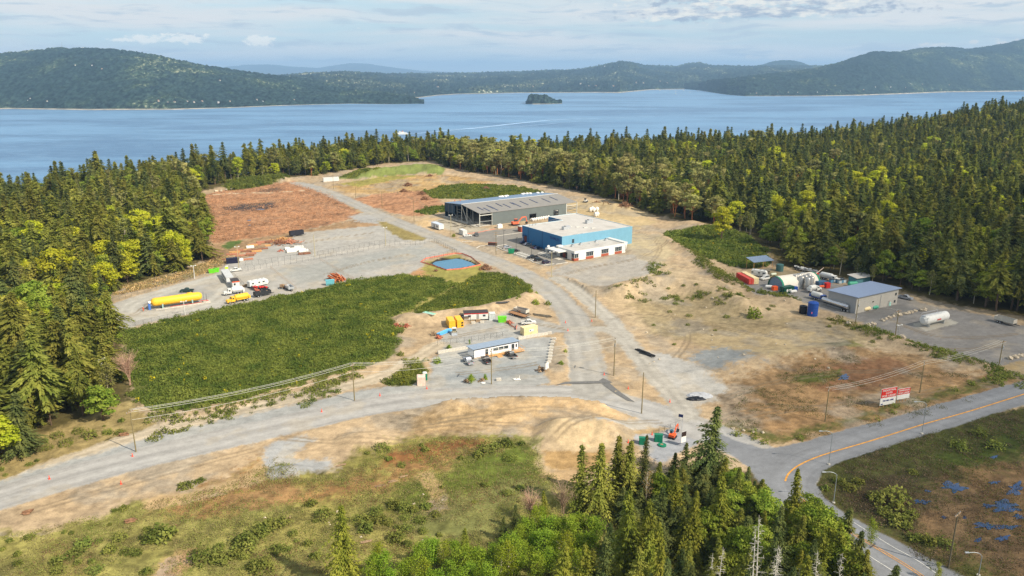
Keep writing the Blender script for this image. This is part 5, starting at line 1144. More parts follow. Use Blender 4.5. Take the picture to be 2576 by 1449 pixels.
MB().box(X0 - .12, Y0 - .12, 0, X0 + 2.7, Y0 + .0, 1.25).box(X0 - .12, Y0, 0, X0 + .0, Y0 + 2.2, 1.25).build('brick_panel', BRICK, ow)
window(ow, X0, X0 + 2.6, 1.35, 3.4, Y0, -1, 2); window(ow, Y0, Y0 + 2.2, 1.35, 3.4, X0, -1, 2, axis='y')
MB().box(X0 - .3, Y0 - .3, 3.4, X0 + 2.8, Y0 - .001, 3.55).box(X0 - .3, Y0 - .001, 3.4, X0 - .001, Y0 + 2.4, 3.55).build('window_hood', mat('navy_trim', (20, 52, 92)), ow)
# slanted fins at both ends
MB().prism([(X1, -.2), (X1 + 1.6, HW + .5), (X1 - .8, HW + .5), (X1 - .8, 0)], 'y', Y0 - .1, Y0 + .35).prism([(X1 + .01, HW + .1), (X1 + 1.6, HW + .5), (X1 + 1.6, HW + .3), (X1 + .01, HW - .1)], 'y', Y0 + .35, -.3).build('end_fin', WHITE, ow)
MB().box(X1 + .1, Y0 - .16, .8, X1 + .28, Y0 - .1, 4.0).build('slot_window', GLASS, ow)
MB().box(X0 - 5.6, -8.6, HW - 1.3, X0 - .02, 2.2, HW - .75).build('entry_canopy', WHITE, ow)
MB().prism([(X0 - 5.7, HW - .7), (X0 - 4.8, HW - .7), (X0 - 4.2, 0), (X0 - 4.8, 0)], 'y', 1.6, 2.2).build('canopy_leg', WHITE, ow)
MB().box(X0 - 5.2, -8.4, 0, X0 - .02, 2.0, .12).build('entry_slab', CONC, ow)
MB().box(X0 - .06, -9.0, .1, X0, -3.0, 3.2).build('entry_glazing', GLASS, ow); MB().box(X0 - .14, -7.6, .1, X0 - .07, -5.4, 2.6).build('entrance', mat('brown_red_door', (112, 52, 42)), ow)
MB().box(X0 - .6, -2.4, HW - .3, X0 + 2.2, -.3, HW + .5).build('roof_kerb', WHITE, ow)
for x, y in ((2.6, -5.2), (8.5, -4.6), (19.4, -4.0), (26.4, -3.6)): rtu(ow, x, y, HW - .26, 1.5, 1.0, 1.0)
for x, y in ((14.5, -4.6), (14.6, -10), (16.6, -9.4)): MB().cyl((x, y, HW - .26), (x, y, HW + .5), .22, n=8).build('vent', GALV, ow)
tag(MB().cyl((0, 0, 0), (0, 0, .25), .7, n=16).build('satellite_dish', WHITE), 'round blue and white disc on the entrance canopy of the white wing', 'dish')
sdsh = bpy.data.objects['satellite_dish']; sdsh.location = P('M', 1472, 715, 5.4) + (5.1,); sdsh.rotation_euler = (R(62), 0, R(-10))

# ---- grey steel shed under construction
SHW = mat('grey_cladding', (104, 112, 110), .55, var=.05, scale=.3, wave=(0, .6)); SHR = mat('bare_roof_deck', (134, 131, 125), .7, var=.06, scale=.4, wave=(1, .7)); SHB = mat('blue_grey_roof', (118, 142, 168), .4, .2, .05, wave=(0, .6))
NAVY = mat('navy_cladding', (30, 62, 84), .55, var=.06, wave=(1, .6))
sh = thing('grey_shed', 'long dark grey steel shed still being built with an open left gable', 'building', (-19.6, 461.3, 0), R(34.5))
L_, W_, E_, RD = 76.0, 42.7, 8.2, 10.9
fw = MB()
for a, b, z0 in ((9, 37.2, 0), (37.2, 42.6, 4.0), (42.6, 56.5, 0), (56.5, 60.6, 4.6), (60.6, 67, 0)): fw.box(a, 0, z0, b, .25, E_)
fw.build('front_wall', SHW, sh)
MB().box(9, W_ - .25, 0, 76, W_, E_).box(0, W_ - .25, 0, 9, W_, E_).build('rear_wall', NAVY, sh)
for a, b, z in ((37.2, 42.6, 4.0), (56.5, 60.6, 4.6)):
    f = MB().box(a, -.06, 0, a + .25, .3, z).box(b - .25, -.06, 0, b, .3, z).box(a, -.06, z - .25, b, .3, z).box((a + b) / 2 - .1, -.02, 0, (a + b) / 2 + .1, .2, z).build('loading_door', DARKM, sh)
MB().add([(-.3, -.3, E_), (L_, -.3, E_), (L_, W_ / 2, RD), (-.3, W_ / 2, RD), (-.3, -.3, E_ - .25), (L_, -.3, E_ - .25), (L_, W_ / 2, RD - .25), (-.3, W_ / 2, RD - .25)], [(0, 1, 2, 3), (7, 6, 5, 4), (0, 4, 5, 1), (1, 5, 6, 2), (3, 7, 4, 0)]).build('front_roof', SHR, sh)
MB().add([(-.3, W_ / 2, RD + .02), (L_, W_ / 2, RD + .02), (L_, W_ + .3, E_ + .9), (-.3, W_ + .3, E_ + .9), (-.3, W_ / 2, RD - .23), (L_, W_ / 2, RD - .23), (L_, W_ + .3, E_ + .65), (-.3, W_ + .3, E_ + .65)], [(0, 1, 2, 3), (7, 6, 5, 4), (1, 5, 6, 2), (3, 7, 4, 0), (2, 6, 7, 3)]).build('rear_roof', SHB, sh)
MB().cbox(L_ / 2, W_ / 2, RD + .09, L_ + .6, .8, .12).build('ridge_cap', WHITE, sh)
sl = (RD - E_) / (W_ / 2 + .3)
for x, y0, y1 in ((5.5, 5, 12), (8.2, 1.5, 9.5), (13.4, 6, 13.5), (14.0, 1.8, 11), (21.5, 8, 15.5), (25, 4, 12.6), (31.4, 9, 14), (32.4, 3.2, 13.2), (39.5, 5, 14.4), (48.2, 6.5, 15.8), (57.4, 5.2, 14.6), (65.2, 7.4, 16.4)):
    z = lambda y: E_ + (y + .3) * sl + .05
    MB().add([(x, y0, z(y0)), (x + .75, y0, z(y0)), (x + .75, y1, z(y1)), (x, y1, z(y1)), (x, y0, z(y0) + .12), (x + .75, y0, z(y0) + .12), (x + .75, y1, z(y1) + .12), (x, y1, z(y1) + .12)], [(4, 5, 6, 7), (0, 1, 5, 4), (1, 2, 6, 5), (2, 3, 7, 6), (3, 0, 4, 7)]).build('roof_slot', mat('slot_blue', (62, 72, 98), .5), sh)
MB().box(-.15, W_ * .70, 3.4, .12, W_, E_ + 1.0).build('gable_panel', NAVY, sh)
MB().add([(-.1, W_ * .5, E_ + 1.2), (-.1, W_ * .70, E_ + .6), (-.1, W_ * .70, E_ + 1.9), (-.1, W_ * .5, RD - .25)], [(0, 1, 2, 3)]).build('gable_trim', NAVY, sh)
WST = mat('primed_steel', (196, 196, 186), .6, var=.1); GST = mat('grey_steel', (120, 124, 122), .6, var=.1)
for x in (0, 9.0, 67.2, 76): MB().box(x - .2, .0, 0, x + .2, .4, E_ - .3).build('frame_column', WST, sh)
for q, m_ in (((.2, .05, 6.6, 8.8, .3, 7.05), WST), ((67.4, .05, 6.2, 75.8, .25, 6.5), WST), ((.2, .05, 2.7, 8.8, .35, 3.2), GST), ((67.4, .05, 2.0, 75.8, .25, 2.25), GST), ((67.4, .05, 4.0, 75.8, .25, 4.25), GST), ((75.85, .4, 4, 76.05, 12, 4.2), GST), ((75.85, .4, 2, 76.05, 12, 2.2), GST)): MB().box(*q).build('frame_beam', m_, sh)
for y in (8, 15, 21.3, 27, 33, 38): MB().box(-.18, y - .18, 0, .18, y + .18, E_ + (min(y, W_ - y) + .3) * sl - .3).build('gable_column', WST if y in (15, 21.3) else GST, sh)
MB().cyl((0, 14.2, 0), (0, 20.8, 9.4), .2, n=4).cyl((0, 8, 1), (0, 15, 5), .1, n=4).cyl((0, 27, 1), (0, 33, 5.4), .1, n=4).build('brace', WST, sh)
for z in (3.2, 5.2, 7.0): MB().box(-.1, 21.5, z, .1, 26.8, z + .2).build('girt', GST, sh)
for k in range(1, 12):
    x = k * 6.6; MB().box(x - .12, 1, E_ - .55, x + .12, W_ - 1, E_ - .3).box(x - .15, W_ / 2 - .15, 0, x + .15, W_ / 2 + .15, RD - .4).build('rafter', GST, sh)
MB().box(-2, .3, .05, L_ - .5, W_ - .3, .12).build('floor_slab', CONC, sh)
rb = MB()
for k in range(46):
    x0, y0 = RNG.uniform(-14, 7), RNG.uniform(.5, 30); a = RNG.choice([0, math.pi / 2]) + RNG.normal(0, .15); l = RNG.uniform(2, 7)
    rb.cbox(x0, y0, .25 + RNG.uniform(0, .3), l, .22, .2, a)
tag(rb.build('steel_parts', mat('rusty_steel', (112, 104, 88), .7, var=.3)), 'loose steel beams laid out before the open gable of the grey shed', 'steel')
sp = bpy.data.objects['steel_parts']; sp.location = (-19.6, 461.3, 0); sp.rotation_euler = (0, 0, R(34.5)); 
def on_shed(x, y, z): c, s = math.cos(R(34.5)), math.sin(R(34.5)); return (-19.6 + x * c - y * s, 461.3 + x * s + y * c, z)
BAGM = mat('white_sheeting', (230, 226, 216), .8, var=.1, scale=3)
for k, (x, y) in enumerate([(40, 38), (42.2, 38.4), (44.4, 38), (46.5, 38.6), (60, 40), (61.6, 40.4), (64, 40), (66, 39), (71, 37), (74, 36)]):
    o = MB().blob(0, 0, .4, 1.1, .9, .6, seed=k, rough=.15).build('roof_bundle', BAGM, None, True); o.location = on_shed(x, y, E_ + .9 + (W_ - y) * .085); tag(o, 'white wrapped bundle lying on the blue-grey roof of the long shed', 'bundle', 'white bundles on the shed roof')
def worker(x, y, z, rz, label):
    "a small standing figure in an orange vest"
    m = bpy.data.meshes.new('body'); V = [(0, 0, .95), (0, 0, 1.2), (0, 0, 1.45), (0, 0, 1.55), (.2, 0, 1.42), (.28, .05, 1.15), (.3, .15, .9), (-.2, 0, 1.42), (-.28, .05, 1.15), (-.3, .15, .9), (.11, 0, .5), (.11, 0, .06), (.11, .14, .03), (-.11, 0, .5), (-.11, 0, .06), (-.11, .14, .03), (0, 0, 1.66), (0, .01, 1.74)]
    E = [(0, 1), (1, 2), (2, 3), (2, 4), (4, 5), (5, 6), (2, 7), (7, 8), (8, 9), (0, 10), (10, 11), (11, 12), (0, 13), (13, 14), (14, 15), (3, 16), (16, 17)]
    m.from_pydata(V, E, []); o = bpy.data.objects.new('person', m); COL.objects.link(o); o.modifiers.new('skin', 'SKIN'); sv = m.skin_vertices[0].data
    for i, r_ in enumerate([.15, .16, .17, .06, .06, .05, .04, .06, .05, .04, .08, .06, .05, .08, .06, .05, .1, .09]): sv[i].radius = (r_, r_ * .8)
    sv[0].use_root = True; o.modifiers.new('sub', 'SUBSURF').levels = 1; o.modifiers['sub'].render_levels = 1
    m.materials.append(ORANGE); o.location = (x, y, z); o.rotation_euler = (0, 0, rz)
    MB().blob(0, .0, 1.80, .13, .15, .1, 2, rough=.05).build('hard_hat', WHITE, o, True); return tag(o, label, 'person')
worker(*on_shed(6, 40, E_ + 1.05), 0, 'person in an orange vest standing at the left end of the blue-grey shed roof'); worker(*on_shed(9.5, 39, E_ + 1.15), 1, 'person in orange on the shed roof, right of the other one')

# ---- grey metal warehouse on the right
GREYC = mat('light_grey_cladding', (176, 172, 162), .6, var=.04, scale=.3, wave=(0, .5)); GREYC2 = mat('grey_gable_cladding', (160, 162, 162), .6, var=.04, scale=.3, wave=(1, .5))
gw = thing('grey_warehouse', 'plain light grey metal warehouse with blue-grey sloping roof in the right yard', 'building', (134.6, 287.2, 0), R(30))
GLn, GWd, h0, h1 = 26.2, 13.0, 6.6, 6.2
MB().box(0, 0, -.2, GLn, .2, h0).box(0, GWd - .2, -.2, GLn, GWd, h1).build('front_wall', GREYC, gw)
for x in (0, GLn - .2): MB().prism([(0.2, -.2), (GWd - .2, -.2), (GWd - .2, h1), (.2, h0)], 'x', x, x + .2).build('end_wall', GREYC2, gw)
MB().prism([(-.8, h0 + .1), (GWd + .5, h1 + .05), (GWd + .5, h1 + .3), (-.8, h0 + .35)], 'x', -.5, GLn + .9).build('roof', mat('ribbed_roof', (142, 158, 184), .45, .2, .05, wave=(0, .5)), gw)
window(gw, 24.2, 25.2, 3.9, 5.0, 0, -1, 1, DARKM); window(gw, 24.0, 25.0, .9, 2.0, 0, -1, 1, DARKM); door(gw, 20.2, 21.3, 0, 2.3, 0, -1, mat('grey_door', (150, 148, 140))); door(gw, 2.2, 3.4, 0, 2.3, 0, -1, mat('grey_door', (150, 148, 140)), axis='y')
MB().cyl((15, -.15, 0), (15, -.15, 5.6), .07, n=6).build('downpipe', GALV, gw); MB().box(10, -.25, 3.3, 10.7, -.01, 3.6).build('wall_lamp', DARKM, gw)

# ---- site office cabin
so = thing('site_office', 'white portable office with blue-grey metal roof and a timber deck', 'building', (-12.6, 237.9, 0), R(29.5))
PAN = mat('white_panel', (226, 228, 230), .6, var=.04, wave=(0, 1.2)); T_ = mat('dark_trim', (48, 50, 54), .5)
MB().box(0, 0, .45, 17, 4.4, 3.2).build('wall', PAN, so)
MB().prism([(-.55, 3.52), (4.7, 3.22), (4.7, 3.38), (-.55, 3.68)], 'x', -.6, 17.3).build('roof', mat('site_roof', (160, 176, 192), .4, .3, .05, wave=(0, .45)), so)
MB().box(-.04, -.05, .45, .1, .1, 3.2).box(16.9, -.05, .45, 17.04, .1, 3.2).box(0, -.06, 3.05, 17, -.01, 3.45).build('trim', T_, so)
MB().box(.2, .2, 0, 16.8, 4.2, .45).build('skirting', mat('skirting', (196, 176, 150), .8, var=.15), so)
window(so, 7.2, 9.2, 1.5, 2.7, 0, -1, 1, WHITE); window(so, 9.3, 11.2, 1.5, 2.7, 0, -1, 1, WHITE); window(so, 11.3, 13.1, 1.5, 2.7, 0, -1, 1, WHITE); window(so, 15.9, 16.4, 1.4, 2.6, 0, -1, 1, T_)
for a in (4.3, 14.3): d = door(so, a, a + 1.05, .55, 2.75, 0, -1, T_); MB().box(a + .2, -.11, 1.3, a + .85, -.085, 2.6).build('door_glass', GLASS, d)
dk = MB().box(3.4, -1.6, .35, 13.8, -.02, .5).box(13.0, -2.2, .35, 18.4, -.02, .5).box(17.05, -.02, .35, 18.4, 2, .5).build('deck', WOOD, so)
rl = MB()
for x in np.arange(3.5, 7.6, .9): rl.cyl((x, -1.55, .5), (x, -1.55, 1.45), .04, n=4)
for x in np.arange(9.6, 13.0, .9): rl.cyl((x, -1.55, .5), (x, -1.55, 1.45), .04, n=4)
for x in np.arange(13.1, 18.4, .9): rl.cyl((x, -2.15, .5), (x, -2.15, 1.45), .04, n=4)
rl.box(3.4, -1.6, 1.42, 7.6, -1.5, 1.5).box(9.6, -1.6, 1.42, 13, -1.5, 1.5).box(13, -2.2, 1.42, 18.4, -2.1, 1.5).box(18.3, -2.2, 1.42, 18.4, 2, 1.5).build('railing', WOOD, so)
st_ = MB()
for k in range(4): st_.box(7.7, -1.6 - .35 * (k + 1), 0, 9.5, -1.6 - .35 * k, .42 - .1 * k)
st_.build('steps', WOOD, so); MB().cyl((1.6, .6, 3.4), (1.6, .6, 4.0), .08, n=6).build('vent', GALV, so)

# ---- smaller cabins and containers
def container(name, label, p, rz, L=6.06, m=None, Wd=2.44, H=2.6, doors=True, group=None, cat='container', z=0.0):
    t = thing(name, label, cat, (*p, z), rz, group); b = MB(); nb = int(L / .42)
    b.box(.05, .05, .15, L - .05, Wd - .05, H - .08)
    for k in range(nb):
        x = .25 + k * (L - .5) / nb; b.box(x, .0, .25, x + .2, .05, H - .2); b.box(x, Wd - .05, .25, x + .2, Wd, H - .2)
    b.build('body', m, t)
    f = MB()
    for x in (0, L - .12):
        for y in (-.03, Wd - .09): f.box(x, y, 0, x + .12, y + .12, H)
    for y in (-.03, Wd - .09): f.box(.12, y, 0, L - .12, y + .12, .15); f.box(.12, y, H - .12, L - .12, y + .12, H)
    f.build('frame', m, t)
    MB().box(.1, .1, H - .075, L - .1, Wd - .1, H - .02).build('roof', m, t)
    if doors:
        for y0, y1 in ((.1, Wd / 2 - .02), (Wd / 2 + .02, Wd - .1)):
            d = MB().box(-.06, y0, .18, .045, y1, H - .14).build('door', m, t); MB().cyl((-.09, (y0 + y1) / 2, .2), (-.09, (y0 + y1) / 2, H - .2), .025, n=5).build('lock_bar', GALV, d)
    return t
TANC = mat('tan_paint', (228, 208, 160), .6, var=.06, dirt=(206, 180, 132)); PINKC = mat('pale_pink_paint', (226, 202, 184), .6, var=.08, dirt=(190, 160, 140)); REDC = mat('red_container', (196, 66, 54), .55, var=.1); GRYC = mat('grey_container', (200, 204, 200), .6, var=.08)
tc_ = container('shipping_container', 'tan shipping container with a small white sticker beside the upper yard entrance', P('N', 1895, 478), R(33), 6.06, TANC, H=2.9)
MB().box(2.2, -.04, 1.1, 4.2, -.005, 2.0).build('sticker', WHITE, tc_); MB().box(2.5, -.06, 1.35, 3.0, -.045, 1.75).build('emblem', mat('navy_letters', (22, 34, 110)), tc_)
container('shipping_container', 'pale pink steel container with door bars beside the lower road', P('N', 425, 1168), R(8), 2.5, PINKC, Wd=2.6, H=2.7)
container('shipping_container', 'red shipping container at the corner of the right yard', P('K', 470, 575), R(101), 12.0, REDC, H=2.6).location.x += 2.2
container('shipping_container', 'cream shipping container alongside the red one', P('K', 560, 568), R(101), 12.0, TANC, H=2.9).location.x += 2.3
gc = container('shipping_container', 'dark green container with white drop emblem before the arched tent', P('K', 1175, 770), R(28), 6.06, mat('bottle_green', (16, 74, 58), .5, var=.08), H=2.9)
MB().blob(2.0, -.03, 1.35, .55, .03, .7, 3, 12, 8, 0).build('drop_emblem', WHITE, gc); MB().box(2.9, -.04, 1.35, 4.6, -.02, 1.75).box(2.9, -.04, .95, 4.2, -.02, 1.1).build('lettering', WHITE, gc)
container('shipping_container', 'small light grey container right of the red-striped trailer', P('N', 1415, 262), R(6), 2.4, GRYC, Wd=2.6, H=2.6)
for k, (x, y) in enumerate(((865, 378), (975, 365))):
    c = container('yellow_container', 'yellow container, the left and front of the two' if k == 0 else 'yellow container with two round vents, the right of the two', P('N', x, y), R(16), 2.4, YEL, Wd=6.0, H=2.8, doors=k == 0)
    if k:
        for z in (.8, 1.8): MB().cyl((1.9, -.02, z), (1.9, -.08, z), .38, n=14).build('round_vent', DARKM, c)
container('white_container', 'white storage container at the corner of the blue warehouse car park', P('M', 440, 592), R(28), 2.6, WHITE, Wd=6.0, H=3.0)
tr = thing('site_trailer', 'white site trailer with dark roof and red stripe along the top', 'cabin', (-18.2, 277.6, 0), R(9))
MB().box(0, 0, .6, 9.2, 3.0, 3.1).build('wall', WHITE, tr); MB().prism([(-.1, 3.12), (3.1, 3.12), (3.1, 3.5), (-.1, 3.3)], 'x', -.1, 9.3).build('roof', mat('dark_shingle', (66, 62, 62), .9, var=.15), tr)
MB().box(-.02, -.05, 2.75, 9.22, -.005, 3.1).build('red_stripe', RED, tr); window(tr, 7.2, 8.2, 1.7, 2.4, 0, -1, 2, DARKM); window(tr, 1.6, 2.6, 1.7, 2.4, 0, -1, 2, DARKM); door(tr, 4.8, 5.7, .7, 2.7, 0, -1, mat('grey_door', (150, 148, 140)))
MB().box(.2, .3, .05, 9, 2.7, .6).build('underside', DARKM, tr); MB().box(4.4, -1.2, .05, 6.1, -.06, .65).build('steps', OLDW, tr)
ft = tag(MB().box(0, 0, 1.9, 3.4, 3.2, 2.05).cyl((.1, .1, 0), (.1, .1, 1.9), .07, n=5).cyl((3.3, .1, 0), (3.3, .1, 1.9), .07, n=5).cyl((3.3, 3.1, 0), (3.3, 3.1, 1.9), .07, n=5).cyl((.1, 3.1, 0), (.1, 3.1, 1.9), .07, n=5).build('lean_to', mat('dark_shingle', (66, 62, 62))), 'dark flat lean-to roof between yellow containers and striped trailer', 'shelter'); ft.location = (*P('N', 1040, 292), 0); ft.rotation_euler.z = R(12)
dt = thing('site_trailer', 'white double trailer with blue-white roof beside the far bend of the road', 'cabin', (*P('M', 150, 528), 0), R(122), )
MB().box(0, -3.2, .5, 10.5, 0, 3.2).build('wall', WHITE, dt); MB().box(-.1, -3.3, 3.2, 10.6, .1, 3.4).build('roof', mat('pale_blue_roof', (190, 200, 212), .5), dt); door(dt, 6, 6.9, .5, 2.6, 0, 1, DARKM); window(dt, 2, 3.2, 1.5, 2.5, 0, 1, 2, DARKM); MB().box(.3, -3, .02, 10, -.2, .5).build('underside', DARKM, dt)
bb = thing('brick_kiosk', 'small red brick hut with flat roof beside the blue warehouse', 'hut', (*P('M', 1137, 550), 0), R(30))
MB().box(0, 0, 0, 4.2, 3.6, 3.1).build('wall', BRICK, bb); MB().box(-.25, -.25, 3.1, 4.45, 3.85, 3.3).build('roof', ROOFW, bb); door(bb, 1.4, 2.5, 0, 2.2, 0, -1, mat('grey_door', (150, 148, 140)))
wb = tag(MB().box(0, 0, 0, 3.0, 2.2, 2.2).blob(1.5, 1.1, 2.1, 1.4, 1.0, .5, 4, rough=.1).build('white_tent', BAGM), 'small white covered crate between grey shed and brick hut', 'crate'); wb.location = (*P('C', 948, 662), 0); wb.rotation_euler.z = R(25)
# tank-yard offices
for k, (p, Ln, lab) in enumerate((((-127.4, 330.6), 15.6, 'long grey-white office cabin at the gate of the yellow tank yard'), ((-122.2, 323.4), 6.5, 'short cabin with dark roof and orange fascia behind the white tank truck'))):
    t = thing('office_cabin', lab, 'cabin', (*p, 0), R(118)); MB().box(0, -3.0, .15, Ln, 0, 2.9).build('wall', mat('grey_white_panel', (206, 206, 204), .6, var=.05), t)
    MB().box(-.15, -3.15, 2.9, Ln + .15, .15, 3.1).build('roof', mat('pale_grey_roof', (186, 188, 186), .7) if k == 0 else mat('dark_shingle', (66, 62, 62)), t)
    if k: MB().box(-.2, -3.1, 2.75, -.155, .1, 3.12).build('fascia', ORANGE, t); window(t, -1.3, -.6, 1.4, 2.3, 0, -1, 1, DARKM, axis='y')
    else:
        for a in (2, 5, 8, 11): window(t, a, a + 1.2, 1.3, 2.3, 0, 1, 1, DARKM)
# arched tent
tn = thing('arched_tent', 'white arched fabric shelter with green trim at its ends', 'tent', (*P('K', 850, 590), 0), R(-68))
def arch(r, h, n=14): return [(r * (1 - math.cos(math.pi * i / n)), h * math.sin(math.pi * i / n) ** .85) for i in range(n + 1)]
def arch_shell(x0, x1, r, h, y0=0):
    b = MB(); a = arch(r, h); n = len(a)
    b.add([(y0 + p[0], x0, p[1]) for p in a] + [(y0 + p[0], x1, p[1]) for p in a], [(i, i + 1, n + i + 1, n + i) for i in range(n - 1)]); return b
arch_shell(.9, 20, 4.9, 5.2).build('cover', mat('white_canvas', (222, 214, 198), .8, var=.05, scale=.5), tn, True)
arch_shell(0, .9, 4.95, 5.25, -.05).build('end_trim', mat('green_canvas', (24, 132, 100), .7), tn, True); arch_shell(20, 20.9, 4.95, 5.25, -.05).build('end_trim', mat('green_canvas', (24, 132, 100)), tn, True)
a = arch(4.6, 4.9); MB().add([(.3 + p[0], .5, p[1]) for p in a], [tuple(range(len(a)))]).build('end_wall', mat('grey_canvas', (120, 140, 158), .8), tn)
# solar-roof shelter
cs = thing('roofed_shelter', 'open shelter with a tilted solar-panel roof behind the containers', 'shelter', (*P('K', 560, 300), 0), R(22))
MB().prism([(0, 4.0), (6, 5.2), (6, 5.35), (0, 4.15)], 'x', 0, 12).build('roof', mat('solar_glass', (120, 138, 160), .25, .2, .05, wave=(0, 1.0)), cs)
for x in (.5, 6, 11.5):
    for y, h in ((.4, 4.0), (5.6, 5.0)): MB().cyl((x, y, 0), (x, y, h), .12, n=6).build('post', WOOD, cs)
bs = tag(MB().box(0, 0, 0, 3.4, 3, 2.4).prism([(-.4, 2.4), (3.4, 2.4), (1.5, 3.2)], 'x', -.4, 3.8).build('garden_shed', mat('grey_brown_board', (104, 98, 84), .85, var=.15)), 'small grey-brown shed with pitched roof beside the parked motorhome', 'shed'); bs.location = (*P('K', 770, 410), 0); bs.rotation_euler.z = R(20)
rs = thing('storage_shed', 'teal shed with pale single-pitch roof behind the grey warehouse', 'shed', (*P('D', 1445, 832), 0), R(25))
MB().box(0, 0, 0, 9, 4, 2.6).build('wall', mat('teal_board', (80, 130, 140), .8, var=.1), rs); MB().prism([(-1, 2.7), (4.6, 3.3), (4.6, 3.45), (-1, 2.85)], 'x', -.6, 9.8).build('roof', ROOFW, rs)
# ------------------------------------------------------------------ pond and puddles, road paint
POW = mat('pond_water', (42, 112, 144), .08, var=.06, spec=.6); PUD = mat('puddle_water', (28, 60, 100), .05, var=.1, spec=.6)
def sheet(name, pts, z, m, kind='structure', n=1):
    o = MB().add([(x, y, z) for x, y in pts], [tuple(range(len(pts)))]).build(name, m); return tag(o, kind=kind)
sheet('pond_water', [P('C', *p) for p in ((285, 985), (330, 1020), (440, 1062), (560, 1050), (745, 1018), (690, 985), (600, 950), (560, 945), (440, 962))], -.3, POW)
def puddle(fr, u, v, ru, rv, seed, z=None):
    r = random.Random(seed); pts = []
    for k in range(40):
        a = 6.2832 * k / 40; q = .85 + .3 * math.sin(2 * a + seed) + .25 * math.sin(5 * a + 2 * seed) + .15 * math.sin(9 * a + seed * 3) + r.uniform(-.12, .12); pts.append(P(fr, u + ru * math.cos(a) * q, v + rv * math.sin(a) * q))
    zz = max(z1(x, y) for x, y in pts) + .08 if z is None else z
    sheet('puddle', pts, zz, PUD)
for k, q in enumerate([('J', 1140, 890, 75, 32), ('J', 940, 982, 45, 18), ('J', 1395, 862, 30, 12), ('J', 1395, 700, 24, 10), ('J', 1530, 905, 55, 36), ('J', 1460, 1015, 120, 32), ('J', 1350, 1010, 30, 14), ('J', 1345, 1135, 70, 26), ('J', 1460, 1145, 80, 18), ('J', 1450, 1215, 40, 20), ('J', 1295, 1225, 26, 12), ('J', 1210, 1082, 16, 7), ('J', 1080, 1080, 20, 8), ('J', 975, 915, 18, 8), ('B', 805, 540, 38, 7), ('B', 678, 658, 18, 8), ('B', 685, 710, 14, 4), ('J', 447, 195, 42, 15), ('J', 1550, 1080, 40, 14)]): puddle(*q, k)
PAINTY = mat('road_yellow', (206, 146, 62), .8, var=.3, scale=1); PAINTW = mat('road_white', (214, 212, 202), .8, var=.2, scale=1); PATCH = mat('fresh_asphalt', (104, 103, 100), .95, var=.15, scale=2)
def ribbon(name, pts, w, m, z=.02, dash=None):
    L = spline(pts, 10); V = []; F = []; arc = 0
    for i, p in enumerate(L):
        q = L[min(i + 1, len(L) - 1)]; o = L[max(i - 1, 0)]; d = (q[0] - o[0], q[1] - o[1]); l = math.hypot(*d) or 1; n = (-d[1] / l * w / 2, d[0] / l * w / 2)
        zz = max(z1(p[0], p[1]), z1(p[0] + n[0], p[1] + n[1]), z1(p[0] - n[0], p[1] - n[1])) + z
        V += [(p[0] + n[0], p[1] + n[1], zz), (p[0] - n[0], p[1] - n[1], zz)]
        if i: F.append((2 * i - 2, 2 * i - 1, 2 * i + 1, 2 * i))
    return tag(MB().add(V, F).build(name, m), kind='structure')
ribbon('centre_line', [P('J', *p) for p in ((1700, 262), (1584, 300), (1250, 405), (950, 490), (650, 585), (360, 670), (240, 712), (150, 757), (95, 805), (75, 850))], .42, PAINTY, .03)
ribbon('centre_line', [P('J', *p) for p in ((170, 962), (200, 990), (330, 1080), (600, 1245), (840, 1390), (1000, 1500))], .18, PAINTY, .03); ribbon('centre_line', [P('J', *p) for p in ((182, 960), (212, 986), (342, 1076), (612, 1240), (852, 1384), (1012, 1494))], .18, PAINTY, .03)
ribbon('edge_line', [P('J', *p) for p in ((510, 1112), (650, 1200), (760, 1268), (900, 1345), (1040, 1440), (1200, 1550))], .14, PAINTW, .03); ribbon('edge_line', [P('J', *p) for p in ((560, 1290), (640, 1345), (720, 1395), (850, 1480))], .14, PAINTW, .03)
def patch(name, fr, pts, m=PATCH, z=.025): q = [P(fr, *p) for p in pts]; sheet(name, q, max(z1(x, y) for x, y in q) + z, m)
patch('asphalt_patch', 'E', [(1650, 1075), (1740, 1046), (2040, 1038), (2080, 1012), (2168, 1054), (2065, 1058), (1740, 1066)]); patch('asphalt_patch', 'E', [(2068, 1062), (2135, 1052), (2240, 1140), (2370, 1228), (2300, 1215), (2180, 1145)], z=.03)
for i in range(7): patch('parking_line', 'C', [(1098 + i * 26, 900 + i * 12), (1106 + i * 26, 903 + i * 12), (1190 + i * 26, 892 + i * 10), (1182 + i * 26, 889 + i * 10)], PAINTW, .02)
for i in range(6): patch('parking_line', 'C', [(1330 + i * 22, 900 + i * 10), (1336 + i * 22, 903 + i * 10), (1396 + i * 20, 888 + i * 9), (1390 + i * 20, 885 + i * 9)], PAINTW, .02)
def kerb(pts, lab):
    L = [P('C', *p) for p in pts]; b = MB()
    for a, q in zip(L[:-1], L[1:]): b.cbox((a[0] + q[0]) / 2, (a[1] + q[1]) / 2, .06, math.dist(a, q), .45, .24, head(a, q))
    tag(b.build('kerb', CONC), kind='structure')
kerb([(735, 855), (770, 832), (850, 825), (940, 830), (1030, 815)], ''); kerb([(598, 790), (705, 786)], ''); kerb([(1390, 1015), (1490, 1003)], ''); kerb([(1505, 1008), (1620, 990)], ''); kerb([(930, 735), (1190, 700)], ''); kerb([(925, 838), (1000, 872), (1100, 905), (1230, 950), (1290, 990), (1390, 1016)], '')

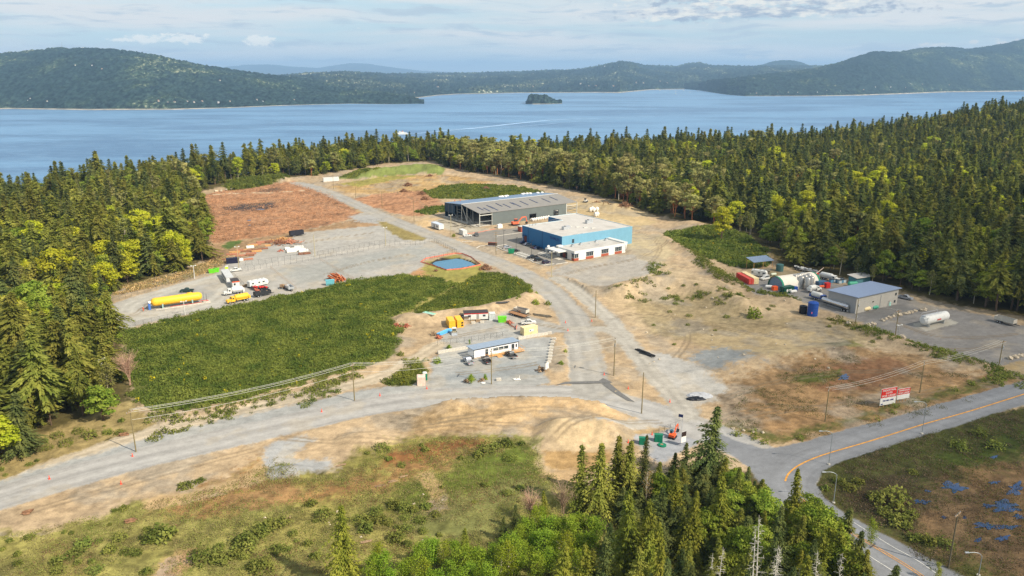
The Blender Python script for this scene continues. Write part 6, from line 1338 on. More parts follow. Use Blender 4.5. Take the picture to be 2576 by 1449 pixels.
# ------------------------------------------------------------------ vehicles (x is forward, built at the origin)
def wheels(t, xs, r, w, tw, dual=False):
    for x in xs:
        for s in (-1, 1):
            o = MB().cyl((0, -w / 2, 0), (0, w / 2, 0), r, n=14).build('wheel', RUBBER, t); o.location = (x, s * (tw - w / 2), r)
            MB().cyl((0, s * (w / 2 - .02), 0), (0, s * (w / 2 + .015), 0), r * .55, n=10).build('rim', GALV, o)
def cabin(t, m, outl, y, glass, sill=.08):
    "greenhouse: glass prism with body-coloured roof and pillars"
    MB().prism(outl, 'y', -y, y).build('windows', GLASS, t)
    (x0, z0), (x1, zt), (x2, zt2), (x3, z3) = outl; b = MB()
    b.prism([(x1 - .08, zt - .05), (x2 + .08, zt2 - .05), (x2 + .02, zt2 + .04), (x1 - .02, zt + .04)], 'y', -y - .01, y + .01)
    for f in glass:
        xb = x0 + (x3 - x0) * f; xt = x1 + (x2 - x1) * f; b.prism([(xb - .06, z0), (xb + .06, z0), (xt + .05, zt), (xt - .05, zt)], 'y', -y - .012, y + .012)
    b.build('roof', m, t)
def lights(t, xf, xr, y, z):
    for s in (-1, 1):
        MB().box(xf, s * y - .16, z - .08, xf + .04, s * y + .16, z + .08).build('headlight', mat('lamp_lens', (226, 226, 220), .2, var=.02), t); MB().box(xr - .04, s * y - .12, z - .05, xr, s * y + .12, z + .13).build('tail_light', RED, t)
def make_pickup(m, label, loc, rz, group=None, cargo=None):
    t = thing('pickup_truck', label, 'pickup truck', (*loc, 0), rz, group)
    MB().prism([(-2.8, .5), (2.65, .42), (2.8, .6), (2.78, .98), (2.55, 1.12), (1.2, 1.18), (-.75, 1.18), (-.75, .72), (-2.72, .72), (-2.8, .72)], 'y', -.98, .98).box(-2.8, -.98, .72, -.8, -.88, 1.2).box(-2.8, .88, .72, -.8, .98, 1.2).box(-2.84, -.88, .72, -2.74, .88, 1.16).build('body', m, t)
    MB().box(-2.72, -.87, .725, -.78, .87, .76).build('bed_floor', DARKM, t)
    cabin(t, m, [(-.78, 1.16), (-.55, 1.82), (.62, 1.84), (1.38, 1.16)], .84, (0, .42, 1.0)); lights(t, 2.74, -2.84, .78, .85)
    MB().box(2.78, -.9, .42, 2.9, .9, .6).box(-2.98, -.9, .45, -2.85, .9, .62).build('bumper', GALV, t); wheels(t, (1.75, -1.75), .4, .28, .98)
    return t
def make_car(m, label, loc, rz, kind='car', group=None):
    suv = kind in ('suv', 'van'); h = {'car': 0, 'suv': .22, 'van': .5}[kind]
    t = thing({'car': 'parked_car', 'suv': 'sport_utility_car', 'van': 'van'}[kind], label, 'van' if kind == 'van' else 'car', (*loc, 0), rz, group)
    MB().prism([(-2.25, .35), (2.2, .32), (2.3, .5), (2.22, .74 + h * .4), (1.1, .92 + h * .6), (-1.7, .95 + h * .6), (-2.2, .9 + h * .6), (-2.32, .6)], 'y', -.9, .9).build('body', m, t)
    zt = 1.45 + h * 1.3; z0 = .92 + h * .6
    cabin(t, m, [(-2.15 if suv else -1.75, z0), (-2.0 if suv else -1.0, zt - .02), (.35, zt), (1.1, z0)], .76, (0, .35, .65, 1.0) if suv else (0, .5, 1.0)); lights(t, 2.25, -2.32, .68, .66); wheels(t, (1.4, -1.4), .34, .22, .9)
    return t
def pose(fr, rear, front): a = P(fr, *rear); b = P(fr, *front); return ((a[0] + b[0]) / 2, (a[1] + b[1]) / 2), head(a, b)
VW, VBK, VGR, VSL, VNV, VDG = WHITE, mat('black_car_paint', (30, 31, 34), .3, var=.05, spec=.6), mat('dark_grey_car_paint', (78, 80, 80), .35, .2, .05, spec=.6), mat('silver_car_paint', (176, 180, 186), .3, .4, .05, spec=.6), mat('navy_car_paint', (40, 54, 92), .3, var=.05, spec=.6), mat('dark_green_car_paint', (36, 62, 60), .35, var=.05, spec=.6)
def at_(fr, pts, f, m, lab, *a): loc, rz = pose(fr, *pts); return f(m, lab, loc, rz, *a)
at_('N', [(1865, 318), (2050, 312)], make_pickup, VW, 'white pickup parked above the tan container')
at_('N', [(1160, 880), (1095, 815)], make_pickup, VSL, 'silver pickup, leftmost before the site office'); at_('N', [(1410, 868), (1345, 800)], make_pickup, mat('brown_black_paint', (52, 46, 44), .35, var=.05, spec=.6), 'brown-black pickup behind the tall pole at the site office'); at_('N', [(1765, 795), (1672, 730)], make_pickup, VGR, 'dark grey pickup before the steps of the site office')
at_('B', [(472, 1216), (588, 1203)], make_pickup, VW, 'white pickup at the gate of the fenced driveway'); at_('L', [(1200, 350), (1020, 352)], make_pickup, VDG, 'dark green pickup behind the long yellow tank')
at_('D', [(1745, 925), (1815, 940)], make_pickup, VSL, 'silver-grey pickup at the end of the grey warehouse')
for pts, f, m, lab, k in [([(625, 742), (682, 738)], make_car, VW, 'white car next to the white storage container', 'car'), ([(1005, 858), (1068, 848)], make_car, VSL, 'silver car by the first lamp post in the car park', 'car'), ([(1082, 888), (1145, 880)], make_car, VBK, 'black car next to the green bin in the car park', 'car'), ([(1165, 808), (1225, 800)], make_car, VNV, 'dark blue car at the loading door of the blue warehouse', 'car'), ([(1212, 826), (1258, 820)], make_car, VSL, 'silver car beside the dark blue one at the warehouse wall', 'car'), ([(1275, 855), (1325, 842)], make_car, VBK, 'black car close to the blue warehouse wall', 'car'), ([(1300, 862), (1362, 856)], make_car, VNV, 'blue car in front of the blue warehouse side', 'car'), ([(1380, 1005), (1445, 992)], make_car, mat('purple_black_paint', (48, 40, 62), .3, var=.05, spec=.6), 'dark purple estate car nearest the corner of the white wing', 'suv'), ([(1300, 978), (1380, 968)], make_car, VBK, 'black car in the middle of the near parking row', 'suv')]:
    at_('C', pts, f, m, lab, k)
at_('C', [(1325, 945), (1235, 955)], make_pickup, VBK, 'black pickup at the left of the near parking row'); at_('C', [(735, 722), (745, 740)], make_pickup, VGR, 'dark pickup with raised load beside the white car')
at_('K', [(855, 465), (735, 490)], make_car, VW, 'white estate van near the cream container', 'van')
def make_tank_truck(m, label, loc, rz, tankm, L=9.0, stripe=None, group=None):
    t = thing('tank_truck', label, 'tank truck', (*loc, 0), rz, group); x1 = L / 2
    MB().box(-x1, -.45, .75, x1 - .6, .45, 1.0).build('chassis', DARKM, t)
    MB().prism([(x1 - 1.9, .7), (x1, .7), (x1, 1.35), (x1 - .25, 1.65), (x1 - 1.75, 1.75), (x1 - 1.9, 1.75)], 'y', -.95, .95).build('hood', m, t)
    MB().prism([(x1 - 3.3, .8), (x1 - 1.7, .8), (x1 - 1.7, 1.75), (x1 - 2.0, 2.6), (x1 - 3.25, 2.65)], 'y', -1.15, 1.15).build('cab', m, t)
    MB().box(x1 - 2.85, -1.18, 1.75, x1 - 2.1, 1.18, 2.35).box(x1 - 1.93, -.95, 1.85, x1 - 1.8, .95, 2.4).build('windows', GLASS, t)
    a, b = -x1 + .6, x1 - 3.6; R_ = 1.12
    MB().lathe([(.02, a - .35), (.6, a - .28), (1.0, a - .05), (R_, a + .25), (R_, b - .25), (1.0, b + .05), (.6, b + .28), (.02, b + .35)], 'x', 18, (0, 0, 2.15)).build('tank', tankm, t, True)
    MB().box(a + .2, -.9, 1.0, b - .3, -.6, 1.3).box(a + .2, .6, 1.0, b - .3, .9, 1.3).build('side_rail', GALV if m is WHITE else m, t)
    MB().box(-x1 - .2, -1.05, .9, -x1 + .5, 1.05, 2.2).build('rear_cabinet', m, t)
    if stripe: MB().box(a + 1, -R_ - .02, 2.15, b - .8, -R_ + .06, 2.5).build('lettering', stripe, t)
    MB().box(x1 - 3.9, -1.1, .55, x1 - 2.7, -.8, .95).build('fuel_tank', CHROME, t)
    lights(t, x1, -x1 - .2, .75, 1.0); wheels(t, (x1 - .9, -x1 + 1.4, -x1 + 2.6), .5, .35, 1.15); return t
loc, rz = pose('L', (1965, 455), (1665, 515)); make_tank_truck(YEL, 'yellow tank truck with red lettering parked at the scrub edge', loc, rz, YEL, 9.6, RED)
loc, rz = pose('L', (1870, 365), (1640, 395)); make_tank_truck(WHITE, 'white tank truck parked behind the yellow one', loc, rz, WHITE, 8.4, mat('pink_letters', (214, 120, 104)))
loc, rz = pose('K', (1690, 740), (1890, 700)); make_tank_truck(WHITE, 'white tank truck in front of the steel silos', loc, rz, WHITE, 7.2)
loc, rz = pose('K', (1780, 860), (2010, 925)); make_tank_truck(mat('blue_truck_paint', (46, 80, 150), .4, var=.1), 'blue and white truck parked at the end of the grey warehouse', loc, rz, WHITE, 8.5)
loc, rz = pose('K', (1960, 460), (2230, 520)); make_tank_truck(WHITE, 'white tank truck parked under the trees behind the silos', loc, rz, WHITE, 9.5)
st = thing('tanker_trailer', 'long polished steel tanker trailer along the grey warehouse end wall', 'trailer', (*[(a + b) / 2 for a, b in zip(P('K', 2010, 985), P('K', 2400, 1110))], 0), head(P('K', 2400, 1110), P('K', 2010, 985)))
MB().lathe([(.02, -6.6), (.9, -6.5), (1.05, -6.2), (1.05, 5.9), (.9, 6.2), (.02, 6.3)], 'x', 18, (0, 0, 2.1)).build('tank', CHROME, st, True); MB().box(-6, -.5, .95, 5.5, .5, 1.15).box(-2, -1.1, .5, 1.2, -.8, 1.0).build('frame', DARKM, st); MB().box(-5, -.25, 3.12, 5, .25, 3.2).build('walkway', GALV, st); wheels(st, (-5.4, -4.2), .5, .5, 1.2); MB().box(-6.7, -1, .6, -6.4, 1, .8).build('bumper', GALV, st)
# yellow storage tank
yt = thing('storage_tank', 'very long horizontal yellow tank on concrete saddles', 'tank', (-135.9, 298.3, 0), R(31))
Rt = 1.7; MB().lathe([(.02, -9.7), (.7, -9.6), (1.3, -9.2), (1.62, -8.6), (Rt, -8.0), (Rt, 8.0), (1.62, 8.6), (1.3, 9.2), (.7, 9.6), (.02, 9.7)], 'x', 24, (0, 0, 2.75)).build('tank', YEL, yt, True)
for x in (-5.6, 5.6): MB().prism([(-1.5, 0), (1.5, 0), (1.5, 2.0), (.9, 1.5), (-.9, 1.5), (-1.5, 2.0)], 'x', x - .25, x + .25).build('saddle', mat('pale_teal_paint', (150, 180, 172), .7), yt)
MB().box(-8.5, -2.6, 0, 10.4, -2.2, .35).box(9.8, -2.6, 0, 12.4, 1.2, .3).build('plinth', CONC, yt); MB().tube([(8.5, -1.2, .9), (11.2, -1.2, .9), (11.2, -.4, .5), (12.0, -.4, .5)], .12).tube([(-3, -1.9, .5), (9, -1.9, .5)], .09).build('pipework', RED, yt); MB().box(4, -.5, 4.4, 6, .5, 4.7).build('manway', YEL, yt)
MB().cyl((11.3, .3, 0), (11.3, .3, 3.2), .07, n=5).cyl((10.4, 1.5, 0), (10.4, 1.5, 4), .05, n=4).build('vent_pipe', DARKM, yt); MB().box(-10.8, -.8, 0, -9.9, .8, 2.6).build('equipment_box', mat('blue_box', (70, 110, 180), .5), yt); MB().blob(-10.2, -.4, 3.0, .6, .6, .5, 3).build('white_cover', BAGM, yt)
worker(*P('L', 508, 615), 0, 0, 'person in dark clothes standing alone on the gravel left of the yellow tank')
# motorhome and clutter on the tank yard
def make_rv(label, loc, rz, L=9.0):
    t = thing('travel_trailer', label, 'trailer', (*loc, 0), rz); x = L / 2
    MB().prism([(-x, .6), (x - .5, .6), (x, 1.2), (x - .2, 2.4), (x - .9, 3.05), (-x + .2, 3.1), (-x, 2.8)], 'y', -1.2, 1.2).build('body', WHITE, t)
    for a, b in ((-3.4, -2.5), (-.4, .5), (1.6, 2.7)): MB().box(a, -1.23, 1.7, b, -1.195, 2.3).build('window', GLASS, t)
    d = MB().box(.75, -1.24, .8, 1.35, -1.195, 2.6).build('door', WHITE, t); MB().box(-x + .3, -1.225, 1.15, x - 1, -1.198, 1.35).build('stripe', mat('grey_stripe', (150, 154, 160), .5), t)
    for a in (-2.8, 0, 2.0): MB().box(a, -.35, 3.08, a + .7, .35, 3.3).build('roof_vent', GALV, t)
    wheels(t, (-.7, .4), .36, .25, 1.2); MB().box(x - .2, -.1, .5, x + 1.1, .1, .62).build('tow_bar', DARKM, t); return t
loc, rz = pose('L', (1950, 300), (2230, 240)); make_rv('white travel trailer standing alone on the gravel lot', loc, rz)
loc, rz = pose('K', (600, 400), (760, 420)); make_rv('white motorhome under the solar-roof shelter', loc, rz, 7)
def flatbed(label, loc, rz, L=9.0, dm=OLDW, load=None, sides=0, sm=DARKM):
    t = thing('flatbed_trailer' if not sides else 'dump_trailer', label, 'trailer', (*loc, 0), rz)
    MB().box(-L / 2, -1.2, .85, L / 2, 1.2, 1.0).build('deck', dm, t); MB().box(-L / 2, -.5, .6, L / 2, -.35, .85).box(-L / 2, .35, .6, L / 2, .5, .85).build('frame', DARKM, t); MB().prism([(L / 2, -.4), (L / 2 + 1.8, -.06), (L / 2 + 1.8, .06), (L / 2, .4)], 'z', .6, .75).build('tow_bar', RED if dm is OLDW else DARKM, t)
    wheels(t, (-L * .18, -L * .18 - 1.0), .42, .3, 1.15)
    if sides: MB().box(-L / 2, -1.25, 1.0, L / 2, -1.12, 1.0 + sides).box(-L / 2, 1.12, 1.0, L / 2, 1.25, 1.0 + sides).box(-L / 2, -1.12, 1.0, -L / 2 + .12, 1.12, 1.0 + sides).box(L / 2 - .12, -1.12, 1.0, L / 2, 1.12, 1.0 + sides).build('sides', sm, t)
    if load:
        b = MB()
        for k in range(14): b.cbox(RNG.uniform(-L * .4, L * .4), RNG.uniform(-.8, .8), 1.25 + RNG.uniform(0, .4), RNG.uniform(.6, 2.2), RNG.uniform(.3, .8), RNG.uniform(.2, .6), RNG.uniform(0, 3))
        b.build('load', load, t)
    return t
flatbed('flatbed trailer with rusty deck behind the white pickup', *pose('N', (1700, 172), (1930, 240)), 8.5, mat('rusty_deck', (150, 112, 78), .9, var=.2)); flatbed('dump trailer with pale tipping box behind the flatbed', *pose('N', (1760, 150), (1960, 195)), 6.0, DARKM, mat('soil_load', (120, 84, 56), .95), 1.3, mat('pale_steel_side', (190, 184, 170), .6))
flatbed('black low trailer loaded with red machinery beside the travel trailer', *pose('L', (2230, 325), (2010, 320)), 7, DARKM, RED); flatbed('black high-sided trailer full of scrap at the scrub edge', *pose('L', (2050, 425), (2250, 385)), 7, DARKM, OLDW, 1.3); flatbed('grey open trailer at the right end of the scrub edge', *pose('L', (2480, 290), (2570, 350)), 5, GALV, None, .9, GALV); flatbed('small olive trailer with rusty load near the stake row', *pose('L', (2410, 300), (2500, 300)), 4, OLDW, OLDW)
flatbed('white tipping trailer parked at the right end of the round gravel yard', *pose('D', (2400, 1085), (2495, 1110)), 7, DARKM, None, 1.5, mat('pale_steel_side', (190, 184, 170))); flatbed('black covered trailer at the top edge of the fenced lot', *pose('B', (1125, 835), (1265, 818)), 8, DARKM, None, 2.3, mat('black_side', (40, 42, 50), .5))
container('dark_container', 'dark blue-black container among the lumber stacks', P('B', 435, 1130), R(22), 6.0, mat('black_blue_paint', (34, 36, 58), .5), H=2.6)
# earth-moving machines
def excavator(label, loc, rz, m, s=1.0, cabm=None):
    t = thing('excavator', label, 'excavator', (*loc, 0), rz, None, s)
    for y in (-1.2, 1.2): MB().prism([(-1.9, .3), (-1.5, 0), (1.5, 0), (1.9, .3), (1.5, .75), (-1.5, .75)], 'y', y - .3, y + .3).build('track', DARKM, t)
    MB().box(-1.9, -1.2, .9, 1.2, 1.2, 1.9).cyl((0, 0, .6), (0, 0, .95), .8, n=14).build('upper_body', m, t); MB().box(-.2, .2, 1.9, 1.3, 1.2, 3.0).build('cab', cabm or GLASS, t); MB().box(-.25, .15, 3.0, 1.35, 1.25, 3.1).build('cab_roof', m if cabm is None else cabm, t)
    MB().prism([(1.0, 1.6), (1.3, 1.3), (3.6, 3.6), (3.3, 4.1)], 'y', -.5, -.1).prism([(3.2, 4.1), (3.5, 3.5), (5.6, 3.9), (5.5, 4.2)], 'y', -.5, -.1).build('boom', m, t); MB().prism([(5.3, 4.3), (5.7, 4.1), (6.2, 1.6), (5.9, 1.5)], 'y', -.48, -.12).build('stick', m, t); MB().prism([(5.8, 1.6), (6.4, 1.5), (6.5, .7), (5.7, .3), (5.4, .8)], 'y', -.8, .2).build('bucket', DARKM, t); return t
excavator('orange excavator with arched boom beside the grey shed front', P('C', 1115, 632), R(25), mat('excavator_orange', (222, 110, 74), .6, var=.1), 1.25)
excavator('small red-orange excavator on the paved strip by the junction', P('I', 1065, 390), R(60), ORANGE, .62, mat('teal_cab', (40, 84, 100), .4)); excavator('brown digger among earth heaps at the wood edge', P('C', 2050, 470), R(160), mat('digger_brown', (150, 120, 84), .7, var=.2), 1.1); 
dz = thing('dozer', 'white tracked machine by the rubble heap at the right wood edge', 'machine', (*P('C', 1790, 408), 0), R(70))
for y in (-1.1, 1.1): MB().prism([(-1.9, .3), (-1.5, 0), (1.5, 0), (1.9, .3), (1.5, .9), (-1.5, .9)], 'y', y - .3, y + .3).build('track', DARKM, dz)
MB().box(-1.6, -.8, .7, 1.8, .8, 1.8).build('body', WHITE, dz); MB().box(-.9, -.7, 1.8, .5, .7, 2.9).build('cab', GLASS, dz); MB().box(2.0, -1.7, .1, 2.2, 1.7, 1.3).build('blade', WHITE, dz)
sk = thing('skid_steer', 'compact loader with grey bucket beside the blue pipes', 'loader', (*P('N', 935, 450), 0), R(-85))
MB().box(-1.3, -.75, .45, .9, .75, 1.3).build('body', mat('loader_tan', (170, 160, 130), .6, var=.2), sk); MB().box(-.9, -.6, 1.3, .5, .6, 2.2).build('cage', mat('cage_steel', (90, 92, 86), .6), sk); MB().box(-1.0, -.7, 2.2, .6, .7, 2.3).build('cab_roof', WHITE, sk); MB().prism([(1.1, .1), (2.0, .1), (1.9, .25), (1.3, .3), (1.2, .9), (1.1, .9)], 'y', -1.05, 1.05).build('bucket', GALV, sk); wheels(sk, (.55, -.75), .42, .3, .95)
# silos, tanks, drums in the right yard
def silo(x, y, label, r=1.25, h=4.9):
    t = thing('steel_silo', label, 'silo', (x, y, 0), 0, 'steel silos beside the arched tent')
    MB().lathe([(r, .7), (r, h), (r * .75, h + .45), (r * .3, h + .65), (.05, h + .7)], 'z', 22).build('vessel', mat('brushed_steel', (176, 174, 168), .38, .6, .08), t, True); MB().lathe([(r + .03, h * .45), (r + .05, h * .47), (r + .03, h * .49)], 'z', 22, cap=False).build('band', GALV, t)
    for a in (.8, 2.4, 3.9, 5.5): MB().cyl((r * .85 * math.cos(a), r * .85 * math.sin(a), 0), (r * .85 * math.cos(a), r * .85 * math.sin(a), .9), .09, n=5).build('leg', GALV, t)
sx0, sy0 = P('K', 1640, 672)
for i in range(3):
    for j in range(3):
        if (i, j) == (2, 0): continue
        c, s = math.cos(R(40)), math.sin(R(40)); silo(sx0 + i * 3.0 * c - j * 3.0 * s, sy0 + i * 3.0 * s + j * 3.0 * c, 'shiny steel silo of the tight cluster beside the arched tent')
def vtank(name, label, p, r, h, m):
    t = thing(name, label, 'tank', (*p, 0)); MB().lathe([(r, 0), (r, h * .93), (r * .8, h * .98), (.3, h), (.02, h)], 'z', 22).build('vessel', m, t, True)
    for k in range(1, 5): MB().lathe([(r, h * .18 * k - .06), (r + .05, h * .18 * k), (r, h * .18 * k + .06)], 'z', 22, cap=False).build('rib', m, t)
    MB().lathe([(.35, h - .03), (.35, h + .12), (.02, h + .14)], 'z', 12).build('lid', m, t); return t
t = vtank('water_tank', 'tall blue plastic tank with small pink sticker in the right field', P('K', 1748, 1195), 1.95, 5.6, BLUEP); MB().box(-1.1, -1.78, 1.2, -.4, -1.6, 1.9).build('sticker', mat('pink_sticker', (226, 110, 130)), t)
vtank('water_tank', 'short black plastic tank beside the tall blue one', P('K', 1560, 1150), 1.5, 3.2, BLACKP); vtank('water_tank', 'dark green round tank behind the motorhome', P('K', 1090, 300), 1.7, 3.4, mat('tank_green', (64, 100, 98), .6)); vtank('water_tank', 'pale teal plastic tank against the grey warehouse front', P('D', 1665, 975), .9, 1.6, mat('pale_teal_plastic', (150, 196, 184), .6))
def htank(label, p, rz, L, r, m, z=.4, name='gas_tank'):
    t = thing(name, label, 'tank', (*p, 0), rz); MB().lathe([(.02, -L / 2), (r * .6, -L / 2 + .05), (r, -L / 2 + r * .5), (r, L / 2 - r * .5), (r * .6, L / 2 - .05), (.02, L / 2)], 'x', 16, (0, 0, r + z)).build('vessel', m, t, True)
    for x in (-L * .3, L * .3): MB().box(x - .12, -r * .7, 0, x + .12, r * .7, z + r * .5).build('saddle', GALV, t)
    return t
wt_ = htank('big white horizontal tank with handrail on a concrete pad in the round yard', ((151.2 + 165.9) / 2, (269.5 + 277.4) / 2 + .6), R(28), 14.5, 1.75, WHITE, .9, 'storage_tank')
MB().tube([(-6.8, 1.0, 4.2), (-6.8, 1.0, 5.2), (2.5, 1.0, 5.2), (2.5, 1.0, 4.2)], .05).tube([(-6.8, -.6, 4.3), (-6.8, -.6, 5.1), (2.5, -.6, 5.1), (2.5, -.6, 4.3)], .05).box(-6.8, -.6, 4.25, 2.5, 1.0, 4.32).build('handrail', GALV, wt_); MB().cyl((-5, -1.4, 0), (-6.8, -1.6, 4.2), .08, n=5).cyl((-4.4, -1.4, 0), (-6.2, -1.6, 4.2), .08, n=5).build('ladder', WHITE, wt_); MB().box(-1, -1.83, 2.3, 1.2, -1.68, 2.8).build('marking', mat('red_marking', (190, 90, 80)), wt_)
htank('cream horizontal tank lying by the grey warehouse wall', P('D', 1518, 1012), R(20), 3.6, .8, TANC, .1); htank('green horizontal tank lying by the grey warehouse wall', P('D', 1575, 1000), R(20), 3.2, .7, mat('sea_green', (70, 160, 130), .5), .1); htank('small white horizontal tank before the arched tent', P('K', 870, 655), R(-15), 3.2, .7, WHITE, .2); htank('teal horizontal tank behind the grey warehouse roof', P('D', 1425, 845), R(10), 4.5, 1.0, mat('sea_green', (70, 160, 130)), .1); htank('white horizontal tank at the foot of the silos', P('K', 1420, 640), R(-20), 4.0, .9, WHITE, .6); htank('white horizontal tank between the green container and the silos', P('K', 1365, 745), R(20), 3.4, .65, WHITE, .1); htank('white horizontal tank near the white estate van', P('K', 965, 395), R(15), 3.0, .6, mat('pale_green_tank', (206, 214, 190), .6), .1); htank('orange horizontal cylinder beside the blue crates', P('K', 1930, 655), R(10), 2.6, .55, ORANGE, .4)
def crate(name, label, fr, x, y, sx_, sy_, sz_, m, rz=20, cat='box', lid=None, group=None):
    t = thing(name, label, cat, (*P(fr, x, y), 0), R(rz), group); MB().box(0, 0, .1, sx_, sy_, sz_).box(.05, .05, 0, .25, sy_ - .05, .1).box(sx_ - .25, .05, 0, sx_ - .05, sy_ - .05, .1).build('body', m, t)
    MB().box(-.05, -.05, sz_, sx_ + .05, sy_ + .05, sz_ + .1).build('lid', lid or m, t); return t
crate('equipment_box', 'orange box at the mouth of the arched tent', 'K', 970, 702, 2.2, 1.6, 1.7, ORANGE); crate('equipment_box', 'blue storage shed box right of the silos', 'K', 1880, 640, 4.5, 2.6, 2.4, mat('slate_blue_paint', (62, 94, 124), .6)); crate('equipment_box', 'pale blue crate left of the red bins', 'K', 1980, 640, 1.8, 1.8, 2.0, mat('pale_blue_paint', (150, 176, 206), .6)); crate('equipment_box', 'stacked red bins at the right of the silo yard', 'K', 2030, 655, 2.2, 1.8, 2.2, RED); crate('equipment_box', 'small blue box next to the green container', 'K', 1380, 705, 2.0, 1.5, 1.6, BLUEP)
for k, (x, y) in enumerate(((2120, 545), (2185, 540), (2240, 545), (2290, 560), (2330, 550), (2380, 545), (2270, 520), (2330, 515))): crate('liquid_tote', 'caged liquid tote in the rows under the trees behind the silos', 'K', x, y, 1.3, 1.3, 1.5, mat('tote_white', (186, 200, 206), .5) if k % 2 else mat('tote_blue', (90, 140, 170), .5), 15, 'tote', DARKM, 'liquid totes behind the silos')
flatbed('long trailer with pipes along the wood edge behind the arched tent', *pose('K', (1480, 285), (1900, 370)), 9, GALV, GALV); flatbed('low trailer with pale load at the wood edge near the big fir', *pose('K', (1380, 260), (1640, 310)), 7, DARKM, WHITE)
ml = thing('red_loader', 'red crane machine with a pale jib behind the silos', 'machine', (*P('K', 1815, 430), 0), R(20)); MB().box(-1.5, -1, .6, 1.5, 1, 1.9).build('body', RED, ml); MB().cyl((0, 0, 1.8), (4.4, .3, 4.2), .2, .1, n=6).build('jib', mat('pale_pink_paint', (226, 202, 184)), ml); wheels(ml, (-1, 1), .45, .3, 1.05)
# bins and toilets
def skip(label, fr, x, y, m, L=2.6, rz=10, H=1.7, name='waste_bin'):
    t = thing(name, label, 'bin', (*P(fr, x, y), 0), R(rz)); MB().prism([(.15, 0), (L - .15, 0), (L + .2, H), (-.1, H)], 'y', 0, 1.9).build('bin', m, t); MB().box(-.12, -.05, H, L + .22, 1.95, H + .12).build('lid', m, t)
    for x_ in (.5, L - .5): MB().box(x_ - .08, -.06, .1, x_ + .08, 0, H - .1).build('rib', m, t)
    return t
skip('bright lime green skip right of the striped trailer', 'N', 1540, 295, GRN, 3.0, 6, 2.0); skip('lime green bin, the left of two at the tank-yard gate', 'L', 1412, 96, GRN, 2.6, 20); skip('lime green bin, the right of two at the tank-yard gate', 'L', 1478, 82, GRN, 2.4, 20); skip('green bin beside the black car in the car park', 'C', 1047, 905, mat('bin_green', (26, 128, 88), .5), 3.0, 5, 2.2); skip('teal lidded box before the log pile', 'B', 1515, 1368, mat('teal_box', (106, 176, 186), .6), 3.6, 15, 2.3)
def toilet(label, fr, x, y, m, rm): t = thing('portable_toilet', label, 'toilet', (*P(fr, x, y), 0), R(15)); MB().box(0, 0, 0, 1.3, 1.3, 2.2).build('cabin', m, t); MB().prism([(-.05, 2.2), (1.35, 2.2), (1.1, 2.45), (.2, 2.45)], 'y', -.05, 1.35).build('roof', rm, t); MB().box(.2, -.04, .1, 1.1, .0, 2.0).build('door', m, t)
toilet('dark green portable toilet behind the pink container', 'N', 505, 1095, mat('toilet_green', (30, 120, 92), .6), WHITE); toilet('lime and white portable toilet next to the white gate pickup', 'B', 420, 1210, mat('lime_toilet', (190, 214, 60), .6), WHITE)
# green electrical boxes at the junction
for k, (x, y, lab) in enumerate(((808, 450, 'green electrical cabinet on its own at the left of the paved strip'), (925, 425, 'green electrical cabinet with a round well before it'))):
    t = thing('electrical_cabinet', lab, 'cabinet', (*P('I', x, y), 0), R(-8)); cm = mat('cabinet_green', (16, 112, 82), .45, var=.06); MB().box(0, 0, 0, 2.1, 1.1, 2.0).box(-.05, -.05, 2.0, 2.15, 1.15, 2.08).build('body', cm, t)
    for a in (.08, 1.08): MB().box(a, -.05, .15, a + .94, -.0, 1.9).build('door', cm, t)
    if k: MB().lathe([(1.1, 0), (1.1, .3), (1.0, .34), (.02, .34)], 'z', 20, (1.9, -1.6, 0)).build('well', cm, t); MB().box(1.5, -1.9, .34, 2.2, -1.3, .4).build('well_lid', OLDW, t)
# ------------------------------------------------------------------ poles, lamps, wires
POLES = {}
def pole(key, fr, base, top, label, arm=None, rz=20, m=POLEM, r=.17, kind='utility_pole', trafo=False):
    x, y = P(fr, *base); u, v = U(fr, *top); lo, hi = 2.0, 30.0
    for _ in range(40):
        mid = (lo + hi) / 2
        if PX(x, y, mid)[1] > v: lo = mid
        else: hi = mid
    h = (lo + hi) / 2; z = z1(x, y); t = thing(kind, label, 'pole' if kind == 'utility_pole' else 'lamp', (x, y, z), R(rz))
    MB().cyl((0, 0, -.5), (0, 0, h - z), r, r * .68, n=10).build('pole', m, t)
    if arm in ('cross', 'double'):
        MB().box(-1.25, -.1, h - z - .55, 1.25, .1, h - z - .4).build('crossarm', OLDW, t)
        if arm == 'double': MB().box(-1.25, -.1, h - z - 1.75, 1.25, .1, h - z - 1.6).build('crossarm', OLDW, t)
        for q in (-1.1, -.4, .4, 1.1): MB().cyl((q, 0, h - z - .4), (q, 0, h - z - .15), .06, n=6).build('insulator', GALV, t)
    if arm == 'flood':
        MB().box(-1.0, -.08, h - z - .3, 1.0, .08, h - z - .18).build('crossarm', WHITE, t)
        for q in (-.9, .9): MB().box(q - .3, -.35, h - z - .22, q + .3, .25, h - z + .05).build('floodlight', WHITE, t)
    if trafo: MB().cyl((.45, 0, h - z - 3.0), (.45, 0, h - z - 2.0), .28, n=10).build('transformer', GALV, t); MB().box(.1, -.2, 2.2, .5, .2, 3.0).build('meter_box', GALV, t)
    POLES[key] = (x, y, h); return t
pole('a', 'F', (770, 745), (731, 510), 'tall timber pole at the far left of the lower road', 'cross', 70); pole('b', 'W', (892, 1008), (889, 914), 'timber pole on the verge left of the pink container', 'cross', 70); pole('c', 'N', (1447, 1142), (1443, 655), 'tall timber pole in front of the site office pickups', 'cross', 80); pole('d', 'E', (2178, 985), (2190, 645), 'timber pole with meter box at the road junction', 'cross', 80, trafo=True); pole('e', 'W', (1614, 1040), (1617, 937), 'tall timber pole beside the diagonal asphalt patch', None); pole('f', 'E', (2010, 463), (2018, 215), 'timber pole between main road and side track', None)
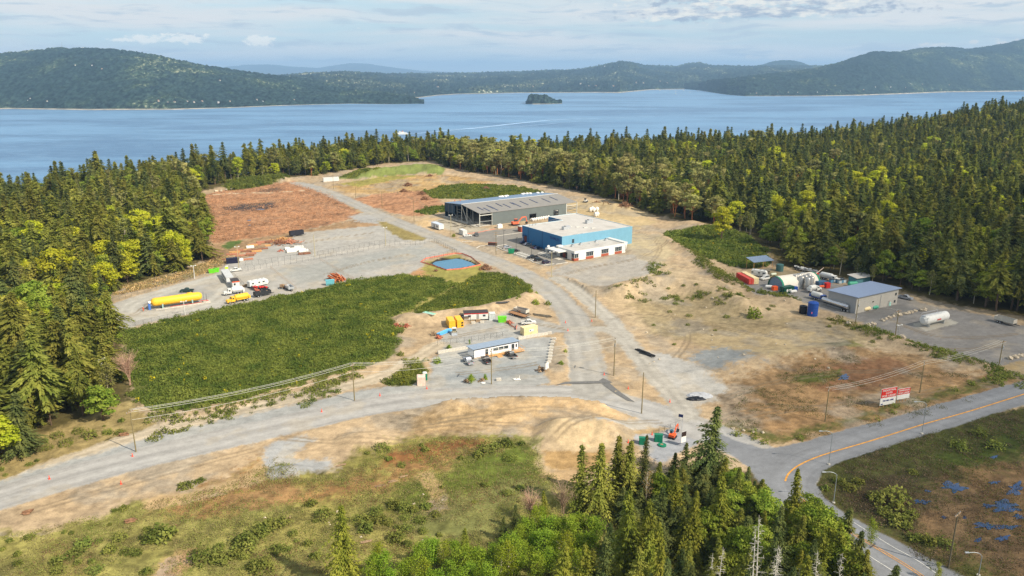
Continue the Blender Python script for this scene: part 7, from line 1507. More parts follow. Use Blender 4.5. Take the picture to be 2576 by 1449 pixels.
LM = mat('light_pole_wood', (176, 164, 124), .85, var=.1)
pole('g', 'C', (1463, 1133), (1467, 885), 'timber pole with two floodlights in front of the white wing', 'flood', 10, LM); pole('h', 'C', (928, 912), (925, 690), 'timber pole with two crossarms at the car park entrance', 'double', 20, trafo=True); pole('i', 'C', (494, 742), (490, 530), 'timber pole with floodlights beside the white storage container', 'flood', 15, LM); pole('j', 'C', (137, 592), (132, 400), 'timber pole on the verge of the far road by the shed', 'cross')
pole('k', 'B', (1597, 318), (1590, 160), 'timber pole farthest up the road near the white trailer', 'cross'); pole('l', 'B', (1837, 410), (1830, 238), 'timber pole second farthest up the road', 'cross'); pole('m', 'B', (2125, 522), (2115, 340), 'timber pole third farthest up the road', 'cross'); pole('n', 'B', (1395, 1052), (1382, 812), 'timber pole at the corner between lumber yard and empty lot', None, m=LM); pole('o', 'B', (2163, 930), (2150, 730), 'timber pole at the far corner of the empty gravel lot', 'flood', m=LM); pole('p', 'B', (568, 1175), (540, 940), 'timber pole with white floodlights behind the gate pickup', 'flood', m=LM)
pole('q', 'D', (1445, 1097), (1458, 935), 'timber pole in front of the grey warehouse corner', None, trafo=True); pole('r', 'D', (1712, 1180), (1742, 1005), 'timber pole on the lip of the round gravel yard', 'cross'); pole('s', 'D', (2405, 1390), (2442, 1210), 'timber pole at the far right edge of the round gravel yard', 'cross', trafo=True); pole('t', 'J', (327, 472), (352, 263), 'timber pole in the brown field above the highway curve', 'cross', 60); pole('u', 'J', (925, 290), (950, 95), 'timber pole in the brown field right of the lease signs', 'cross', 60); pole('v', 'J', (1105, 1400), (1160, 1048), 'leaning timber pole in the wetland at the bottom right', 'cross', 40, mat('grey_pole_wood', (100, 92, 72), .9))
BLKP = mat('black_post', (52, 54, 52), .5)
for k, (b, t_, lab) in enumerate((((1003, 862), (1003, 678), 'thin dark lamp post left of the silver car'), ((1122, 912), (1122, 748), 'thin dark lamp post beside the black car'), ((1271, 940), (1271, 778), 'thin dark lamp post before the blue warehouse side'))):
    t = pole('P%d' % k, 'C', b, t_, lab, None, 0, BLKP, .11, 'lamp_post'); h = POLES['P%d' % k][2]; MB().box(-.1, -.15, h - .12, .9, .15, h).build('lamp_head', BLKP, t); MB().cyl((0, 0, 0), (0, 0, .9), .3, n=10).build('footing', CONC, t)
for k, (b, t_, lab) in enumerate((((1763, 1078), (1748, 955), 'white post with two floodlights at the slash edge of the tank yard'), ((1676, 1403), (1657, 1278), 'white post with two floodlights in front of the yellow tank'), ((983, 1435), (968, 1322), 'white post at the left corner of the tank yard'))): pole('W%d' % k, 'A', b, t_, lab, 'flood', 30, WHITE, .16, 'lamp_post')
pole('D0', 'D', (1730, 1190), (1735, 1105), 'short white lamp post at the lip of the round gravel yard', 'flood', 20, GALV, .1, 'lamp_post')
def streetlamp(key, base, top, label):
    x, y = P('J', *base); dxp = top[0] - base[0]; t = pole(key, 'J', base, (base[0] + .06 * (base[1] - top[1]), top[1] + 14), label, None, 0, mat('lamp_steel', (150, 158, 160), .5, .3), .09, 'street_lamp'); h = POLES[key][2]; a = -2.6
    pts = [(0, 0, h - .3), (-.25, 0, h + .25), (-.8, 0, h + .6), (-1.6, 0, h + .75), (a, 0, h + .72)]; MB().tube(pts, .06).build('arm', mat('lamp_steel', (150, 158, 160)), t); MB().box(a - .7, -.15, h + .64, a + .05, .15, h + .8).build('lamp_head', GALV, t); MB().cyl((0, 0, -.1), (0, 0, .25), .35, n=10).build('footing', CONC, t)
streetlamp('S0', (350, 745), (318, 537), 'curved steel street lamp at the inside of the highway bend'); streetlamp('S1', (938, 550), (903, 350), 'curved steel street lamp below the lease signs'); streetlamp('S2', (380, 985), (340, 795), 'curved steel street lamp below the bend, left of the wetland'); streetlamp('S3', (1295, 1450), (1255, 1310), 'curved steel street lamp at the bottom right corner')
WIRE = mat('bare_cable', (206, 204, 192), .6)
def wires(a, b, label, n=4, sag=1.3, r=.035):
    (x0, y0, h0_), (x1_, y1_, h1_) = POLES[a], POLES[b]; d = math.dist((x0, y0), (x1_, y1_)); nx, ny = -(y1_ - y0) / d, (x1_ - x0) / d
    t = thing('power_line', label, 'cable', (x0, y0, 0))
    for k in range(n):
        o = (-1.0, 0, 1.0, 0)[k] ; dz = (-.15, -.05, -.15, -2.6)[k]; L = []
        for i in range(15):
            f = i / 14; L.append(((x1_ - x0) * f + nx * o, (y1_ - y0) * f + ny * o, h0_ + (h1_ - h0_) * f + dz - sag * 4 * f * (1 - f)))
        MB().tube(L, r, 4).build('wire', WIRE, t)
wires('a', 'b', 'span of four wires over the broom field edge'); wires('b', 'c', 'span of four wires over the small scrub patch'); wires('c', 'd', 'span of four wires from site office to junction'); wires('t', 'u', 'span of thin wires across the brown field', 3, 1.0, .025); wires('u', 's', 'span of thin wires from brown field to round gravel yard', 3, 1.0, .025); wires('r', 'q', 'span of thin wires before the grey warehouse', 2, .6, .025)
# ------------------------------------------------------------------ fences
FENM = mat('fence_wire', (120, 120, 116), .6); FPO = mat('fence_post', (92, 94, 92), .6)
def fence(label, pts, h=2.2, step=3.2, m=FENM, pm=FPO, net=False, name='chain_link_fence', mesh=.9):
    L = [G(*p) for p in pts]; t = thing(name, label, 'fence', (*L[0], 0)); x0, y0 = L[0]; pmesh = MB().cyl((0, 0, -.3), (0, 0, h + .05), .05, n=5).mesh('post', pm); b = MB(); rail = MB()
    for a, q in zip(L[:-1], L[1:]):
        d = math.dist(a, q); n = max(1, round(d / step)); ca, sa = (q[0] - a[0]) / d, (q[1] - a[1]) / d; za, zq = z1(*a), z1(*q)
        f = lambda s: (a[0] - x0 + ca * s, a[1] - y0 + sa * s, za + (zq - za) * s / d)
        for k in range(n): o = link(bpy.data.objects.new('post', pmesh), t); o.location = f(d * k / n)
        A, B = f(0), f(d)
        if net:
            k = max(2, int(d / 1.0)); V = []
            for i in range(k + 1): p = f(d * i / k); w = .08 * math.sin(i * 2.1); V += [(p[0] + w, p[1] + w, p[2] + .05), (p[0] - w, p[1] - w, p[2] + h * (.92 + .08 * math.cos(i * 1.3)))]
            b.add(V, [(2 * i, 2 * i + 2, 2 * i + 3, 2 * i + 1) for i in range(k)])
        else:
            rail.cyl((A[0], A[1], A[2] + h), (B[0], B[1], B[2] + h), .035, n=4, cap=False); w = .016
            for s0 in np.arange(-h, d, mesh):
                for sg in (1, -1):
                    s_a, s_b = (s0, s0 + h) if sg > 0 else (s0 + h, s0); zA, zB = 0.0, h
                    if s_a < 0: zA = -s_a; s_a = 0
                    if s_a > d: zA = s_a - d; s_a = d
                    if s_b > d: zB = h - (s_b - d); s_b = d
                    if s_b < 0: zB = h + s_b; s_b = 0
                    p, r_ = f(s_a), f(s_b); b.add([(p[0] - ca * w, p[1] - sa * w, p[2] + zA), (p[0] + ca * w, p[1] + sa * w, p[2] + zA), (r_[0] + ca * w, r_[1] + sa * w, r_[2] + zB), (r_[0] - ca * w, r_[1] - sa * w, r_[2] + zB)], [(0, 1, 2, 3)])
    b.build('net' if net else 'mesh_panel', m, t)
    if rail.v: rail.build('top_rail', pm, t)
    return t
def UB(fr, L): return [U(fr, *p) for p in L]
fence('chain-link fence along the upper side of the fenced driveway', UB('B', [(640, 1150), (1265, 1060)])); fence('chain-link fence between driveway and empty gravel lot', UB('B', [(1425, 1040), (1930, 940), (2318, 882)])); fence('chain-link fence along the lower side of the driveway', UB('B', [(600, 1212), (1130, 1130), (1920, 992), (2318, 922)]) + UB('C', [(150, 825), (325, 790)])); fence('chain-link fence from the road corner down to the pond', UB('C', [(335, 790), (550, 905)])); fence('chain-link fence along the top of the pond', UB('C', [(545, 900), (200, 985)])); fence('diagonal chain-link fence between lumber yard and empty lot', UB('B', [(1130, 875), (1382, 1050)])); fence('diagonal chain-link fence behind the gate office cabins', UB('B', [(470, 1232), (640, 1400)])); fence('chain-link fence along the slash edge of the tank yard', UB('L', [(0, 512), (430, 385), (860, 262), (1235, 155)]), 1.8); fence('chain-link fence between tank yard and broom field', UB('L', [(165, 862), (620, 772), (950, 700), (1190, 640)]), 1.8); fence('chain-link fence along the top of the empty gravel lot', UB('B', [(1690, 700), (2170, 660)]), 1.6); fence('wire fence above the site office on the retaining wall', UB('N', [(700, 600), (970, 575), (1270, 540), (1680, 470)]), 1.8, 2.5); fence('short chain-link fence behind the small red-orange excavator', UB('I', [(960, 365), (1130, 300)]), 1.8, 2)
ORN = fence('orange safety netting round the blue pond', UB('C', [(200, 990), (250, 955), (420, 925), (530, 905), (600, 908), (690, 945), (735, 985), (780, 1018), (600, 1055), (450, 1066), (330, 1025), (205, 990)]), .7, 3, NETM, OLDW, True, 'safety_net_fence'); fence('short orange barrier along the dirt before the grey shed', UB('C', [(640, 715), (760, 700), (920, 668)]), .35, 3, NETM, OLDW, True, 'safety_net_fence'); fence('short orange net by the green skip', UB('N', [(1640, 265), (1700, 330), (1770, 370)]), .55, 2, NETM, OLDW, True, 'safety_net_fence'); fence('orange net scrap at the corner of the tan container', UB('N', [(1785, 395), (1800, 340)]), .9, 2, NETM, OLDW, True, 'safety_net_fence')
STK = MB().cyl((0, 0, -.2), (0, 0, 1.5), .06, n=5).mesh('stake', OLDW)
for a, b, n, lab in (((915, 1180), (1190, 1405), 24, 'thin stake of the left row crossing the gravel lot'), ((1450, 1090), (1815, 1305), 28, 'thin stake of the right row crossing the gravel lot')):
    for k in range(n): f = k / (n - 1); x, y = P('B', a[0] + (b[0] - a[0]) * f, a[1] + (b[1] - a[1]) * f); o = link(bpy.data.objects.new('stake', STK)); o.location = (x, y, 0); tag(o, lab, 'stake', lab.replace('thin stake of the', 'stakes of the'))
# ------------------------------------------------------------------ signs
sg = thing('lease_sign', 'large red and white lease billboard, the left of the pair', 'sign', (*P('J', 668, 392), 0), R(20))
def billboard(t, w, h, z, lines, red, phone=None):
    MB().box(0, -.08, z, w, .08, z + h).build('board', WHITE, t); MB().box(.02, -.11, z + h * (1 - red), w - .02, -.085, z + h - .02).build('red_field', RED, t)
    for k, s in enumerate(lines): text_part(s, h * red / (len(lines) + .6), WHITE, t, (w / 2, -.13, z + h - h * red * (k + .95) / (len(lines) + .25)), 0, width=min(w * .86, w * .1 * len(s)))
    if phone: text_part(phone, h * .14, mat('navy_letters', (22, 34, 110)), t, (w / 2, -.11, z + h * (1 - red) * .48), 0, width=w * .7); MB().box(.3, -.1, z + .2, 1.1, -.085, z + .5).build('emblem', mat('navy_letters', (22, 34, 110)), t)
    for x in np.arange(.3, w, w / 4.2): MB().cyl((x, .2, 0), (x, .12, z + h), .09, n=5).build('post', WOOD, t)
billboard(sg, 5.6, 5.0, .9, ['INDUSTRIAL', 'LOTS', 'FOR LEASE'], .55, '250-480-1990')
sg2 = thing('lease_sign', 'smaller red and white lease billboard, the right of the pair', 'sign', (*P('J', 775, 358), 0), R(20)); billboard(sg2, 4.6, 3.2, 1.1, ['WAREHOUSE', 'FOR LEASE'], .55)
for fr, x, y, w, h, z, m, lab, rz in (('N', 2190, 985, 1.7, 2.2, 1.0, WHITE, 'white board sign at the corner of the site office lot', 50), ('I', 1128, 455, 1.6, 3.0, .9, WHITE, 'black and white sign board on the paved strip', 30), ('I', 1105, 330, 1.2, .8, 3.8, mat('navy_board', (34, 48, 90), .5), 'dark blue tilted road sign by the junction', -25)):
    t = thing('sign_board', lab, 'sign', (*P(fr, x, y), 0), R(rz)); MB().box(0, -.05, z, w, .05, z + h).build('board', m, t)
    if fr == 'I' and w > 1.5: MB().box(.03, -.07, z + h * .55, w - .03, -.052, z + h - .03).build('dark_field', mat('brown_black_board', (44, 30, 26), .6), t)
    for q in (.15, w - .15): MB().cyl((q, .08, 0), (q, .08, z + h), .06, n=5).build('post', WOOD if fr != 'I' else GALV, t)
es = thing('entrance_sign', 'low brown entrance sign at the car park kerb', 'sign', (*P('C', 850, 832), 0), R(-12)); MB().box(0, 0, .4, 5.0, .5, 2.0).build('panel', mat('dark_sign_panel', (70, 52, 46), .6), es); MB().box(-.2, -.1, 0, 5.2, .6, .4).build('base', GALV, es); MB().box(-.1, -.05, 2.0, 5.1, .55, 2.2).build('cap', mat('rust_cap', (150, 84, 60), .7), es)
# ------------------------------------------------------------------ blocks, boulders, cones, piles
BLK = MB().box(-.75, -.4, 0, .75, .4, .75).box(-.25, -.15, .75, .25, .15, .83).mesh('block', CONC)
for k, (x, y) in enumerate(((1637, 662), (1627, 690), (1618, 716), (1612, 742), (1608, 768), (1604, 795), (1600, 822), (1596, 850), (1588, 875))):
    o = link(bpy.data.objects.new('concrete_block', BLK)); o.location = (*P('E', x, y), 0); o.rotation_euler.z = R(-12 + 3 * k); tag(o, 'concrete block in the spaced row along the right edge of the site office lot', 'block', 'concrete block row')
for x, y, lab in ((1135, 1030, 'lone concrete block on the dirt strip by the lower road'), (905, 515, 'concrete block before the red-striped trailer, left one'), (985, 508, 'concrete block before the red-striped trailer, right one'), (790, 545, 'concrete block at the foot of the yellow containers'), (1595, 605, 'concrete block at the end of the retaining wall')):
    o = link(bpy.data.objects.new('concrete_block', BLK)); o.location = (*P('E', x, y), 0); o.rotation_euler.z = R(8); tag(o, lab, 'block')
def blockwall(label, a, b, n):
    A, B = P('N', *a), P('N', *b); t = thing('retaining_wall', label, 'wall', (*A, 0), head(A, B)); d = math.dist(A, B) / n
    for k in range(n): o = link(bpy.data.objects.new('block', BLK), t); o.location = (d * (k + .5), 0, -.05); o.scale = (d / 1.54, 1, 1.3)
blockwall('low concrete block wall left of the site office', (705, 722), (1125, 648), 9); blockwall('low concrete block wall right of the site office', (1812, 528), (2215, 458), 8)
ROCK = [MB().blob(0, 0, .45, .95, .7, .6, 40 + k, 8, 5, .3).mesh('boulder', mat('boulder_stone', (196, 182, 158), .95, var=.25, scale=1.5)) for k in range(4)]
def rock(x, y, s, lab, group): o = link(bpy.data.objects.new('boulder', ROCK[int(RNG.integers(0, 4))])); o.location = (x, y, z1(x, y) - .1); o.rotation_euler.z = RNG.uniform(0, 6); o.scale = (s, s, s); tag(o, lab, 'boulder', group)
for x, y in ((1630, 1080), (1650, 1070), (1672, 1060), (1700, 1052), (1722, 1045), (1745, 1042), (1775, 1036), (1800, 1030), (1820, 1025), (1845, 1018), (1885, 1012), (1910, 1008)): rock(*P('D', x, y), RNG.uniform(.9, 1.4), 'pale boulder in the curved row between grey warehouse and round yard', 'boulder row of the round yard')
for x, y in ((1530, 1112), (1562, 1105), (1625, 1165), (1540, 1150), (1400, 1105), (1760, 1195), (2480, 1335), (2520, 1328), (2555, 1318)): rock(*P('D', x, y), 1.2, 'boulder at the rim of the round gravel yard', 'boulders at the rim of the yard')
for x, y in ((1530, 325), (1608, 340), (1685, 352), (1757, 355)): rock(*P('I', x, y), .55, 'white boulder in the row along the highway corner', 'boulders at the highway corner')
for x, y in ((320, 345), (375, 340), (435, 332), (485, 325), (500, 322)): rock(*P('B', x, y), 1.4, 'pale boulder along the back edge of the brown field', 'boulders of the brown field')
for k in range(26): x, y = P('D', RNG.uniform(20, 1300), RNG.uniform(900, 1400)); rock(x, y, RNG.uniform(.25, .6), 'small stone on the pale ground right of the road', 'stones on the pale ground')
for k in range(9): x, y = P('H', RNG.uniform(60, 1700), RNG.uniform(560, 1100)); rock(x, y, RNG.uniform(.2, .45), 'pale stone in the rough foreground grass', 'stones in the foreground grass')
CONE = MB().lathe([(.24, 0), (.24, .04), (.15, .05), (.04, .85), (.02, .88)], 'z', 10).mesh('traffic_cone', mat('cone_orange', (240, 84, 60), .6))
for fr, x, y, lab in (('F', 750, 772, 'orange cone at the foot of the far left pole'), ('F', 280, 900, 'orange cone between dirt track and lower road'), ('F', 685, 925, 'cone at the lower edge of the road on the left'), ('H', 607, 88, 'orange cone at the gravel shoulder by the scrub strip'), ('E', 485, 1108, 'orange cone right of the pink container'), ('E', 60, 1170, 'orange cone by the scrub left of the pink container'), ('E', 1978, 495, 'orange cone at the foot of the pole beside the main road'), ('E', 1740, 508, 'orange cone at the left kerb of the main road'), ('E', 2090, 980, 'orange cone at the junction pole'), ('E', 2308, 1105, 'orange cone on the track right of the junction'), ('I', 1045, 118, 'orange cone among rocks right of the junction'), ('I', 908, 372, 'tall orange marker behind the green cabinet'), ('I', 725, 440, 'orange cone left of the green cabinets'), ('E', 1762, 580, 'orange cone on the yard entrance lane')):
    o = link(bpy.data.objects.new('traffic_cone', CONE)); o.location = (*P(fr, x, y), z1(*P(fr, x, y))); o.scale = (1.1, 1.1, 1.1); tag(o, lab, 'cone')
LOG = MB().cyl((-3.2, 0, 0), (3.2, 0, 0), .27, .23, n=9).mesh('log', mat('log_bark', (188, 112, 70), .9, var=.3, scale=1.5))
lx, ly = P('B', 1622, 1312)
for k in range(46):
    row = int((math.sqrt(8 * k + 1) - 1) / 2); lay = k % 8; q = k // 8; o = link(bpy.data.objects.new('log', LOG)); s = RNG.normal(0, .45)
    o.location = (lx + (q - 2.6) * .85 * math.cos(R(25)) + s + RNG.normal(0, .3), ly + (q - 2.6) * .95 + RNG.normal(0, .3), .28 + .5 * max(0, lay * .8 - abs(q - 2.6) * .8)); o.rotation_euler = (0, R(RNG.normal(0, 3)), R(128 + RNG.normal(0, 7))); tag(o, 'orange-barked log in the heap behind the teal box', 'log', 'logs of the heap')
def plankstack(x, y, rz, w, l, h, m, lab, wrap=False, group=None):
    b = MB(); n = 3 if not wrap else 1
    if wrap: b.box(-l / 2, -w / 2, .12, l / 2, w / 2, h)
    else:
        nl = max(1, int(h / .22)); nw = max(2, int(w / .3))
        for i in range(nl):
            for j in range(nw): e = RNG.uniform(-.2, .2); b.box(-l / 2 + e, -w / 2 + j * w / nw, .12 + i * .22, l / 2 + e, -w / 2 + (j + .88) * w / nw, .12 + i * .22 + .19)
    for q in (-.35, .35): b.box(l * q - .06, -w / 2, 0, l * q + .06, w / 2, .118)
    o = b.build('wrapped_bundle' if wrap else 'lumber_stack', m); o.location = (x, y, z1(x, y)); o.rotation_euler.z = rz; tag(o, lab, 'lumber', group)
LUMS = [mat('red_timber', (176, 122, 96), .9, var=.2), OLDW, mat('brown_timber', (140, 98, 74), .9, var=.25), WOOD]
for k, (x, y, l) in enumerate(((500, 1030, 6), (450, 1062, 5), (440, 1085, 5), (520, 1010, 5), (575, 990, 4), (600, 975, 4), (650, 1000, 5), (640, 980, 5), (590, 1045, 5), (630, 1058, 4), (720, 985, 6), (760, 1000, 5), (700, 1025, 5), (745, 970, 5), (690, 1045, 4), (720, 935, 5), (755, 925, 5), (800, 950, 5), (830, 970, 5), (860, 940, 5), (810, 905, 5), (850, 895, 5), (895, 898, 4), (905, 885, 4), (665, 1085, 5), (410, 1105, 5), (1280, 1025, 6))):
    plankstack(*P('B', x, y), R(22 + RNG.normal(0, 6)), 1.5, l, RNG.uniform(.5, 1.3), LUMS[k % 4], ('reddish', 'weathered grey', 'dark brown', 'fresh tan')[k % 4] + ' timber stack in the lumber yard', group=('reddish', 'weathered grey', 'dark brown', 'fresh tan')[k % 4] + ' timber stacks')
for k, (x, y, l) in enumerate(((1120, 970, 5), (1150, 985, 6), (1185, 965, 6), (1220, 955, 5), (1240, 985, 5), (1270, 995, 5), (1140, 1000, 5), (690, 955, 4), (545, 1098, 6), (520, 1100, 5))): plankstack(*P('B', x, y), R(25 + RNG.normal(0, 5)), 2.2, l, 1.1, BAGM, 'white wrapped bundle in the lumber yard' if k < 7 else 'white wrapped bundle among the timber stacks on the left', True, 'white bundles of the lumber yard' if k < 7 else 'left white bundles')
def heap(label, fr, x, y, rx, n, m, L=2.2, h=1.4, name='scrap_pile', th=.14, par=None):
    b = MB()
    if name in ('pipe_stack', 'beam_stack', 'log_pile', 'driftwood'): par = {'pipe_stack': -27, 'beam_stack': 20, 'log_pile': -52, 'driftwood': 25}[name]; rx *= .45
    for k in range(n):
        a = RNG.uniform(0, 6.28); d = abs(RNG.normal(0, .5)); px, py = math.cos(a) * rx * d, math.sin(a) * rx * d; hz = h * max(0.05, 1 - d); l = RNG.uniform(.4, 1.0) * L; q = Vector((RNG.normal(), RNG.normal(), RNG.normal(0, .5))).normalized() * l / 2
        if par is not None: aa = R(par + RNG.normal(0, 6)); q = Vector((math.cos(aa), math.sin(aa), 0)) * l / 2
        c = Vector((px, py, hz * RNG.uniform(.4, 1) + .1)); b.cyl(c - q, c + q, th * RNG.uniform(.6, 1.5), n=5)
    o = b.build(name, m); X, Y = P(fr, x, y); o.location = (X, Y, z1(X, Y)); tag(o, label, 'pile'); return o
BRS = mat('brush_wood', (134, 100, 74), .95, var=.35); RST = mat('rust_scrap', (170, 100, 76), .9, var=.35)
heap('big tangled timber pile at the top of the lumber yard', 'B', 1010, 910, 6, 130, LUMS[2], 4, 1.8); heap('mixed scrap pile along the diagonal fence', 'B', 1120, 900, 5, 110, LUMS[0], 3, 1.8, th=.22); heap('orange scrap boards in the lumber yard corner', 'B', 1040, 868, 4, 60, WOOD, 3, 1.2); heap('small rusty scrap pile in the middle of the lumber yard', 'B', 1020, 990, 1.6, 26, RST, 1.4, .7)
for x, y, r_, lab in ((78, 250, 5, 'largest brush pile on the brown field, farthest up'), (35, 308, 4, 'brush pile at the left, below the largest'), (212, 332, 4, 'brush pile at the scrub edge, upper right'), (238, 380, 4, 'low brush pile nearest the shed'), (828, 1052, 3.4, 'brush pile beside the road below the pond'), (290, 158, 2.5, 'faint brush pile far up the field'), (830, 285, 4, 'brush pile within the scrub behind the shed')): heap(lab, 'C', x, y, r_, 120, BRS, 3, r_ * .55, 'brush_pile')
for x, y, lab in ((215, 545, 'red pipe fittings heap, left of two on the dirt'), (300, 552, 'red pipe fittings heap, right of two on the dirt'), (590, 650, 'red pallets heap at the foot of the blue pipes'), (1230, 515, 'red machinery parts near the green skip'), (545, 620, 'pale crates heap by the thin lamp at the dirt edge')): heap(lab, 'E', x, y, 1.5, 34, RST if 'red' in lab else OLDW, 1.6, 1.2, th=.12)
for x, y, lab, mm in ((700, 1395, 'heap of dark tyres and drums beside the black trailer', DARKM), (760, 1418, 'heap of red and pale scrap at the scrub edge', RST), (640, 1375, 'small scrap heap behind the white tank truck', OLDW), (815, 1405, 'pale odds and ends at the scrub edge', BAGM), (1085, 1395, 'scrap beside the grey open trailer', RST)): heap(lab, 'B', x, y, 1.6, 26, mm, 1.4, 1.0, th=.22)
heap('rusty pipes lying beside the dirt bank', 'N', 2150, 205, 2.0, 14, mat('rusty_steel', (112, 104, 88)), 9, .5, 'pipe_stack', .16); heap('black steel beams at the top of the upper yard', 'N', 1590, 118, 2.0, 14, DARKM, 7, .7, 'beam_stack', .14); heap('rubble of dead branches at the wood edge right', 'C', 1900, 430, 3.4, 220, BRS, 3.5, 2, 'brush_pile'); heap('dark earth and roots heap at the wood edge right', 'C', 2170, 475, 4.2, 220, BRS, 4, 2.2, 'brush_pile'); heap('cut logs lying by the side track', 'D', 35, 1300, 2, 10, DARKM, 9, .7, 'log_pile', .25)
for k, (x, y, lab) in enumerate(((700, 655, 'grey driftwood root in the sand at the lower left'), (735, 1145, 'reddish stump in the foreground grass'), (160, 1090, 'broken branch on the sand at the lower left'))): heap(lab, 'F', x, y, 1.4, 18, BRS, 2.2, .7, 'driftwood')
for k, (x, y) in enumerate(((1040, 640), (1130, 605), (345, 880), (935, 1060), (1215, 570), (755, 485))): heap('pale fallen timber in the foreground grass', 'H', x, y, 1.2, 6, OLDW, 2.6, .35, 'driftwood', .09)['group'] = 'fallen timber in the foreground'
heap('dark stumps by the pond path', 'C', 350, 1072, 1.5, 20, BRS, 1.6, .8, 'brush_pile')
bp_ = thing('pipe_bundle', 'bundle of light blue pipes lying by the yellow containers', 'pipes', (*[(a + b) / 2 for a, b in zip(P('N', 715, 475), P('N', 880, 405))], 0), head(P('N', 715, 475), P('N', 880, 405)))
for k in range(9): MB().cyl((-3.4, (k % 4 - 1.5) * .42 + (.21 if k > 3 else 0), .22 + .38 * (k // 4)), (3.4, (k % 4 - 1.5) * .42 + (.21 if k > 3 else 0), .22 + .38 * (k // 4)), .2, n=9).build('pipe', mat('sky_blue_pipe', (92, 170, 222), .5), bp_)
gp = thing('pipe_bundle', 'green and white pipe lengths on the sand bank', 'pipes', (*P('N', 590, 265), 0), R(-35)); gp.location.z = z1(*P('N', 590, 265))
for k in range(6): MB().cyl((-2.6, k * .32 - .8, .16), (2.6, k * .32 - .8, .16), .15, n=7).build('pipe', mat('mint_pipe', (80, 200, 160), .5) if k % 2 else WHITE, gp)
BAG = MB().blob(0, 0, .55, .6, .6, .6, 5, 10, 7, .12).mesh('bulk_bag', BAGM)
for k in range(15): x, y = P('C', 1275 + k * 11.5, 590 - k * 1.9 + (k % 2) * 5); o = link(bpy.data.objects.new('bulk_bag', BAG)); o.location = (x, y, 0); o.rotation_euler.z = k; o.scale = (1.5, 1.5, 1.7); tag(o, 'white bulk bag in the long row before the grey shed wall', 'bag', 'white bulk bags')
for x, y in ((1840, 500), (1858, 492), (1872, 500), (1902, 495), (1890, 545), (1905, 542)): o = link(bpy.data.objects.new('bulk_bag', BAG)); o.location = (*P('C', x, y), 0); o.scale = (2.2, 2.2, 2.6); tag(o, 'white bulk bag behind the blue warehouse', 'bag', 'white bulk bags behind the warehouse')
wl = container('white_trailer_box', 'long white box trailer far up the road', P('B', 1488, 238), R(28), 13.5, WHITE, H=3.4)
pl_ = heap('heap of stacked pallets and pipes by the site office corner sign', 'N', 2120, 960, 1.6, 30, OLDW, 2, 1.3, 'pallet_pile')
for fr, x, y, lab in (('N', 1095, 1110, 'wooden cable reel pallet left of the little tree'), ('N', 1310, 1100, 'brown crate pile right of the little tree')): heap(lab, fr, x, y, .9, 16, OLDW, 1.4, .7, 'pallet_pile')
tag(MB().lathe([(.5, 0), (.75, .12), (.5, .3), (.35, .15)], 'z', 14).build('white_ring', WHITE), 'white ring lying beside the tall pole', 'ring'); bpy.data.objects['white_ring'].location = (*P('N', 1332, 1130), .0)
wd = MB().blob(0, 0, .2, 1.2, .5, .3, 3).cyl((.6, 0, .2), (.9, .3, 1.3), .1, n=5).cyl((-.4, 0, .3), (.3, -.4, .8), .1, n=5).build('white_scrap', BAGM); wd.location = (*P('N', 1795, 1085), 0); tag(wd, 'white plastic scrap in the middle of the gravel lot', 'scrap')
dg = thing('tarp_pile', 'grey gravel heap under a black tarpaulin right of the junction', 'pile', (*P('I', 1270, 85), 0)); MB().blob(.5, 1, .1, 4.0, 2.4, .8, 8, 18, 8, .12).build('heap', mat('pale_gravel', (170, 172, 174), .95, var=.15), dg); MB().blob(-1.2, -1.2, .1, 2.8, 1.4, .7, 9, 16, 7, .15).build('tarpaulin', BLACKP, dg)
for fr, x, y, h in (('N', 1168, 1140, 3.6), ('N', 1360, 1085, 2.4), ('N', 860, 660, 2.0), ('N', 1145, 590, 2.0)):
    X, Y = P(fr, x, y); tree('fir', 0, X, Y, h / 9.5, 'little young green tree by the tall pole' if h > 3 else 'little green sapling around the site office', None if h > 3 else 'little saplings at the site office', pair=SAP[0], word='sapling')
# ------------------------------------------------------------------ ferry, its wake, the far shore
fx, fy = G(*U('C', 0, 0)) if False else G(1010, 338, SEA)
fe = thing('ferry', 'white car ferry crossing the blue inlet', 'ferry', (fx, fy, SEA), R(195))
MB().prism([(-23, 0), (21, 0), (24, 3), (-24, 3)], 'y', -6, 6).build('hull', WHITE, fe); MB().box(-19, -5.5, 3, 17, 5.5, 6.5).build('deck_house', WHITE, fe); MB().box(-10, -4.5, 6.5, 10, 4.5, 9).build('upper_deck', WHITE, fe); MB().box(4, -5.5, 9, 9, 5.5, 11.5).build('bridge', WHITE, fe); MB().cyl((-4, 0, 9), (-4, 0, 13), 1.4, n=10).build('funnel', mat('funnel_red', (190, 90, 70)), fe)
for z in (4.2, 7.2): MB().box(-17 if z < 5 else -9, -5.55 if z < 5 else -4.55, z, 15 if z < 5 else 9, -5.49 if z < 5 else -4.49, z + 1).build('window_row', GLASS, fe)
WAKE = mat('wake_foam', (150, 180, 208), .6, var=.2, scale=.02)
wp = [(1024, 338), (1060, 335), (1120, 329), (1200, 322), (1290, 312), (1370, 304), (1440, 300), (1560, 296), (1680, 292)]
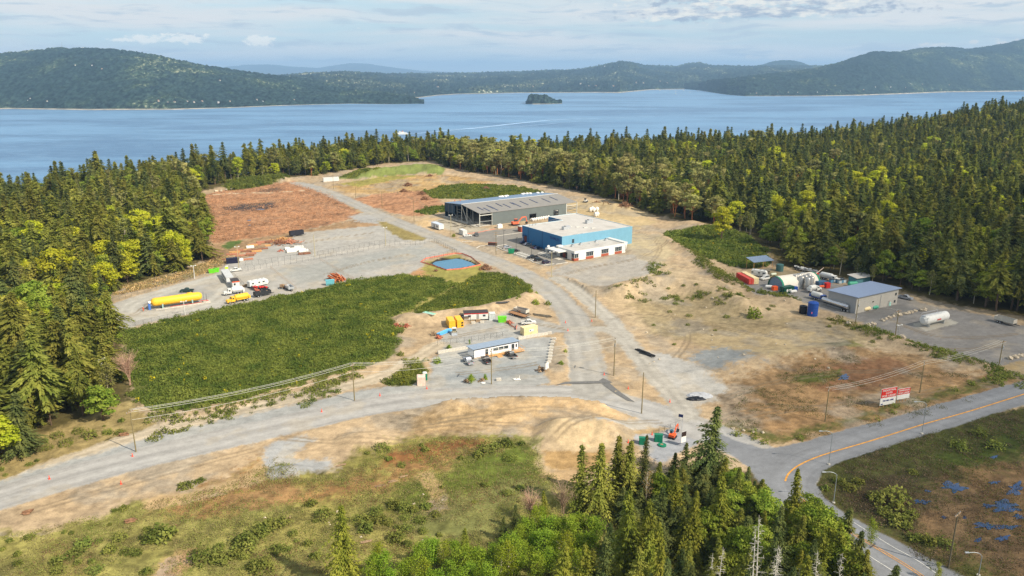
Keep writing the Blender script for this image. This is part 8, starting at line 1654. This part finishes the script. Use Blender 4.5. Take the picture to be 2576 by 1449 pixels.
def wake(pts, w0, w1):
    L = spline([G(u, v, SEA) for u, v in pts], 6); V = []; n = len(L)
    for i, p in enumerate(L):
        q = L[min(i + 1, n - 1)]; o = L[max(i - 1, 0)]; d = (q[0] - o[0], q[1] - o[1]); l = math.hypot(*d) or 1; w = (w0 + (w1 - w0) * math.sin(min(1, i / n * 2) * 1.57)) * (1 - .9 * (i / n) ** 3) * RNG.uniform(.85, 1.15)
        V += [(p[0] - d[1] / l * w, p[1] + d[0] / l * w, SEA + .6), (p[0] + d[1] / l * w, p[1] - d[0] / l * w, SEA + .6)]
    tag(MB().add(V, [(2 * i, 2 * i + 1, 2 * i + 3, 2 * i + 2) for i in range(n - 1)]).build('ferry_wake', WAKE), kind='structure')
wake(wp, 3, 17); wake([(1240, 326), (1340, 316), (1460, 306), (1560, 300)], 2, 5)
rd = tag(MB().lathe([(9, 0), (12, 6), (11, 13), (7, 18), (.1, 20)], 'z', 14).build('radar_dome', WHITE), 'white radar dome on the summit of the left hill', 'dome'); rd.location = Vector(hill_pt('left_hill', 209, 1.0)) + Vector((0, 0, 4))
an = tag(MB().cyl((0, 0, 0), (0, 0, 62), 1.2, .5, n=5).build('radio_mast', STEEL), 'thin radio mast on the ridge left of the white dome', 'mast'); an.location = hill_pt('left_hill', 158, .99)
HB = []
for k, (c, rc) in enumerate((((190, 184, 170), (140, 120, 110)), ((180, 164, 144), (160, 130, 110)), ((204, 202, 198), (110, 114, 120)))):
    HB.append((MB().box(-7, -5, -8, 7, 5, 5).mesh('wall', mat('house_wall%d' % k, c, .8)), MB().prism([(-5.8, 5), (5.8, 5), (0, 9)], 'x', -7.6, 7.6).mesh('roof', mat('house_roof%d' % k, rc, .8))))
def house(hill_, u, t, s, lab, grp):
    x, y, z = hill_pt(hill_, u, t); e = thing('house', lab, 'house', (x, y - 6, z + 1), RNG.uniform(-.5, .5), grp, s * .48); w, r_ = HB[int(RNG.integers(0, 3))]
    for nm, d in (('wall', w), ('roof', r_)): o = bpy.data.objects.new(nm, d); link(o, e)
for u, t in ((52, .05), (58, .05), (100, .04), (385, .05), (410, .04), (426, .045), (460, .05), (478, .05), (500, .045), (540, .05), (570, .04), (640, .06), (655, .05), (735, .06), (800, .06), (250, .35), (185, .4), (225, .38), (550, .4)): house('left_hill', u, t, RNG.uniform(.9, 1.6), 'small pale house on the wooded shore of the left hill', 'houses of the left shore')
for u, t in ((1860, .05), (1890, .05), (1905, .04), (1960, .05), (1985, .05), (2010, .04), (2060, .05), (2085, .06), (2120, .05), (2180, .05), (2210, .07), (2250, .06), (2290, .05), (2300, .1), (2330, .08), (2400, .05), (2040, .5)): house('right_hill', u, t, RNG.uniform(.8, 1.5), 'small pale house on the wooded shore of the right hill', 'houses of the right shore')
for u, t in ((1340, .06), (1360, .08), (1390, .05), (1420, .1), (1440, .14), (1460, .1), (1480, .05), (1500, .06), (1520, .1), (1545, .06), (1560, .12), (1300, .1), (1270, .12), (1480, .5), (1440, .45), (1520, .52), (1555, .5), (1380, .55), (1340, .5), (1600, .1), (1620, .08), (1660, .1), (1680, .08), (1700, .12), (1430, .35), (1100, .1), (1015, .04), (1040, .03)): house('far_lowland', u, t, RNG.uniform(1.2, 2.6), 'pale building of the far town across the water', 'buildings of the far town')
BOAT = MB().prism([(-5, 0), (4, 0), (6, 1.6), (-5.5, 1.6)], 'y', -1.6, 1.6).box(-3, -1.2, 1.6, 1.5, 1.2, 3).mesh('boat', WHITE)
for u, v in ((1685, 229), (1700, 231), (1720, 228), (1735, 232), (1660, 228), (1755, 230), (1700, 236), (1672, 232), (1612, 232), (1712, 242)): o = link(bpy.data.objects.new('boat', BOAT)); o.location = (*G(u, v, SEA), SEA); o.rotation_euler.z = RNG.uniform(0, 6); o.scale = (1.6,) * 3; tag(o, 'tiny white boat moored off the far town', 'boat', 'boats moored off the far town')
# ------------------------------------------------------------------ unseen vapour volume added behind the viewer to dim the lower right
def added_shade_cloud(gx, gy, rx, ry, rz, alt, depth):
    "ellipsoid of thin vapour on the sun's line above the ground point (gx, gy)"
    f = alt / math.sin(SUN_EL); c = Vector((gx, gy, 0)) + sd * f
    m = bpy.data.materials.new('shade_cloud_vapour'); m.use_nodes = True; t = NT(m.node_tree); m.node_tree.nodes.clear()
    v = t.n('ShaderNodeVolumeScatter'); v.inputs['Color'].default_value = (.97, .98, 1, 1); v.inputs['Density'].default_value = depth; v.inputs['Anisotropy'].default_value = .6
    o = t.n('ShaderNodeOutputMaterial'); m.node_tree.links.new(v.outputs[0], o.inputs['Volume'])
    k = MB().blob(0, 0, 0, rx, ry, rz, 12, 30, 16, .0).build('added_shade_cloud', m, None, True); k.location = c; k.rotation_euler = (0, 0, R(-25)); tag(k, kind='structure')
added_shade_cloud(255, 270, 185, 250, 60, 1000, .0055)
